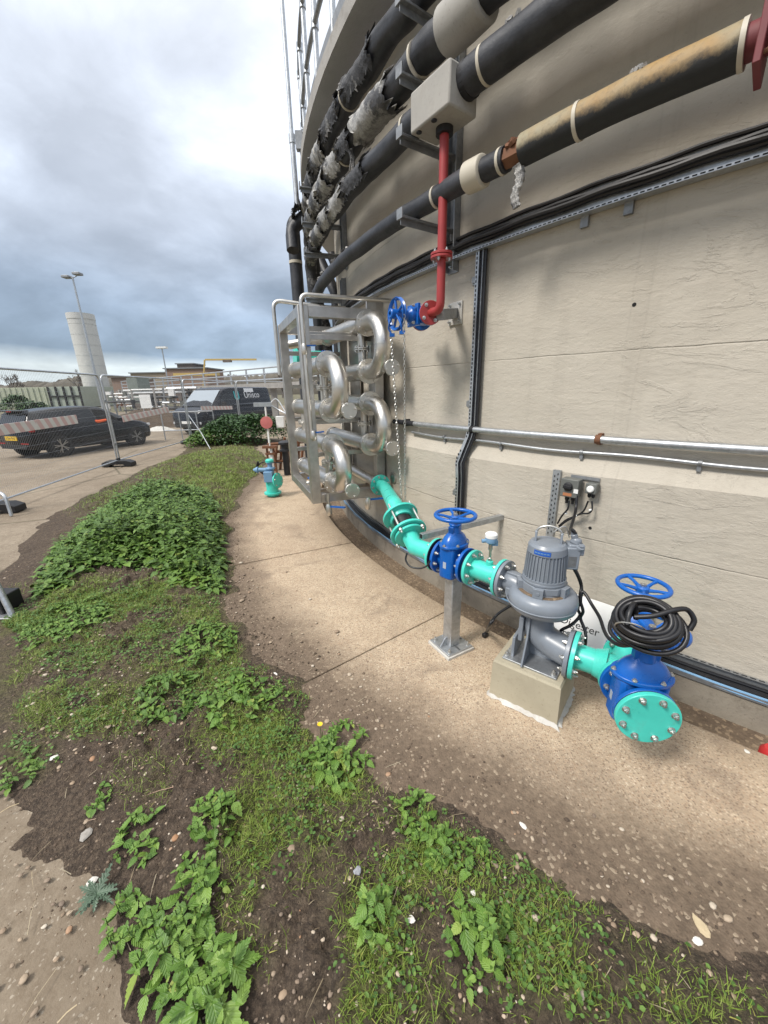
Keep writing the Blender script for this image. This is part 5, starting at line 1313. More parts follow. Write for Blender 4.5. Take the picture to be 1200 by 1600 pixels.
# ------------------------------------------------------------------ vehicles
CARP = NT('black_car_paint').out((.007, .008, .011), .22, .0, Specular_IOR_Level=.4)
VANP = NT('dark_navy_van_paint').out((.008, .010, .017), .24, .0, Specular_IOR_Level=.4)
TRIM = plain('black_trim', (.015, .015, .016), .6)
ALLOY = metal('alloy_rim', (.42, .42, .43), .3, .1)
LAMP = NT('headlamp_glass').out((.55, .57, .6), .08)
TAIL = plain('tail_lamp', (.25, .01, .012), .2)
YPL = plain('yellow_plate', (.75, .48, .03), .4)
ORANGE = plain('orange_hi_vis', (.85, .12, .02), .6)
SKIN = plain('skin', (.45, .27, .19), .5)
def lerp_tab(x, xs, ys): return float(np.interp(x, xs, ys))
def loft_body(xs, wh, zt, zb, n=3):
    b = MB(); X = []
    for i in range(len(xs) - 1): X += [xs[i] + (xs[i + 1] - xs[i]) * k / n for k in range(n)]
    X.append(xs[-1]); vs = []
    for x in X:
        w_, t_, o_ = lerp_tab(x, xs, wh), lerp_tab(x, xs, zt), lerp_tab(x, xs, zb); h_ = t_ - o_
        half = [(0, o_), (w_ * .86, o_), (w_ * .97, o_ + h_ * .12), (w_, o_ + h_ * .35), (w_ * .995, o_ + h_ * .62), (w_ * .975, o_ + h_ * .82), (w_ * .93, t_ - .015), (w_ * .86, t_ + .004), (0, t_ + .03)]
        vs += [V((x, y, z)) for y, z in half] + [V((x, -y, z)) for y, z in half[-2:0:-1]]
    q = 16
    fs = [(i * q + j, i * q + (j + 1) % q, (i + 1) * q + (j + 1) % q, (i + 1) * q + j) for i in range(len(X) - 1) for j in range(q)]
    fs += [tuple(range(q)), tuple((len(X) - 1) * q + j for j in range(q))]
    b.add(vs, fs); return b
def loft_cab(rows, n=4):
    """rows: (x, half width at belt, belt z, half width at roof, roof z)"""
    xs = [r[0] for r in rows]; X = []
    for i in range(len(xs) - 1): X += [xs[i] + (xs[i + 1] - xs[i]) * k / n for k in range(n)]
    X.append(xs[-1]); b = MB(); vs = []
    g = lambda x, k: lerp_tab(x, xs, [r[k] for r in rows])
    for x in X:
        wb_, zb_, wt_, zt_ = g(x, 1), g(x, 2), g(x, 3), g(x, 4); half = [(wb_, zb_ - .02), (wt_, zt_ - .045), (wt_ - .05, zt_ - .008), (wt_ * .5, zt_ + .012), (0, zt_ + .016)]
        vs += [V((x, y, z)) for y, z in half] + [V((x, -y, z)) for y, z in half[-2::-1]]
    q = 9
    b.add(vs, [(i * q + j, i * q + j + 1, (i + 1) * q + j + 1, (i + 1) * q + j) for i in range(len(X) - 1) for j in range(q - 1)] + [tuple(range(q)), tuple((len(X) - 1) * q + j for j in range(q))])
    def side(x, k, s, off=.006):
        wb_, zb_, wt_, zt_ = g(x, 1), g(x, 2), g(x, 3), g(x, 4)
        return V((x, s * (wb_ + (wt_ - wb_) * k + off), zb_ - .02 + (zt_ - .045 - zb_ + .02) * k))
    return b, side
def glass(side, x0, x1, k0, k1, s, parent, name, mat, n=6):
    b = MB(); vs = []
    for i in range(n + 1):
        u = i / n; xa = x0[0] + (x1[0] - x0[0]) * u; xb = x0[1] + (x1[1] - x0[1]) * u
        vs += [side(xa, k0, s), side(xb, k1, s), side(xb, k1, s, -.01), side(xa, k0, s, -.01)]
    fs = [(i * 4 + j, i * 4 + (j + 1) % 4, i * 4 + 4 + (j + 1) % 4, i * 4 + 4 + j) for i in range(n) for j in range(4)]
    b.add(vs, fs + [(0, 1, 2, 3), tuple(n * 4 + j for j in range(4))]); return b.build(name, mat, parent)
def car_wheel(parent, x, y, r, s, spokes=5):
    o = V((x, y, r)); m = fr(o, (0, s, 0), UP)
    b = MB(); b.lathe(m, [(-.19, r * .62), (-.19, r * .93), (-.16, r), (-.03, r), (0, r * .94), (.004, r * .70), (-.02, r * .66)], 32, cap=False); w_ = b.build('wheel', BLACK, parent)
    b = MB(); b.lathe(m, [(-.03, r * .66), (.0, r * .68), (.003, r * .72)], 32, cap=False); b.lathe(m, [(-.09, r * .66), (-.088, r * .02)], 24, cap=False)
    rim = b.build('rim', TRIM, w_); b = MB()
    b.lathe(m, [(-.012, r * .675), (.002, r * .70), (.0, r * .715), (-.01, r * .69)], 32, cap=False)
    for i in range(spokes):
        for dd in (-.16, .16):
            a = 2 * math.pi * i / spokes + .3
            p0 = m @ V((r * .10 * math.cos(a), r * .10 * math.sin(a), -.012)); p1 = m @ V((r * .68 * math.cos(a + dd), r * .68 * math.sin(a + dd), -.008)); b.bar(p0, p1, .026, .02, upv=V((0, s, 0)))
    b.lathe(m, [(-.02, r * .15), (-.004, r * .13)], 16); b.build('spokes', ALLOY, w_)
def arch(parent, x, y, r, s):
    b = MB(); b.lathe(fr(V((x, y, r - .01)), (0, s, 0), UP), [(-.2, r * 1.14), (.003, r * 1.14)], 32); b.build('wheel_arch_shade', BLK, parent)  # solid black disc in place of the shaded cavity behind the wheel

car = thing('parked_car', 'black hatchback with five spoke alloy wheels parked beyond the mesh fence', 'car')
xs = [-2.09, -2.04, -1.8, -1.31, -.6, .2, .9, 1.31, 1.75, 2.05, 2.18]
body = loft_body(xs, [.74, .80, .87, .90, .90, .90, .895, .88, .84, .74, .56], [.88, .93, .99, .98, .96, .945, .935, .91, .84, .74, .64], [.40, .30, .24, .22, .20, .20, .21, .22, .22, .24, .32]).build('body', CARP, car, ang=50)
b, side = loft_cab([(-2.0, .80, .97, .72, 1.02), (-1.80, .83, .97, .60, 1.37), (-1.0, .85, .96, .64, 1.455), (-.1, .85, .95, .65, 1.475), (.35, .85, .945, .63, 1.43), (.62, .85, .94, .63, 1.30), (1.22, .83, .94, .74, .99)]); b.build('cabin', CARP, car, ang=40)
for s in (1, -1):
    glass(side, (-1.62, -1.55), (-.92, -.95), .12, .88, s, car, 'side_window', DKGLASS); glass(side, (-.86, -.88), (-.02, -.06), .10, .90, s, car, 'side_window', DKGLASS)
    glass(side, (.05, .02), (.86, .40), .10, .88, s, car, 'side_window', DKGLASS if s > 0 else BLK)  # open window on the driver's side: black panel painted for the dark interior
    for x in (-1.31, 1.31): arch(car, x, s * .895, .325, s); car_wheel(car, x, s * .91, .325, s)
    b = MB(); b.box((.72, s * 1.0, .99), (.07, .09, .06)); b.bar((.74, s * .86, .95), (.74, s * .96, .98), .03, .03); b.build('mirror', CARP, car, bevel=.02)
    b = MB(); b.box((-.25, s * .905, .84), (.09, .012, .014)); b.box((-1.02, s * .905, .86), (.09, .012, .014)); b.build('door_handle', CARP, car, bevel=.004)
    b = MB(); b.box((0, s * .893, .30), (1.0, .012, .03)); b.build('sill_trim', TRIM, car)
    b = MB(); b.box((-1.97, s * .72, .86), (.07, .13, .055), X=(1, s * -.35, 0)); b.build('tail_light', TAIL, car, bevel=.01)
    b = MB(); b.box((2.0, s * .60, .70), (.10, .14, .045), X=(1, s * -.6, 0)); b.build('headlight', LAMP, car, bevel=.01)
    b = MB(); b.box((-2.08, s * .55, .47), (.015, .18, .018)); b.build('rear_reflector', TAIL, car)
rw = V((-1.905, 0, 1.19)); rn_ = V((-.88, 0, .45)).normalized(); b = MB(); b.box(rw + rn_ * .008, (.155, .58, .004), X=V((.45, 0, .88)), Z=rn_); b.build('rear_window', DKGLASS, car)
b = MB(); b.box((-1.86, 0, 1.415), (.10, .58, .022)); b.build('spoiler', CARP, car, bevel=.015)
b = MB(); b.box((-1.965, 0, 1.40), (.004, .12, .012)); b.build('brake_light', TAIL, car)
b = MB(); b.bar(rw + rn_ * .02 + V((-.02, -.05, -.1)), rw + rn_ * .02 + V((-.02, .28, -.11)), .02, .02); b.build('rear_wiper', TRIM, car)
b = MB(); b.box((-2.10, 0, .62), (.01, .27, .06)); npl = b.build('number_plate', YPL, car, bevel=.003)
INKP = plain('plate_lettering', (.01, .01, .01), .5)
mp = Matrix(((0, 0, -1, -2.1115), (-1, 0, 0, 0), (0, 1, 0, .62), (0, 0, 0, 1))); text('lettering', 'SC64 FNZ', mp, .105, INKP, npl, .0005)
b = MB(); b.box((-2.07, 0, .36), (.03, .60, .06)); b.build('rear_diffuser', TRIM, car, bevel=.01)
b = MB(); b.box((2.16, 0, .42), (.02, .50, .09)); b.build('front_grille', TRIM, car)
cw = (gz(103, 712) + gz(215, 695)) / 2; hd = (gz(215, 695) - gz(103, 712)).normalized(); lf = V((-hd.y, hd.x, 0)); CS = .955
car.location = cw + lf * .88 * CS; car.rotation_euler = (0, 0, math.atan2(hd.y, hd.x)); car.scale = (CS,) * 3
# driver in hi-vis with an arm on the open window sill
def skin_person(name, V_, E_, rad, mat, label):
    me = bpy.data.meshes.new(name); me.from_pydata(V_, E_, []); o = bpy.data.objects.new(name, me); COL.objects.link(o); me.materials.append(mat)
    sk = o.modifiers.new('skin', 'SKIN'); sv = me.skin_vertices[0].data if me.skin_vertices else None
    if sv is None:
        bm = bmesh.new(); bm.from_mesh(me); bm.verts.layers.skin.verify(); bm.to_mesh(me); bm.free(); sv = me.skin_vertices[0].data
    for i, r in enumerate(rad): sv[i].radius = (r, r * (1 if not isinstance(r, tuple) else 1)); sv[i].use_root = (i == 0)
    ss_ = o.modifiers.new('sub', 'SUBSURF'); ss_.levels = 1; ss_.render_levels = 2; sk.use_smooth_shade = True; return tag(o, label, 'person')
pv = [(-.15, -.36, .50), (-.20, -.36, .78), (-.22, -.36, 1.0), (-.22, -.36, 1.10), (-.20, -.36, 1.22), (-.20, -.55, 1.02), (.02, -.86, .96), (.24, -.88, .99), (.32, -.84, 1.0), (-.20, -.17, 1.02), (.02, -.12, .84), (.25, -.2, .92), (.2, -.27, .47), (.55, -.27, .3), (.2, -.46, .47), (.55, -.46, .3)]
pe = [(0, 1), (1, 2), (2, 3), (3, 4), (2, 5), (5, 6), (6, 7), (7, 8), (2, 9), (9, 10), (10, 11), (0, 12), (12, 13), (0, 14), (14, 15)]
per = skin_person('person', pv, pe, [.15, .16, .14, .06, .105, .075, .055, .042, .04, .075, .055, .045, .085, .06, .085, .06], ORANGE, 'person in an orange hi-vis jacket at the wheel, arm resting on the open car window')
per.matrix_world = Matrix.Translation(car.location) @ Matrix.Rotation(math.atan2(hd.y, hd.x), 4, 'Z') @ Matrix.Scale(CS, 4)

van = thing('parked_van', 'dark navy panel van with a teal and white logo parked beyond the fence', 'van')
xs = [-2.45, -2.42, -1.6, -.5, .6, 1.2, 1.55, 2.1, 2.42, 2.5]
loft_body(xs, [.90, .96, .98, .98, .98, .98, .97, .95, .86, .74], [1.15, 1.16, 1.16, 1.16, 1.16, 1.16, 1.16, 1.10, .98, .90], [.35, .3, .28, .26, .26, .26, .26, .26, .28, .34]).build('body', VANP, van, ang=50)
b, side = loft_cab([(-2.44, .955, 1.15, .80, 1.90), (-2.3, .97, 1.15, .84, 1.97), (-1.0, .975, 1.15, .85, 1.98), (.6, .97, 1.15, .85, 1.97), (.95, .965, 1.15, .82, 1.90), (1.3, .96, 1.13, .80, 1.62), (1.86, .90, 1.08, .84, 1.18)]); b.build('cabin', VANP, van, ang=40)
for s in (1, -1):
    glass(side, (.42, .42), (1.50, 1.02), .05, .80, s, van, 'side_window', DKGLASS)
    for x in (-1.45, 1.5): arch(van, x, s * .975, .33, s); car_wheel(van, x, s * .985, .33, s)
    b = MB(); b.box((1.30, s * 1.10, 1.22), (.06, .10, .12)); b.bar((1.34, s * .95, 1.15), (1.32, s * 1.05, 1.2), .04, .05); b.build('mirror', TRIM, van, bevel=.02)
    b = MB(); b.prism(fr(V((2.28, s * .74, .93)), (.78, s * .62, .1), UP), [(-.07, -.20), (.06, -.16), (.10, .16), (-.03, .20)], -.03, .035); b.build('headlight', LAMP, van, bevel=.01)
    b = MB(); b.box((2.44, s * .66, .50), (.04, .12, .05), X=(1, s * -.4, 0)); b.build('fog_lamp', LAMP, van, bevel=.008)
    b = MB(); b.box((.55, s * .98, 1.02), (.09, .012, .016)); b.build('door_handle', TRIM, van, bevel=.004)
    b = MB(); b.box((-.2, s * .978, .55), (1.2, .012, .035)); b.build('side_moulding', TRIM, van)
wsn = V((.78, 0, .62)).normalized(); 
b = MB(); vs = []
for i in range(9):
    y = -.80 + 1.6 * i / 8; vs += [V((1.80 - abs(y) * .03, y * 1.02, 1.20)), V((1.06, y * .93, 1.845))]
b.add([p + wsn * .02 for p in vs] + [p - wsn * .03 for p in vs], [(2 * i, 2 * i + 2, 2 * i + 3, 2 * i + 1) for i in range(8)]); b.build('windscreen', NT('windscreen_glass').out((.30, .34, .38), .06), van)
b = MB()
for y in (-.25, .25): b.bar((1.86, y - .25, 1.17), (1.72, y + .25, 1.26), .02, .02)
b.build('wiper', TRIM, van)
b = MB(); b.box((2.47, 0, .80), (.02, .46, .10)); b.build('grille', TRIM, van, bevel=.01)
b = MB()
for k in (-1, 0, 1): b.box((2.492, 0, .80 + k * .055), (.006, .42, .008))
b.build('grille_bars', ALLOY, van)
b = MB(); b.box((2.50, 0, .42), (.03, .66, .12)); b.build('bumper', TRIM, van, bevel=.02)
b = MB(); b.box((2.535, 0, .52), (.006, .26, .055)); b.build('number_plate', WHITE, van, bevel=.002)
VT = plain('teal_logo', (.03, .42, .46), .5); VWH = plain('white_logo', (.75, .77, .8), .5)
dy = V((0, 1, 0)); zt1, zt0 = 1.86, 1.62
ys = .893
def vm(x, z):
    p = side(x, (z - 1.13) / (1.98 - .045 - 1.13), 1, .012); tilt = V((0, -.13, .80)).normalized(); n_ = V((-1, 0, 0)).cross(tilt)
    m = Matrix.Identity(4)
    for i in range(3): m[i][0] = (-1, 0, 0)[i]; m[i][1] = tilt[i]; m[i][2] = n_[i]; m[i][3] = p[i]
    return m
b = MB(); m_ = vm(.20, 1.62)
for s in (-1, 1): b.prism(m_, [(s * .10, -.12), (s * .17, -.12), (s * .17, .17), (s * .10, .17)], 0, .004)
b.prism(m_, [(-.17, -.12), (-.05, -.12), (-.05, -.18), (-.11, -.20)], 0, .004); b.prism(m_, [(.17, -.12), (.05, -.12), (.05, -.18), (.11, -.20)], 0, .004); b.prism(m_, [(-.07, -.12), (.07, -.12), (.07, -.23), (-.07, -.23)], 0, .004)
b.build('logo', VT, van)
text('lettering', 'Unisco', vm(-.92, 1.60), .42, VWH, van, .002)
b = MB(); b.prism(vm(-.75, 1.83), [(-.35, -.09), (.35, -.09), (.35, .09), (-.35, .09)], 0, .003); b.build('white_panel', VWH, van)
b = MB(); b.prism(vm(-.9, 1.20), [(-1.4, -.006), (1.4, -.006), (1.4, .006), (-1.4, .006)], -.006, .004); b.build('waist_line', ALLOY, van)
vf = V((-7.60, 16.9, 0)); vd = V((.34, .94, 0)).normalized(); vn = V((-vd.y, vd.x, 0))
van.location = vf + vd * 2.48 + vn * .97; van.rotation_euler = (0, 0, math.atan2(-vd.y, -vd.x))

# ------------------------------------------------------------------ valves and posts at the far end of the path
hy = thing('valve_stand', 'teal flanged outlet with a blue valve on top standing on the path by the frame', 'valve', gz(427, 776))
o = gz(427, 774)
b = MB(); b.lathe(fr(o, UP), [(0, .12), (.05, .12), (.05, .18), (.085, .18), (.086, .125), (.30, .125), (.42, .12), (.47, .08)], 24); b.build('body', TEAL, hy)
b = MB(); b.lathe(fr(o + UP * .33, CR - CF * .4), [(.02, .11), (.14, .11), (.141, .16), (.17, .16)], 24); f_ = b.build('outlet_flange', TEAL, hy); bolts(f_, o + UP * .33 + (CR - CF * .4).normalized() * .17, CR - CF * .4, 6, .13, .02, .012)
b = MB(); b.box(o + UP * .40 - CF * .12 - CR * .02, (.09, .05, .11), X=CR); b.lathe(fr(o + UP * .47, UP), [(0, .07), (.10, .07), (.11, .10), (.14, .10), (.15, .05), (.22, .05), (.24, .08), (.26, .08)], 18); b.build('actuator', BLUEC, hy, bevel=.008)
b = MB(); b.tube([o + UP * .56, o + UP * .56 - CR * .26], .045, 12); b.lathe(fr(o + UP * .56 - CR * .26, -CR), [(0, .07), (.03, .06), (.10, .02)], 12); b.build('gearbox', BLUEC, hy)
b = MB(); b.lathe(fr(o + UP * .73, UP), [(0, .085), (.04, .085), (.06, .06)], 18); b.build('cap', TEAL, hy)
hy.scale = (.82, .82, .82)
o = gz(427, 745); b = MB()
ry = thing('valve_yoke', 'rusty open valve yoke standing behind the teal outlet', 'valve', o)
for s in (-1, 1): b.tube([o + CR * s * .09, o + CR * s * .07 + UP * .62], .022, 8)
b.box(o + UP * .64, (.15, .06, .025), X=CR); b.box(o + UP * .50, (.10, .05, .02), X=CR); b.build('frame', RUST, ry)
b = MB(); b.tube([o + UP * .1, o + UP * .95], .016, 8); b.tube([o + UP * .2 + CR * .02, o + UP * .60 + CR * .02], .03, 8); b.build('spindle', WHITE, ry)
b = MB(); b.lathe(fr(o + V((.26, .2, 0)), UP), [(0, .07), (.5, .07), (.52, .12), (.55, .12), (.56, .08), (.66, .08), (.67, .13), (.71, .13), (.74, .06)], 20); b.build('dark_flanged_body', GALVD if False else BITU, ry)
b = MB(); b.tube(bez([o + V((-.25, -.1, .35)), o + V((-.3, -.05, .2)), o + V((-.15, 0, .02))]), .022, 8); b.tube(bez([o + V((-.35, -.1, .1)), o + V((-.2, -.05, .32)), o + V((.2, 0, .3))]), .012, 8); b.build('hose', BLACK, ry)
rd = thing('red_disc_post', 'faded red round disc on a thin white post near the van rear', 'post', gz(424, 722))
o = gz(424, 722); zd_ = zat(o.x, o.y, 660); ztp = zat(o.x, o.y, 632)
b = MB(); b.tube([o, V((o.x, o.y, ztp))], .024, 10); b.build('post', WHITE, rd)
b = MB(); b.lathe(fr(V((o.x, o.y - .05, zd_)), (0, -1, 0)), [(-.015, .15), (.015, .15), (.02, .06), (.022, .03)], 28); b.build('disc', PINK, rd)
b = MB(); b.box(V((o.x - .06, o.y, ztp)), (.22, .03, .05)); b.tube(bez([V((o.x + .1, o.y, ztp)), V((o.x + .3, o.y, ztp + .12)), V((o.x + .55, o.y - .2, ztp - .2))]), .012, 8); b.tube(bez([V((o.x + .1, o.y, ztp)), V((o.x + .35, o.y, ztp - .15)), V((o.x + .6, o.y - .2, ztp - .25))]), .02, 8); b.build('bracket', GALV, rd)
b = MB(); b.box(V((o.x + .32, o.y + .1, zd_)), (.10, .08, .14)); b.build('junction_box', WHITE, rd, bevel=.01)
o = gz(436, 735) ; b = MB()
for i in range(7): 
    b.tube([o + V((.1 * i - .1, .12 * (i % 3), .0)), o + V((.1 * i, .1 * (i % 2), .55 + .1 * (i % 3)))], .03, 8)
for z in (.2, .42, .6): b.tube([o + V((-.2, 0, z)), o + V((.75, .2, z + .03))], .035, 10)
tag(b.build('pipe_manifold', RUST), 'tangle of rusty small pipework just left of the stainless frame', 'pipework')

# ------------------------------------------------------------------ the works beyond
def slab_at(name, x0, x1, yt, yb, Y, depth, mat, label, cat, group=None, ground=False, roof=None):
    a, c = atY(x0, yb, Y), atY(x1, yb, Y); zt_ = atY((x0 + x1) / 2, yt, Y).z; zb_ = 0 if ground else a.z
    t = thing(name, label, cat, V(((a.x + c.x) / 2, Y, max(0, zb_))), group)
    b = MB(); b.box(((a.x + c.x) / 2, Y + depth / 2, (zt_ + zb_) / 2), ((c.x - a.x) / 2, depth / 2, (zt_ - zb_) / 2)); b.build('wall', mat, t, bevel=.02)
    if roof:
        b = MB(); b.box(((a.x + c.x) / 2, Y + depth / 2, zt_ + .12), ((c.x - a.x) / 2 + .3, depth / 2 + .3, .12)); b.build('roof', roof, t)
    return t, (a.x, c.x, zb_, zt_)
PALEG = conc('pale_green_cladding', (.36, .39, .29), (.46, .48, .37), (.25, .26, .18), .4, .1)
t, (xa, xc, za, zt_) = slab_at('storage_building', -60, 82, 606, 640, 62, 12, PALEG, 'long pale green low building behind the hatchback', 'building', ground=True)
for i in range(16):
    b = MB(); x = xa + (xc - xa) * (i + .5) / 16; b.box((x, 61.95, zt_ / 2), (.08, .08, zt_ / 2 - .05)); b.build('rib', PALEG, t)
t, (xa, xc, za, zt_) = slab_at('storage_building', 84, 132, 604, 640, 60, 9, conc('grey_green_panels', (.32, .36, .30), (.40, .44, .37)), 'grey green building with dark frames left of the tall silo', 'building', ground=True)
for i in range(5):
    b = MB(); x = xa + (xc - xa) * i / 4; b.box((x, 59.9, zt_ / 2), (.10, .1, zt_ / 2)); b.build('dark_post', TRIM, t)
b = MB(); b.box(((xa + xc) / 2, 59.9, zt_ * .55), ((xc - xa) / 2, .08, .10)); b.build('dark_rail', TRIM, t)
so_ = atY(152, 606, 72); zt_ = zat(so_.x, so_.y, 491); sl_ = thing('silo', 'tall pale grey cylindrical silo standing against the clouds', 'silo', V((so_.x, so_.y, 0)))
b = MB(); rS = 1.95; b.lathe(fr(V((so_.x, so_.y, 0)), UP), [(0, rS), (zt_ - .9, rS)], 40, cap=False); b.lathe(fr(V((so_.x, so_.y, 0)), UP), [(zt_ - .9, rS), (zt_ - .88, rS * 1.03), (zt_, rS * 1.03), (zt_, 0.01)], 40, cap=False); b.build('shell', metal('silo_cladding', (.55, .54, .52), .5, .12, metallic=.25), sl_)
for i in range(1, 9): 
    b = MB(); b.torus(fr(V((so_.x, so_.y, zt_ * i / 9)), UP), rS, .025, 40, 5); b.build('seam', GALV, sl_)
mo = atY(157, 620, 40); zm = zat(mo.x, mo.y, 434); ms = thing('floodlight_mast', 'tall thin mast with two floodlights in front of the silo', 'light mast', V((mo.x, mo.y, 0)), 'floodlight masts')
b = MB(); b.tube([V((mo.x, mo.y, 0)), V((mo.x, mo.y, zm))], [.13, .07], 10); b.build('pole', GALV, ms)
for s, l in ((-1, .9), (1, .5)):
    b = MB(); b.box((mo.x + s * .42 + (.1 if s > 0 else -.1), mo.y, zm + .15 + (.15 if s > 0 else -.08)), (.32, .3, .10), X=(1, 0, s * -.1)); b.bar((mo.x, mo.y, zm), (mo.x + s * .4, mo.y, zm + .12), .07, .07); b.build('floodlight', GALVD, ms, bevel=.03)
mo = atY(263, 600, 75); zm = zat(mo.x, mo.y, 545); ms = thing('floodlight_mast', 'small distant lamp mast left of the flat roofed brick building', 'light mast', V((mo.x, mo.y, 0)), 'floodlight masts')
b = MB(); b.tube([V((mo.x, mo.y, 0)), V((mo.x, mo.y, zm))], .11, 8); b.build('pole', GALV, ms); b = MB(); b.box((mo.x, mo.y, zm + .2), (.9, .4, .15)); b.build('floodlight', WHITE, ms)
BRK = conc('red_brown_brick', (.24, .16, .125), (.30, .21, .165)); DKB = conc('dark_timber_cladding', (.12, .10, .09), (.17, .145, .13)); TANB = conc('tan_render', (.30, .25, .19), (.38, .32, .25))
slab_at('brick_building', 262, 326, 576, 604, 95, 10, BRK, 'long low brick building behind the raised walkway', 'building', roof=GALVD, ground=True)
slab_at('flat_roof_tower', 278, 303, 569, 580, 96, 6, DKB, 'flat roofed dark block on top of the brick building', 'building', roof=GALVD)
slab_at('tan_building', 208, 262, 583, 606, 100, 9, TANB, 'tan low building left of the brick building', 'building', ground=True, roof=GALVD)
slab_at('brick_building', 178, 208, 590, 612, 60, 6, BRK, 'small red brick building right of the tall silo', 'building', ground=True, roof=DKB)
slab_at('plant_unit', 206, 222, 590, 635, 38, 2, conc('green_cabinet', (.17, .20, .18), (.22, .25, .23)), 'dark green tall cabinet among the pipe racks', 'cabinet', ground=True)
# raised walkway with guard rails
wa, wc_ = atY(480, 588, 25), atY(190, 600, 52); wy = thing('raised_walkway', 'long raised concrete walkway with galvanised guard rails beyond the van', 'walkway', (wa + wc_) / 2)
wd = (wc_ - wa).normalized(); z_d = 2.12
b = MB(); b.bar(V((wa.x, wa.y, z_d)), V((wc_.x, wc_.y, z_d)), 1.2, .34); b.build('deck', SLAB, wy)
n = 16
for i in range(n + 1):
    p = wa.lerp(wc_, i / n); b = MB(); b.box((p.x, p.y, z_d + .62), (.05, .05, .60)); b.build('rail_post', GALV, wy)
for z in (.42, .80, 1.18):
    b = MB(); b.tube([V((wa.x, wa.y, z_d + z)), V((wc_.x, wc_.y, z_d + z))], .05, 8); b.build('rail', GALV, wy)
for i in range(5):
    p = wa.lerp(wc_, (i + .5) / 5); b = MB(); b.box((p.x, p.y, z_d / 2 - .1), (.18, .18, z_d / 2 - .08)); b.build('pier', SLAB, wy)
YEL = paint('yellow_crane_paint', (.50, .36, .13), .5, .3)
ga, gb = atY(326, 596, 55), atY(404, 592, 55); gg = thing('gantry', 'thin pale yellow gantry frame above the raised walkway', 'gantry', V((ga.x, 55, 0))); zt_ = zat(ga.x, 55, 562)
b = MB(); b.bar((ga.x, 55, zt_), (gb.x, 55, zt_ - .1), .22, .22); b.build('beam', YEL, gg)
for x, w2 in ((ga.x, .5), (gb.x, .18)):
    b = MB(); b.bar((x, 55, 0), (x, 55, zt_), .18, .18); b.build('leg', YEL, gg)
    if w2 > .3:
        b = MB(); b.bar((x - 1.4, 55, 0), (x - .1, 55, zt_), .16, .16); b.build('brace', YEL, gg)
b = MB(); b.box(((ga.x + gb.x) / 2 - .5, 55, zt_ - .22), (.55, .2, .16)); b.build('hoist', DKB, gg)
ya = atY(286, 586, 60); b = MB(); b.box((ya.x + 2.0, 60, ya.z + .05), (3.2, .5, .20)); tag(b.build('crane_beam', YEL), 'orange yellow beam lying behind the walkway rails', 'beam')
# racks of process pipework
rn = random.Random(5); k = 0
for (x0, x1, Y) in ((160, 250, 34), (205, 300, 30), (240, 330, 27), (165, 215, 44), (255, 345, 36)):
    a = atY(x0, 610, Y); c = atY(x1, 612, Y); a.z = c.z = 0
    lab = ['process pipe rack with grey posts right of the tall silo', 'process pipe rack with white pipes left of the van bonnet', 'process pipe rack directly behind the van windscreen', 'farther pipe rack at the foot of the brick building', 'farther pipe rack below the raised walkway'][k]
    t = thing('pipe_rack', lab, 'pipework', (a + c) / 2, 'process pipe racks beyond the fence'); k += 1
    for i in range(7):
        p = a.lerp(c, i / 6); b = MB(); b.box((p.x, p.y, 1.05), (.045, .045, 1.05)); b.build('post', GALVD if i % 2 else SLAB, t)
    for z in (.45, .8, 1.15, 1.5, 1.8, 2.05):
        u0, u1 = sorted((rn.random() * .5, .5 + rn.random() * .5)); r_ = rn.choice((.05, .08, .12, .06)); b = MB(); b.tube([a.lerp(c, u0) + UP * z + V((0, -.12, 0)), a.lerp(c, u1) + UP * z + V((0, -.12, 0))], r_, 8); b.build('pipe', rn.choice((GALV, WHITE, GALVD, BITU, TANB)), t)
    for i in range(9):
        p = a.lerp(c, rn.random()); z = rn.uniform(.2, 1.9); b = MB(); h_ = rn.uniform(.12, .35)
        if i % 2: b.lathe(fr(V((p.x, p.y - .3, z)), UP), [(0, .1), (h_, .1), (h_ + .02, .16), (h_ + .08, .16), (h_ + .1, .04), (h_ + .3, .04)], 10)
        else: b.box((p.x, p.y - .28, z), (rn.uniform(.08, .2), .1, h_))
        b.build('fitting', rn.choice((GALV, WHITE, DKB, RUST, GALVD, BITU, BOXG)), t)
# low rail, notice and spoil heap in front of the racks
la, lc_ = gz(205, 700), gz(285, 697); la = la + V((0, 2.2, 0)); lc_ = lc_ + V((.2, 2.4, 0)); hr_ = thing('low_railing', 'pale low tubular railing behind the hatchback bonnet', 'railing', (la + lc_) / 2)
for z in (.35, 1.05):
    b = MB(); b.tube([la + UP * z, lc_ + UP * z], .022, 8); b.build('rail', GALV, hr_)
for i in range(4):
    p = la.lerp(lc_, i / 3); b = MB(); b.tube([p, p + UP * 1.05], .022, 8); b.build('post', GALV, hr_)
nb = atY(233, 655, 22); nt = thing('notice_board', 'small pale notice on two legs beyond the low railing', 'notice', V((nb.x, nb.y, 0)))
b = MB(); b.box((nb.x, nb.y, 1.35), (.30, .015, .36)); b.build('panel', WHITE, nt, bevel=.005)
for s in (-1, 1):
    b = MB(); b.box((nb.x + s * .2, nb.y + .02, .55), (.02, .02, .55)); b.build('leg', GALV, nt)
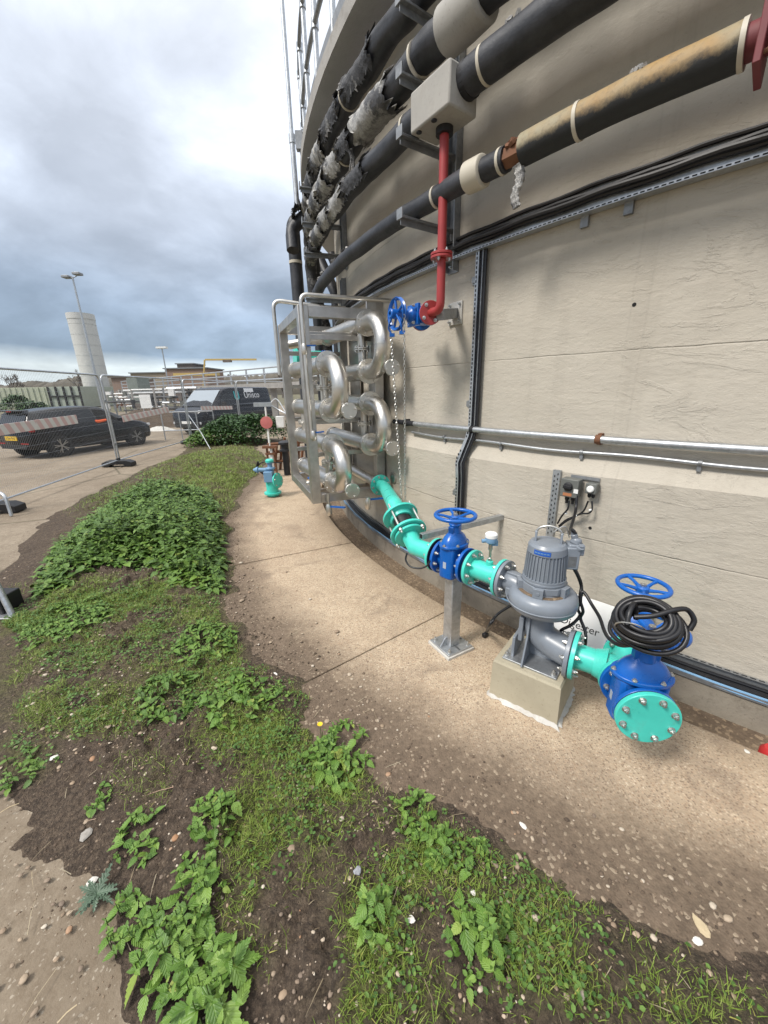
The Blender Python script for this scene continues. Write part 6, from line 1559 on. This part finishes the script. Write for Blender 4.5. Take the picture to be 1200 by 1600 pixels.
def heap(name, c, rx, ry, h_, mat, label, cat, seed, kind=None):
    rn = random.Random(seed); n, m = 28, 9; vs = []
    for j in range(m + 1):
        for i in range(n):
            a = 2 * math.pi * i / n; q = j / m; w_ = 1 + .12 * math.sin(3 * a + seed) + rn.uniform(-.05, .05)
            vs.append((c.x + rx * q * w_ * math.cos(a), c.y + ry * q * w_ * math.sin(a), -.03 + h_ * (math.cos(q * math.pi / 2) ** 1.2) * (1 + rn.uniform(-.12, .12))))
    o = mesh_obj(name, vs, [(j * n + i, j * n + (i + 1) % n, (j + 1) * n + (i + 1) % n, (j + 1) * n + i) for j in range(m) for i in range(n)], mat, ang=60)
    return tag(o, label, cat, None, kind)
heap('soil_heap', V((-13.2, 22.5, 0)), 3.2, 1.6, .95, SOIL, 'low brown soil heap between the railing and the pipe racks', 'soil heap', 3)
for i, (dx, l) in enumerate(((-1.6, 'white stones strewn at the left foot of the soil heap'), (-.2, 'white stones strewn at the middle of the soil heap'), (1.1, 'white stones strewn at the right foot of the soil heap'))):
    heap('rubble_pile', V((-12.2 + dx, 19.6, 0)), .8, .35, .22, MORTAR, l, 'rubble', 10 + i)
# trees and woodland
def bare_tree(c, h_, label, seed, spread=.55):
    rn = random.Random(seed); t = thing('bare_tree', label, 'tree', c, 'leafless trees on the horizon'); tr, cr_ = MB(), MB()
    def grow(b, p, d, L, r, lv):
        q = p + d * L; mid = p.lerp(q, .5) + V((rn.uniform(-1, 1), rn.uniform(-1, 1), 0)) * L * .06
        b.tube([p, mid, q], [r, r * .85, r * .7], 5 if lv > 1 else 7)
        if lv >= 6: return
        for k in range(2 if lv else 4):
            nd = (d + V((rn.uniform(-1, 1), rn.uniform(-1, 1), rn.uniform(-.2, .5))) * spread).normalized(); grow(cr_, q - d * L * rn.uniform(0, .3), nd, L * rn.uniform(.66, .86), max(.045, r * .66), lv + 1)
    grow(tr, V(c), UP, h_ * .24, h_ * .026, 0)
    tr.build('trunk', BARK, t); cr_.build('crown', BARK, t, fix=False)
for x, Y, h_, l, sd in ((18, 120, 11, 'bare tree on the horizon at the far left edge', 1), (30, 130, 9, 'smaller bare tree just right of the far left one', 2), (124, 110, 10, 'bare tree half hidden behind the silo', 3), (293, 120, 10, 'broad bare tree left of the gantry, left of a pair', 4), (311, 115, 10, 'broad bare tree left of the gantry, right of a pair', 5), (440, 110, 9, 'bare tree behind the stainless frame', 6)):
    p = atY(x, 600, Y); bare_tree((p.x, p.y, 0), h_, l, sd)
def ridge(name, x0, x1, Y, yb, amp, mat, seed):
    rn = random.Random(seed); n = 420; vs = []; a, c = atY(x0, 600, Y), atY(x1, 600, Y); hgt = zat((a.x + c.x) / 2, Y, yb)
    for i in range(n + 1):
        x = a.x + (c.x - a.x) * i / n; z = hgt + rn.uniform(-1, 1) * amp + amp * 1.6 * math.sin(i * .05 + seed) + amp * math.sin(i * .17)
        vs += [(x, Y, -1), (x, Y, z * .75), (x, Y + 5, z), (x, Y + 14, z * .9), (x, Y + 20, -1)]
    return tag(mesh_obj(name, vs, [(i * 5 + j, i * 5 + j + 1, i * 5 + 6 + j, i * 5 + 5 + j) for i in range(n) for j in range(4)], mat, ang=80), 'distant bare brown woodland along the horizon', 'woodland', None, 'stuff')
WOOD = conc('winter_woodland', (.085, .075, .06), (.14, .125, .10), (.05, .05, .035), .6, .8)
ridge('distant_woodland', -400, 520, 210, 595, .7, WOOD, 2)
def shrub(c, r, label, seed, mat=DARKBUSH):
    leaf_cloud('shrub', V(c), r, 500, .14, mat, label, seed)
# ------------------------------------------------------------------ plants
def leaf_shape(ns=5, ser=.10, wide=.34, fold=.16, droop=.25, detail=True):
    """toothed nettle leaf lying along +x, tip at x=1, as vertex rows (left, mid, right)"""
    vs = []; rows = ns * 2 + 1
    for i in range(rows + 1):
        t = i / rows; w_ = wide * (math.sin(math.pi * min(1, t ** .62)) ** .9) * (1 - .15 * t) if t < 1 else 0
        if t < .02: w_ = .04
        if detail and 0 < i < rows: w_ *= (1 + (ser if i % 2 else -ser)); 
        sh = .05 if (detail and i % 2) else 0
        z = -droop * t * t
        vs += [(t + sh, w_, z + fold * w_), (t, 0, z), (t + sh, -w_, z + fold * w_)]
    fs = []
    for i in range(rows):
        a = i * 3; fs += [(a, a + 1, a + 4, a + 3), (a + 1, a + 2, a + 5, a + 4)]
    return np.array(vs), np.array(fs)
LEAF_HI = leaf_shape(6); LEAF_LO = leaf_shape(2, .06)
OVAL = (np.array([(0, 0, 0), (.35, .30, .05), (.75, .28, .03), (1, 0, -.08), (.75, -.28, .03), (.35, -.30, .05)], float), np.array([(0, 1, 2, 3), (0, 3, 4, 5)]))
BLADE = (np.array([(0, -.5, 0), (0, .5, 0), (.5, .42, .0), (.5, -.42, .0), (1, .06, -.12), (1, -.06, -.12)], float), np.array([(0, 1, 2, 3), (3, 2, 4, 5)]))
def place(shape, pos, ax_, side_, L, Wd):
    """vectorised copies: ax_ = leaf direction, side_ = rough leaf side"""
    sv, sf = shape; n = len(pos); ax_ = ax_ / np.linalg.norm(ax_, axis=1, keepdims=True)
    up_ = np.cross(ax_, side_); up_ /= np.linalg.norm(up_, axis=1, keepdims=True) + 1e-9; sd = np.cross(up_, ax_)
    vv = pos[:, None, :] + L[:, None, None] * (sv[None, :, 0:1] * ax_[:, None, :] + sv[None, :, 2:3] * up_[:, None, :]) + Wd[:, None, None] * sv[None, :, 1:2] * sd[:, None, :]
    ff = sf[None] + (np.arange(n) * len(sv))[:, None, None]
    at_ = np.tile(np.stack([sv[:, 0], sv[:, 1], 0 * sv[:, 0]], -1), (n, 1)); return vv.reshape(-1, 3), ff.reshape(-1, sf.shape[1]), at_
def leaves_obj(name, shape, pos, az, pitch, L, Wd, mat, parent=None, roll=None, rng=RNG):
    ax_ = np.stack([np.cos(az) * np.cos(pitch), np.sin(az) * np.cos(pitch), np.sin(pitch)], -1)
    rl = rng.normal(0, .25, len(pos)) if roll is None else roll
    hs = np.stack([np.sin(az), -np.cos(az), rl], -1) * -1
    vv, ff, at_ = place(shape, pos, ax_, hs, L, Wd)
    off = ORG[parent.name] if parent else None
    return np_mesh(name, vv, ff, mat, parent, True, off, at_)
def nettle_leaves(stems, rng):
    """stems: x, y, z0, height, leaf length, nodes -> arrays"""
    P, AZ, PI_, LL = [], [], [], []
    for x, y, z, h, L, nd in stems:
        lx, ly = rng.normal(0, .12, 2) * h; a0 = rng.uniform(0, 6.28)
        for k in range(int(nd)):
            t = (k + 1) / nd; px_, py_, pz_ = x + lx * t * t, y + ly * t * t, z + h * t
            for s in (0, math.pi):
                P.append((px_, py_, pz_)); AZ.append(a0 + k * 1.571 + s + rng.normal(0, .3))
                PI_.append(rng.normal(.05 if t < .9 else .55, .22)); LL.append(L * (1.0 - .45 * t ** 3) * rng.uniform(.75, 1.15) * (.62 if t > .95 else 1))
    return np.array(P), np.array(AZ), np.array(PI_), np.array(LL)
def stem_mesh(name, stems, mat, parent, r=.0025):
    b = MB()
    for x, y, z, h, L, nd in stems: b.tube([(x, y, z - .02), (x, y, z + h)], r, 4, cap=False)
    return b.build(name, mat, parent, fix=False)
def soil_z(x, y): return np.maximum(soil_h(np.atleast_1d(np.asarray(x, float)), np.atleast_1d(np.asarray(y, float))), 0)

# the big nettle bed beside the path
rng = np.random.default_rng(3)
bed_px = [(62, 905), (95, 868), (150, 825), (200, 790), (262, 768), (330, 780), (347, 830), (352, 880), (348, 928), (280, 925), (240, 905), (190, 900), (150, 905), (105, 930), (55, 948)]
bed = np.array([gz(x, y)[:2] for x, y in bed_px])
def inside(x, y, poly):
    r = np.zeros(len(x), bool); n = len(poly); j = n - 1
    for i in range(n):
        xi, yi = poly[i]; xj, yj = poly[j]; c = ((yi > y) != (yj > y)) & (x < (xj - xi) * (y - yi) / (yj - yi + 1e-12) + xi); r ^= c; j = i
    return r
def edge_dist(x, y, poly):
    d = np.full(len(x), 1e9)
    for i in range(len(poly)):
        a = poly[i]; c = poly[(i + 1) % len(poly)]; e = c - a; t = np.clip(((x - a[0]) * e[0] + (y - a[1]) * e[1]) / (e @ e), 0, 1)
        d = np.minimum(d, np.hypot(x - a[0] - t * e[0], y - a[1] - t * e[1]))
    return d
N = 5200; x = rng.uniform(bed[:, 0].min(), bed[:, 0].max(), N); y = rng.uniform(bed[:, 1].min(), bed[:, 1].max(), N); k = inside(x, y, bed); x, y = x[k], y[k]
e = edge_dist(x, y, bed); hh = (.05 + .34 * np.clip((e + (fbm(x, y, 3.5, 4, 3) - .5) * .35) / .6, 0, 1) ** .7 * (.35 + 1.2 * fbm(x, y, 2.4, 8, 3))) * rng.uniform(.65, 1.25, len(x))
stems = list(zip(x, y, soil_z(x, y), hh, rng.uniform(.05, .12, len(x)), np.clip((hh / .06).astype(int), 2, 4)))
Pp, Az, Pi_, Ll = nettle_leaves(stems, rng); Pi_ = Pi_ - .15
nb_ = thing('nettle_bed', 'large dark green bed of nettles covering the verge left of the path', 'nettles', (float(bed[:, 0].mean()), float(bed[:, 1].mean()), 0)); nb_['kind'] = 'stuff'
leaves_obj('foliage', LEAF_LO, Pp, Az, Pi_, Ll, Ll * 1.05, NETTLE, nb_, rng=rng)
stem_mesh('stems', stems[::3], STEM, nb_)

# round bush in front of the van
rng = np.random.default_rng(9)
bc = gz(369, 697); bc.z = 0
def bush_leaves(name, c, rx, ry, h_, n, L, mat, parent, rng):
    u = rng.uniform(0, 6.283, n); q = np.sqrt(rng.uniform(0, 1, n)); s = rng.uniform(.55, 1.0, n) ** .5
    lump = 1 + .16 * np.sin(u * 3 + 1) + .1 * np.sin(u * 5 + 2)
    x = c[0] + rx * q * lump * np.cos(u); y = c[1] + ry * q * lump * np.sin(u)
    z = h_ * np.sqrt(np.clip(1 - q ** 2.4, 0, 1)) * s * (.80 + .4 * fbm(x, y, 1.6, 17, 3)) + .03
    return leaves_obj(name, LEAF_LO, np.stack([x, y, z], -1), rng.uniform(0, 6.283, n), rng.normal(-.05, .45, n), rng.uniform(.75, 1.25, n) * L, rng.uniform(.75, 1.2, n) * L, mat, parent, rng=rng)
bu = thing('round_bush', 'dense dark green rounded bush in front of the van at the end of the verge', 'bush', bc)
bush_leaves('foliage', bc + V((0, .9, 0)), 1.62, 1.2, .98, 9000, .085, DARKBUSH, bu, rng)
bush_leaves('foliage', bc + V((-.9, .5, 0)), 1.0, .9, .55, 3000, .08, NETTLE, bu, rng)
b = MB(); rn = random.Random(4)
for i in range(30):
    a = rn.uniform(0, 6.28); r_ = rn.uniform(.1, 1.2); b.tube([bc + V((0, .9, 0)) + V((r_ * .6 * math.cos(a), r_ * .6 * math.sin(a), -.02)), bc + V((0, .9, .7)) + V((r_ * math.cos(a), r_ * math.sin(a), 0))], .008, 4)
b.build('stems', BARK, bu, fix=False)
for (cx, cy, Y, r_, h_, l) in ((25, 628, 42, 1.5, 2.0, 'dark evergreen shrub behind the hatchback roof on the left'), (52, 634, 40, 1.4, 1.3, 'low brown green shrub right of the evergreen shrub')):
    p = atY(cx, cy, Y); t = thing('shrub', l, 'shrub', (p.x, p.y, 0), 'shrubs beyond the hatchback')
    bush_leaves('foliage', V((p.x, p.y, 0)), r_, 1.2, h_, 900, .28, DARKBUSH, t, rng); b = MB(); b.tube([(p.x, p.y, 0), (p.x, p.y, h_ * .6)], .05, 6); b.build('stem', BARK, t)

# young nettle clumps on the near verge
CL = [(318, 1548, 62, .12, .105, 'biggest bright nettle clump at the bottom left, large toothed leaves'), (262, 1468, 55, .12, .09, 'nettle clump just above the biggest bottom left clump'), (300, 1395, 48, .10, .08, 'nettle clump on dark soil between grass and the left path'),
      (335, 1295, 40, .09, .07, 'nettle clump at the top right of the bottom left row'), (215, 1300, 34, .07, .065, 'small nettle clump left in the dark bare soil'), (195, 1432, 34, .08, .075, 'nettle clump leaning over the left path edge'),
      (320, 1005, 44, .09, .075, 'leafy nettle clump right of centre below the nettle bed'), (365, 1095, 46, .09, .075, 'nettle clump above the grass in the middle of the verge'), (262, 1092, 48, .07, .07, 'wide low nettle clump left of the middle one'), (425, 1088, 26, .06, .06, 'small nettle clump nearest the path in the middle'),
      (528, 1168, 48, .10, .08, 'round nettle clump with a yellow flower at the path side'), (640, 1262, 32, .07, .065, 'upper small nettle clump in the row beside the path'), (672, 1312, 34, .07, .07, 'lower small nettle clump in the row beside the path'), (738, 1335, 24, .06, .06, 'last small nettle clump of the row beside the path'),
      (755, 1475, 52, .08, .075, 'nettle clump with broad leaves at the bottom centre right'), (588, 1445, 30, .09, .07, 'tall single nettle tuft at the bottom centre'), (120, 968, 48, .08, .075, 'nettle clump under the left end of the nettle bed'), (62, 985, 34, .07, .07, 'nettle clump beside the near fence stay'), (22, 1195, 34, .06, .06, 'bluish leafy clump at the left edge'), (150, 1242, 20, .05, .05, 'tiny green tuft alone in the dark soil')]
for i, (cx, cy, rp, h_, L, lab) in enumerate(CL):
    rng = np.random.default_rng(100 + i); c = gz(cx, cy, .05); dpt = (c - EYE).dot(CF); R0 = rp * dpt / 600
    t = thing('nettle_clump', lab, 'nettles', (c.x, c.y, 0), 'young nettle clumps on the verge')
    n = max(14, int(R0 * R0 * 2300)); a = rng.uniform(0, 6.283, n); q = np.sqrt(rng.uniform(0, 1, n)) * R0
    fwd = V((c.x, c.y, 0)).normalized(); sx = V((fwd.y, -fwd.x, 0))
    x = c.x + q * np.cos(a) * sx.x + q * np.sin(a) * fwd.x * 1.25; y = c.y + q * np.cos(a) * sx.y + q * np.sin(a) * fwd.y * 1.25
    hh = h_ * (1 - .6 * (q / R0) ** 2) * rng.uniform(.7, 1.2, n)
    stems = list(zip(x, y, soil_z(x, y), hh, rng.uniform(.40, 1.1, n) * L * .85, np.clip((hh / .045).astype(int), 2, 4)))
    Pp, Az, Pi_, Ll = nettle_leaves(stems, rng)
    leaves_obj('foliage', LEAF_HI, Pp, Az, Pi_ - .05, Ll, Ll * .92, NETTLEB if i not in (18, 8) else NETTLE, t, rng=rng); stem_mesh('stems', stems, STEM, t, .002)

# grass, ground cover, pebbles
def proj(x, y, z):
    q = np.stack([x - EYE.x, y - EYE.y, z - EYE.z], -1); c = q @ np.array(CF)
    return 600 + 600 * (q @ np.array(CR)) / c, 800 - 600 * (q @ np.array(CU)) / c
GR = [(200, 965, 190, 55, .75), (85, 985, 110, 60, .8), (335, 745, 95, 55, .95), (250, 790, 120, 40, .6), (330, 880, 60, 60, .6), (120, 1105, 120, 42, .75), (60, 1075, 80, 50, .6), (330, 1040, 110, 80, .55), (430, 1140, 120, 70, .8), (400, 1270, 60, 110, 1.0), (520, 1220, 75, 70, .8), (585, 1470, 55, 110, .9), (660, 1350, 70, 60, .85), (710, 1385, 90, 60, .6), (820, 1480, 100, 80, .7), (960, 1530, 110, 60, .7), (560, 1570, 80, 45, .9), (1060, 1570, 120, 45, .5), (390, 1440, 50, 90, .5), (640, 1290, 50, 50, .4), (880, 1400, 90, 40, .45), (230, 1210, 60, 50, .15), (700, 1540, 120, 70, .5), (470, 1330, 60, 60, .35), (1000, 1440, 90, 40, .2)]
CV = [(90, 1000, 120, 60, .8), (220, 980, 150, 60, .6), (130, 1110, 130, 40, .6), (450, 1160, 110, 80, .7), (620, 1480, 90, 100, .45), (690, 1370, 90, 70, .9), (800, 1470, 130, 100, .9), (850, 1380, 110, 60, .7), (960, 1520, 130, 80, .8), (480, 1290, 60, 70, .6), (30, 1180, 60, 40, .7), (280, 1060, 110, 60, .6), (560, 1400, 70, 60, .35), (430, 1360, 60, 60, .4), (1080, 1580, 120, 50, .6), (640, 1320, 60, 60, .5), (340, 900, 70, 60, .5)]
def dens(px_, py_, tab):
    d = np.zeros(len(px_))
    for cx, cy, rx, ry, w_ in tab: d = np.maximum(d, w_ * np.clip(1.35 - np.hypot((px_ - cx) / rx, (py_ - cy) / ry), 0, 1))
    return d
def scatter(n, tab, rng, seed, pw=1.0, t0=150, t1=236):
    th = np.radians(rng.uniform(t0, t1, n)); r = rng.uniform(9.35, 13.0, n); x = TC.x + r * np.cos(th); y = TC.y + r * np.sin(th); h = soil_h(x, y)
    px_, py_ = proj(x, y, h); d = dens(px_, py_, tab) * np.clip((fbm(x, y, 4.5, seed, 4) - .30) * 4.0, 0, 1) ** pw
    k = (rng.uniform(0, 1, n) < d) & (h > .004); return x[k], y[k], h[k], d[k]
so_il = bpy.data.objects['soil']; me = so_il.data; co = np.empty(len(me.vertices) * 3, np.float32); me.vertices.foreach_get('co', co); co = co.reshape(-1, 3).astype(float)
qx, qy = proj(co[:, 0], co[:, 1], co[:, 2]); mv = np.maximum(dens(qx, qy, GR), .7 * dens(qx, qy, CV)) * np.clip((fbm(co[:, 0], co[:, 1], 4.5, 41, 4) - .28) * 4.0, .1, 1)
mv[(co - np.array(EYE)) @ np.array(CF) < .2] = .3
at_ = me.attributes.new('moss', 'FLOAT', 'POINT'); at_.data.foreach_set('value', mv.astype(np.float32))
rng = np.random.default_rng(21)
def grass(n, seed, t0, t1, Lm, wm):
    x, y, h, d = scatter(n, GR, rng, seed, .8, t0, t1); m = len(x)
    L = rng.gamma(6, Lm / 6, m); return np.stack([x, y, h - .004], -1), rng.uniform(0, 6.283, m), rng.uniform(.25, 1.25, m), L, np.full(m, wm) * rng.uniform(.7, 1.3, m)
A1 = [grass(860000, 41, 206, 236, .027, .0025), grass(560000, 41, 195, 208, .030, .0034), grass(150000, 42, 150, 195, .05, .006)]
P_all, AZ_, PT_, L_, W_ = [np.concatenate([a[i] for a in A1]) for i in range(5)]
g_ = leaves_obj('grass', BLADE, P_all, AZ_, PT_, L_, W_, GRASSM, rng=rng); tag(g_, 'short mossy grass growing in patches on the verge', 'grass', None, 'stuff')
A1 = []
for n, t0, t1, L in ((150000, 206, 236, .0125), (90000, 194, 208, .015)):
    x, y, h, d = scatter(n, CV, rng, 51, 1.0, t0, t1); m = len(x); A1.append((np.stack([x, y, h + rng.uniform(.002, .022, m)], -1), rng.uniform(0, 6.283, m), rng.normal(.15, .3, m), L * rng.uniform(.6, 1.7, m), None))
P_all, AZ_, PT_, L_ = [np.concatenate([a[i] for a in A1]) for i in range(4)]
g_ = leaves_obj('ground_cover', OVAL, P_all, AZ_, PT_, L_, L_ * 1.1, CLOVER, rng=rng); tag(g_, 'low clover like weeds creeping over the soil of the verge', 'ground cover', None, 'stuff')
# pebbles
def rock(rn, seg=7):
    vs = []; fs = []
    for i, (z, r) in enumerate(((-.5, .5), (-.1, 1.0), (.35, .75), (.52, .02))):
        for j in range(seg):
            a = 2 * math.pi * j / seg; q = r * rn.uniform(.8, 1.15); vs.append((q * math.cos(a), q * math.sin(a), z * rn.uniform(.85, 1.15)))
    for i in range(3):
        for j in range(seg): fs.append((i * seg + j, i * seg + (j + 1) % seg, (i + 1) * seg + (j + 1) % seg, (i + 1) * seg + j))
    return np.array(vs), np.array(fs)
rng = np.random.default_rng(31); rn = random.Random(8); VV, FF, o_ = [], [], 0
for sh in range(5):
    sv, sf = rock(rn); n = 620
    th = np.radians(rng.uniform(200, 234, n)); r = rng.uniform(9.3, 12.2, n); x = TC.x + r * np.cos(th); y = TC.y + r * np.sin(th); h = np.maximum(soil_h(x, y), 0)
    dk = fbm(x, y, 2.2, 61, 3); k = rng.uniform(0, 1, n) < np.clip((dk - .30) * 3.2, .05, 1); x, y, h = x[k], y[k], h[k]; n = len(x)
    s = rng.gamma(2.2, .0024, n) + .002; a = rng.uniform(0, 6.283, n); el = rng.uniform(.6, 1.5, n)
    X = sv[None, :, 0] * s[:, None] * el[:, None]; Yv = sv[None, :, 1] * s[:, None]; Z = sv[None, :, 2] * s[:, None] * .6
    ca, sa_ = np.cos(a)[:, None], np.sin(a)[:, None]
    vv = np.stack([x[:, None] + X * ca - Yv * sa_, y[:, None] + X * sa_ + Yv * ca, h[:, None] + Z + s[:, None] * .15], -1).reshape(-1, 3)
    VV.append(vv); FF.append((sf[None] + (np.arange(n) * len(sv))[:, None, None]).reshape(-1, 4) + o_); o_ += len(vv)
for sh in range(4):
    sv, sf = rock(rn, 6); n = 3600
    th = np.radians(rng.uniform(203, 236, n)); r = rng.uniform(9.4, 11.4, n); x = TC.x + r * np.cos(th); y = TC.y + r * np.sin(th); h = soil_h(x, y)
    k = (h > .012) & (rng.uniform(0, 1, n) < np.clip((fbm(x, y, 3.0, 91, 4) - .28) * 3, .1, 1)); x, y, h = x[k], y[k], h[k]; n = len(x)
    s = rng.gamma(1.6, .0015, n) + .0012; a = rng.uniform(0, 6.283, n); el = rng.uniform(.7, 1.6, n); X = sv[None, :, 0] * s[:, None] * el[:, None]; Yv = sv[None, :, 1] * s[:, None]; Z = sv[None, :, 2] * s[:, None] * .7; ca, sa_ = np.cos(a)[:, None], np.sin(a)[:, None]
    VV.append(np.stack([x[:, None] + X * ca - Yv * sa_, y[:, None] + X * sa_ + Yv * ca, h[:, None] + Z + s[:, None] * .1], -1).reshape(-1, 3)); FF.append((sf[None] + (np.arange(n) * len(sv))[:, None, None]).reshape(-1, 4) + o_); o_ += n * len(sv)
pb_ = np_mesh('pebbles', np.concatenate(VV), np.concatenate(FF), PEB); tag(pb_, 'loose flint pebbles scattered over the bare soil', 'pebbles', None, 'stuff')
rng = np.random.default_rng(61); VV, FF, o_ = [], [], 0
for sh in range(4):
    sv, sf = rock(rn, 6); n = 2300
    th = rng.uniform(186, 234, n); ri = np.interp(th, IN_T, IN_R) + rng.normal(-.03, .13, n); ro = np.interp(th, OU_T, OU_R) + rng.normal(0, .16, n); r = np.where(rng.uniform(0, 1, n) < .68, ri, ro)
    x = TC.x + r * np.cos(np.radians(th)); y = TC.y + r * np.sin(np.radians(th)); h = np.maximum(soil_h(x, y), np.where(r > 10.6, -.012, 0))
    s = rng.gamma(1.5, .0013, n) + .0008; a = rng.uniform(0, 6.283, n)
    X = sv[None, :, 0] * s[:, None]; Yv = sv[None, :, 1] * s[:, None] * 1.2; Z = sv[None, :, 2] * s[:, None] * .8; ca, sa_ = np.cos(a)[:, None], np.sin(a)[:, None]
    VV.append(np.stack([x[:, None] + X * ca - Yv * sa_, y[:, None] + X * sa_ + Yv * ca, h[:, None] + Z + s[:, None] * .2], -1).reshape(-1, 3)); FF.append((sf[None] + (np.arange(n) * len(sv))[:, None, None]).reshape(-1, 4) + o_); o_ += n * len(sv)
cr_ = np_mesh('soil_crumbs', np.concatenate(VV), np.concatenate(FF), CRUMB); tag(cr_, 'brown soil crumbs spilled over the edges of the paths', 'soil crumbs', None, 'stuff')
n = 420; th = np.radians(rng.uniform(196, 234, n)); r = rng.uniform(9.6, 11.2, n); x = TC.x + r * np.cos(th); y = TC.y + r * np.sin(th); h = np.maximum(soil_h(x, y), 0) + .004
st_o = leaves_obj('dead_straw', BLADE, np.stack([x, y, h], -1), rng.uniform(0, 6.283, n), rng.normal(.12, .12, n), rng.gamma(4, .016, n), np.full(n, .0026), leaf_mat('dead_straw', (.20, .15, .09), (.34, .27, .17), (.44, .38, .27)), rng=rng); tag(st_o, 'dry dead straw and stalks lying among the weeds', 'straw litter', None, 'stuff')
def stone(px_, py_, w_, l_, mat, label, seed, name='stone', hz=.4):
    rn = random.Random(seed); c = gz(px_, py_, .01); sv, sf = rock(rn, 9); a = rn.uniform(0, 3)
    z0 = float(max(soil_z(c.x, c.y)[0], 0))
    vs = [(c.x + (v[0] * w_ * math.cos(a) - v[1] * l_ * math.sin(a)), c.y + (v[0] * w_ * math.sin(a) + v[1] * l_ * math.cos(a)), z0 + .4 * hz * w_ + v[2] * w_ * hz) for v in sv]
    o = mesh_obj(name, vs, [tuple(f) for f in sf] + [tuple(range(27, 36))], mat, ang=25); return tag(o, label, 'stone')
BUFF = conc('buff_stone', (.42, .33, .20), (.52, .43, .29), (.25, .18, .1), .4, .5); PALE = conc('pale_stone', (.55, .53, .48), (.66, .64, .6), (.4, .37, .32), .3, .3)
stone(1097, 1446, .020, .034, BUFF, 'flat buff stone on the path edge at the lower right', 1)
stone(1091, 1468, .013, .018, PALE, 'smaller pale stone just below the flat buff stone', 2)
stone(430, 1053, .011, .022, PALE, 'white shell like stone at the path edge in the middle', 3, hz=.3)
stone(818, 1288, .010, .018, PALE, 'white curled chip on the soil below the plinth', 4, hz=.3)
stone(143, 1375, .018, .018, PALE, 'round white stone beside the thistle', 5)
stone(133, 1302, .022, .026, conc('grey_flint', (.25, .23, .21), (.33, .31, .28)), 'grey stone on the dark soil near the left path', 6)
stone(316, 980, .010, .012, PALE, 'white pebble among the upper nettle clump', 7)
stone(642, 1458, .012, .014, PALE, 'white pebble in the grass at the bottom centre', 8)
stone(738, 1414, .010, .010, PALE, 'white pebble left of the bottom right nettle clump', 9)
stone(560, 1382, .016, .014, conc('grey_pebble', (.25, .26, .29), (.33, .34, .36)), 'rounded grey pebble among weeds at the bottom centre', 10)
stone(85, 1185, .020, .022, PALE, 'pale stone at the left edge of the dark soil', 11)
stone(1168, 1172, .011, .014, PALE, 'pale stone in the gutter near the right edge', 12)
b = MB(); p = gz(1207, 1178, -.03); b.lathe(fr(p + UP * -.05, UP), [(0, .05), (.06, .05), (.08, .035)], 18); tag(b.build('red_plug', RED), 'red plastic cap in the gutter at the right edge', 'plug')
# dandelion and thistle
dp = gz(500, 1132, .10); da = thing('dandelion', 'small yellow flower beside the round nettle clump', 'flower', (dp.x, dp.y, 0))
b = MB()
for i in range(14):
    a = i * .449; b.add([dp + V((0, 0, 0)), dp + V((.013 * math.cos(a - .2), .013 * math.sin(a - .2), .004)), dp + V((.015 * math.cos(a), .015 * math.sin(a), .003)), dp + V((.013 * math.cos(a + .2), .013 * math.sin(a + .2), .004))], [(0, 1, 2, 3)])
b.build('petals', plain('yellow_petal', (.80, .55, .02), .6), da, fix=False); b = MB(); b.tube([(dp.x, dp.y, 0), tuple(dp)], .0016, 5); b.build('stem', STEM, da)
tc_ = gz(150, 1392, .03); tt = thing('thistle', 'bluish spiny thistle rosette at the edge of the left path', 'thistle', (tc_.x, tc_.y, 0)); rng = np.random.default_rng(77)
THI = (leaf_shape(6, .45, .20, .1, .25)); n = 11; z0 = float(soil_z(tc_.x, tc_.y)[0])
leaves_obj('rosette', THI, np.tile(np.array([[tc_.x, tc_.y, z0 + .015]]), (n, 1)), np.linspace(0, 6.0, n) + rng.normal(0, .2, n), rng.uniform(.1, .5, n), rng.uniform(.06, .10, n), rng.uniform(.05, .075, n), leaf_mat('thistle_leaf', (.05, .085, .05), (.075, .12, .075), (.10, .15, .10)), tt, rng=rng)
# dry twigs
rn = random.Random(15)
for i, (x0, y0, x1, y1, l) in enumerate(((0, 1270, 30, 1255, 'dry straw lying at the left edge of the path'), (90, 1598, 120, 1570, 'dry twig on the left path at the bottom'), (428, 1545, 445, 1510, 'dry pale straw in the soil at the bottom centre'), (785, 1560, 815, 1590, 'dry bent straw at the bottom right of centre'))):
    a, c = gz(x0, y0, .02), gz(x1, y1, .03); b = MB(); b.tube([a, a.lerp(c, .5) + UP * .006, c], .002, 5); tag(b.build('dry_straw', BUFF), l, 'straw')
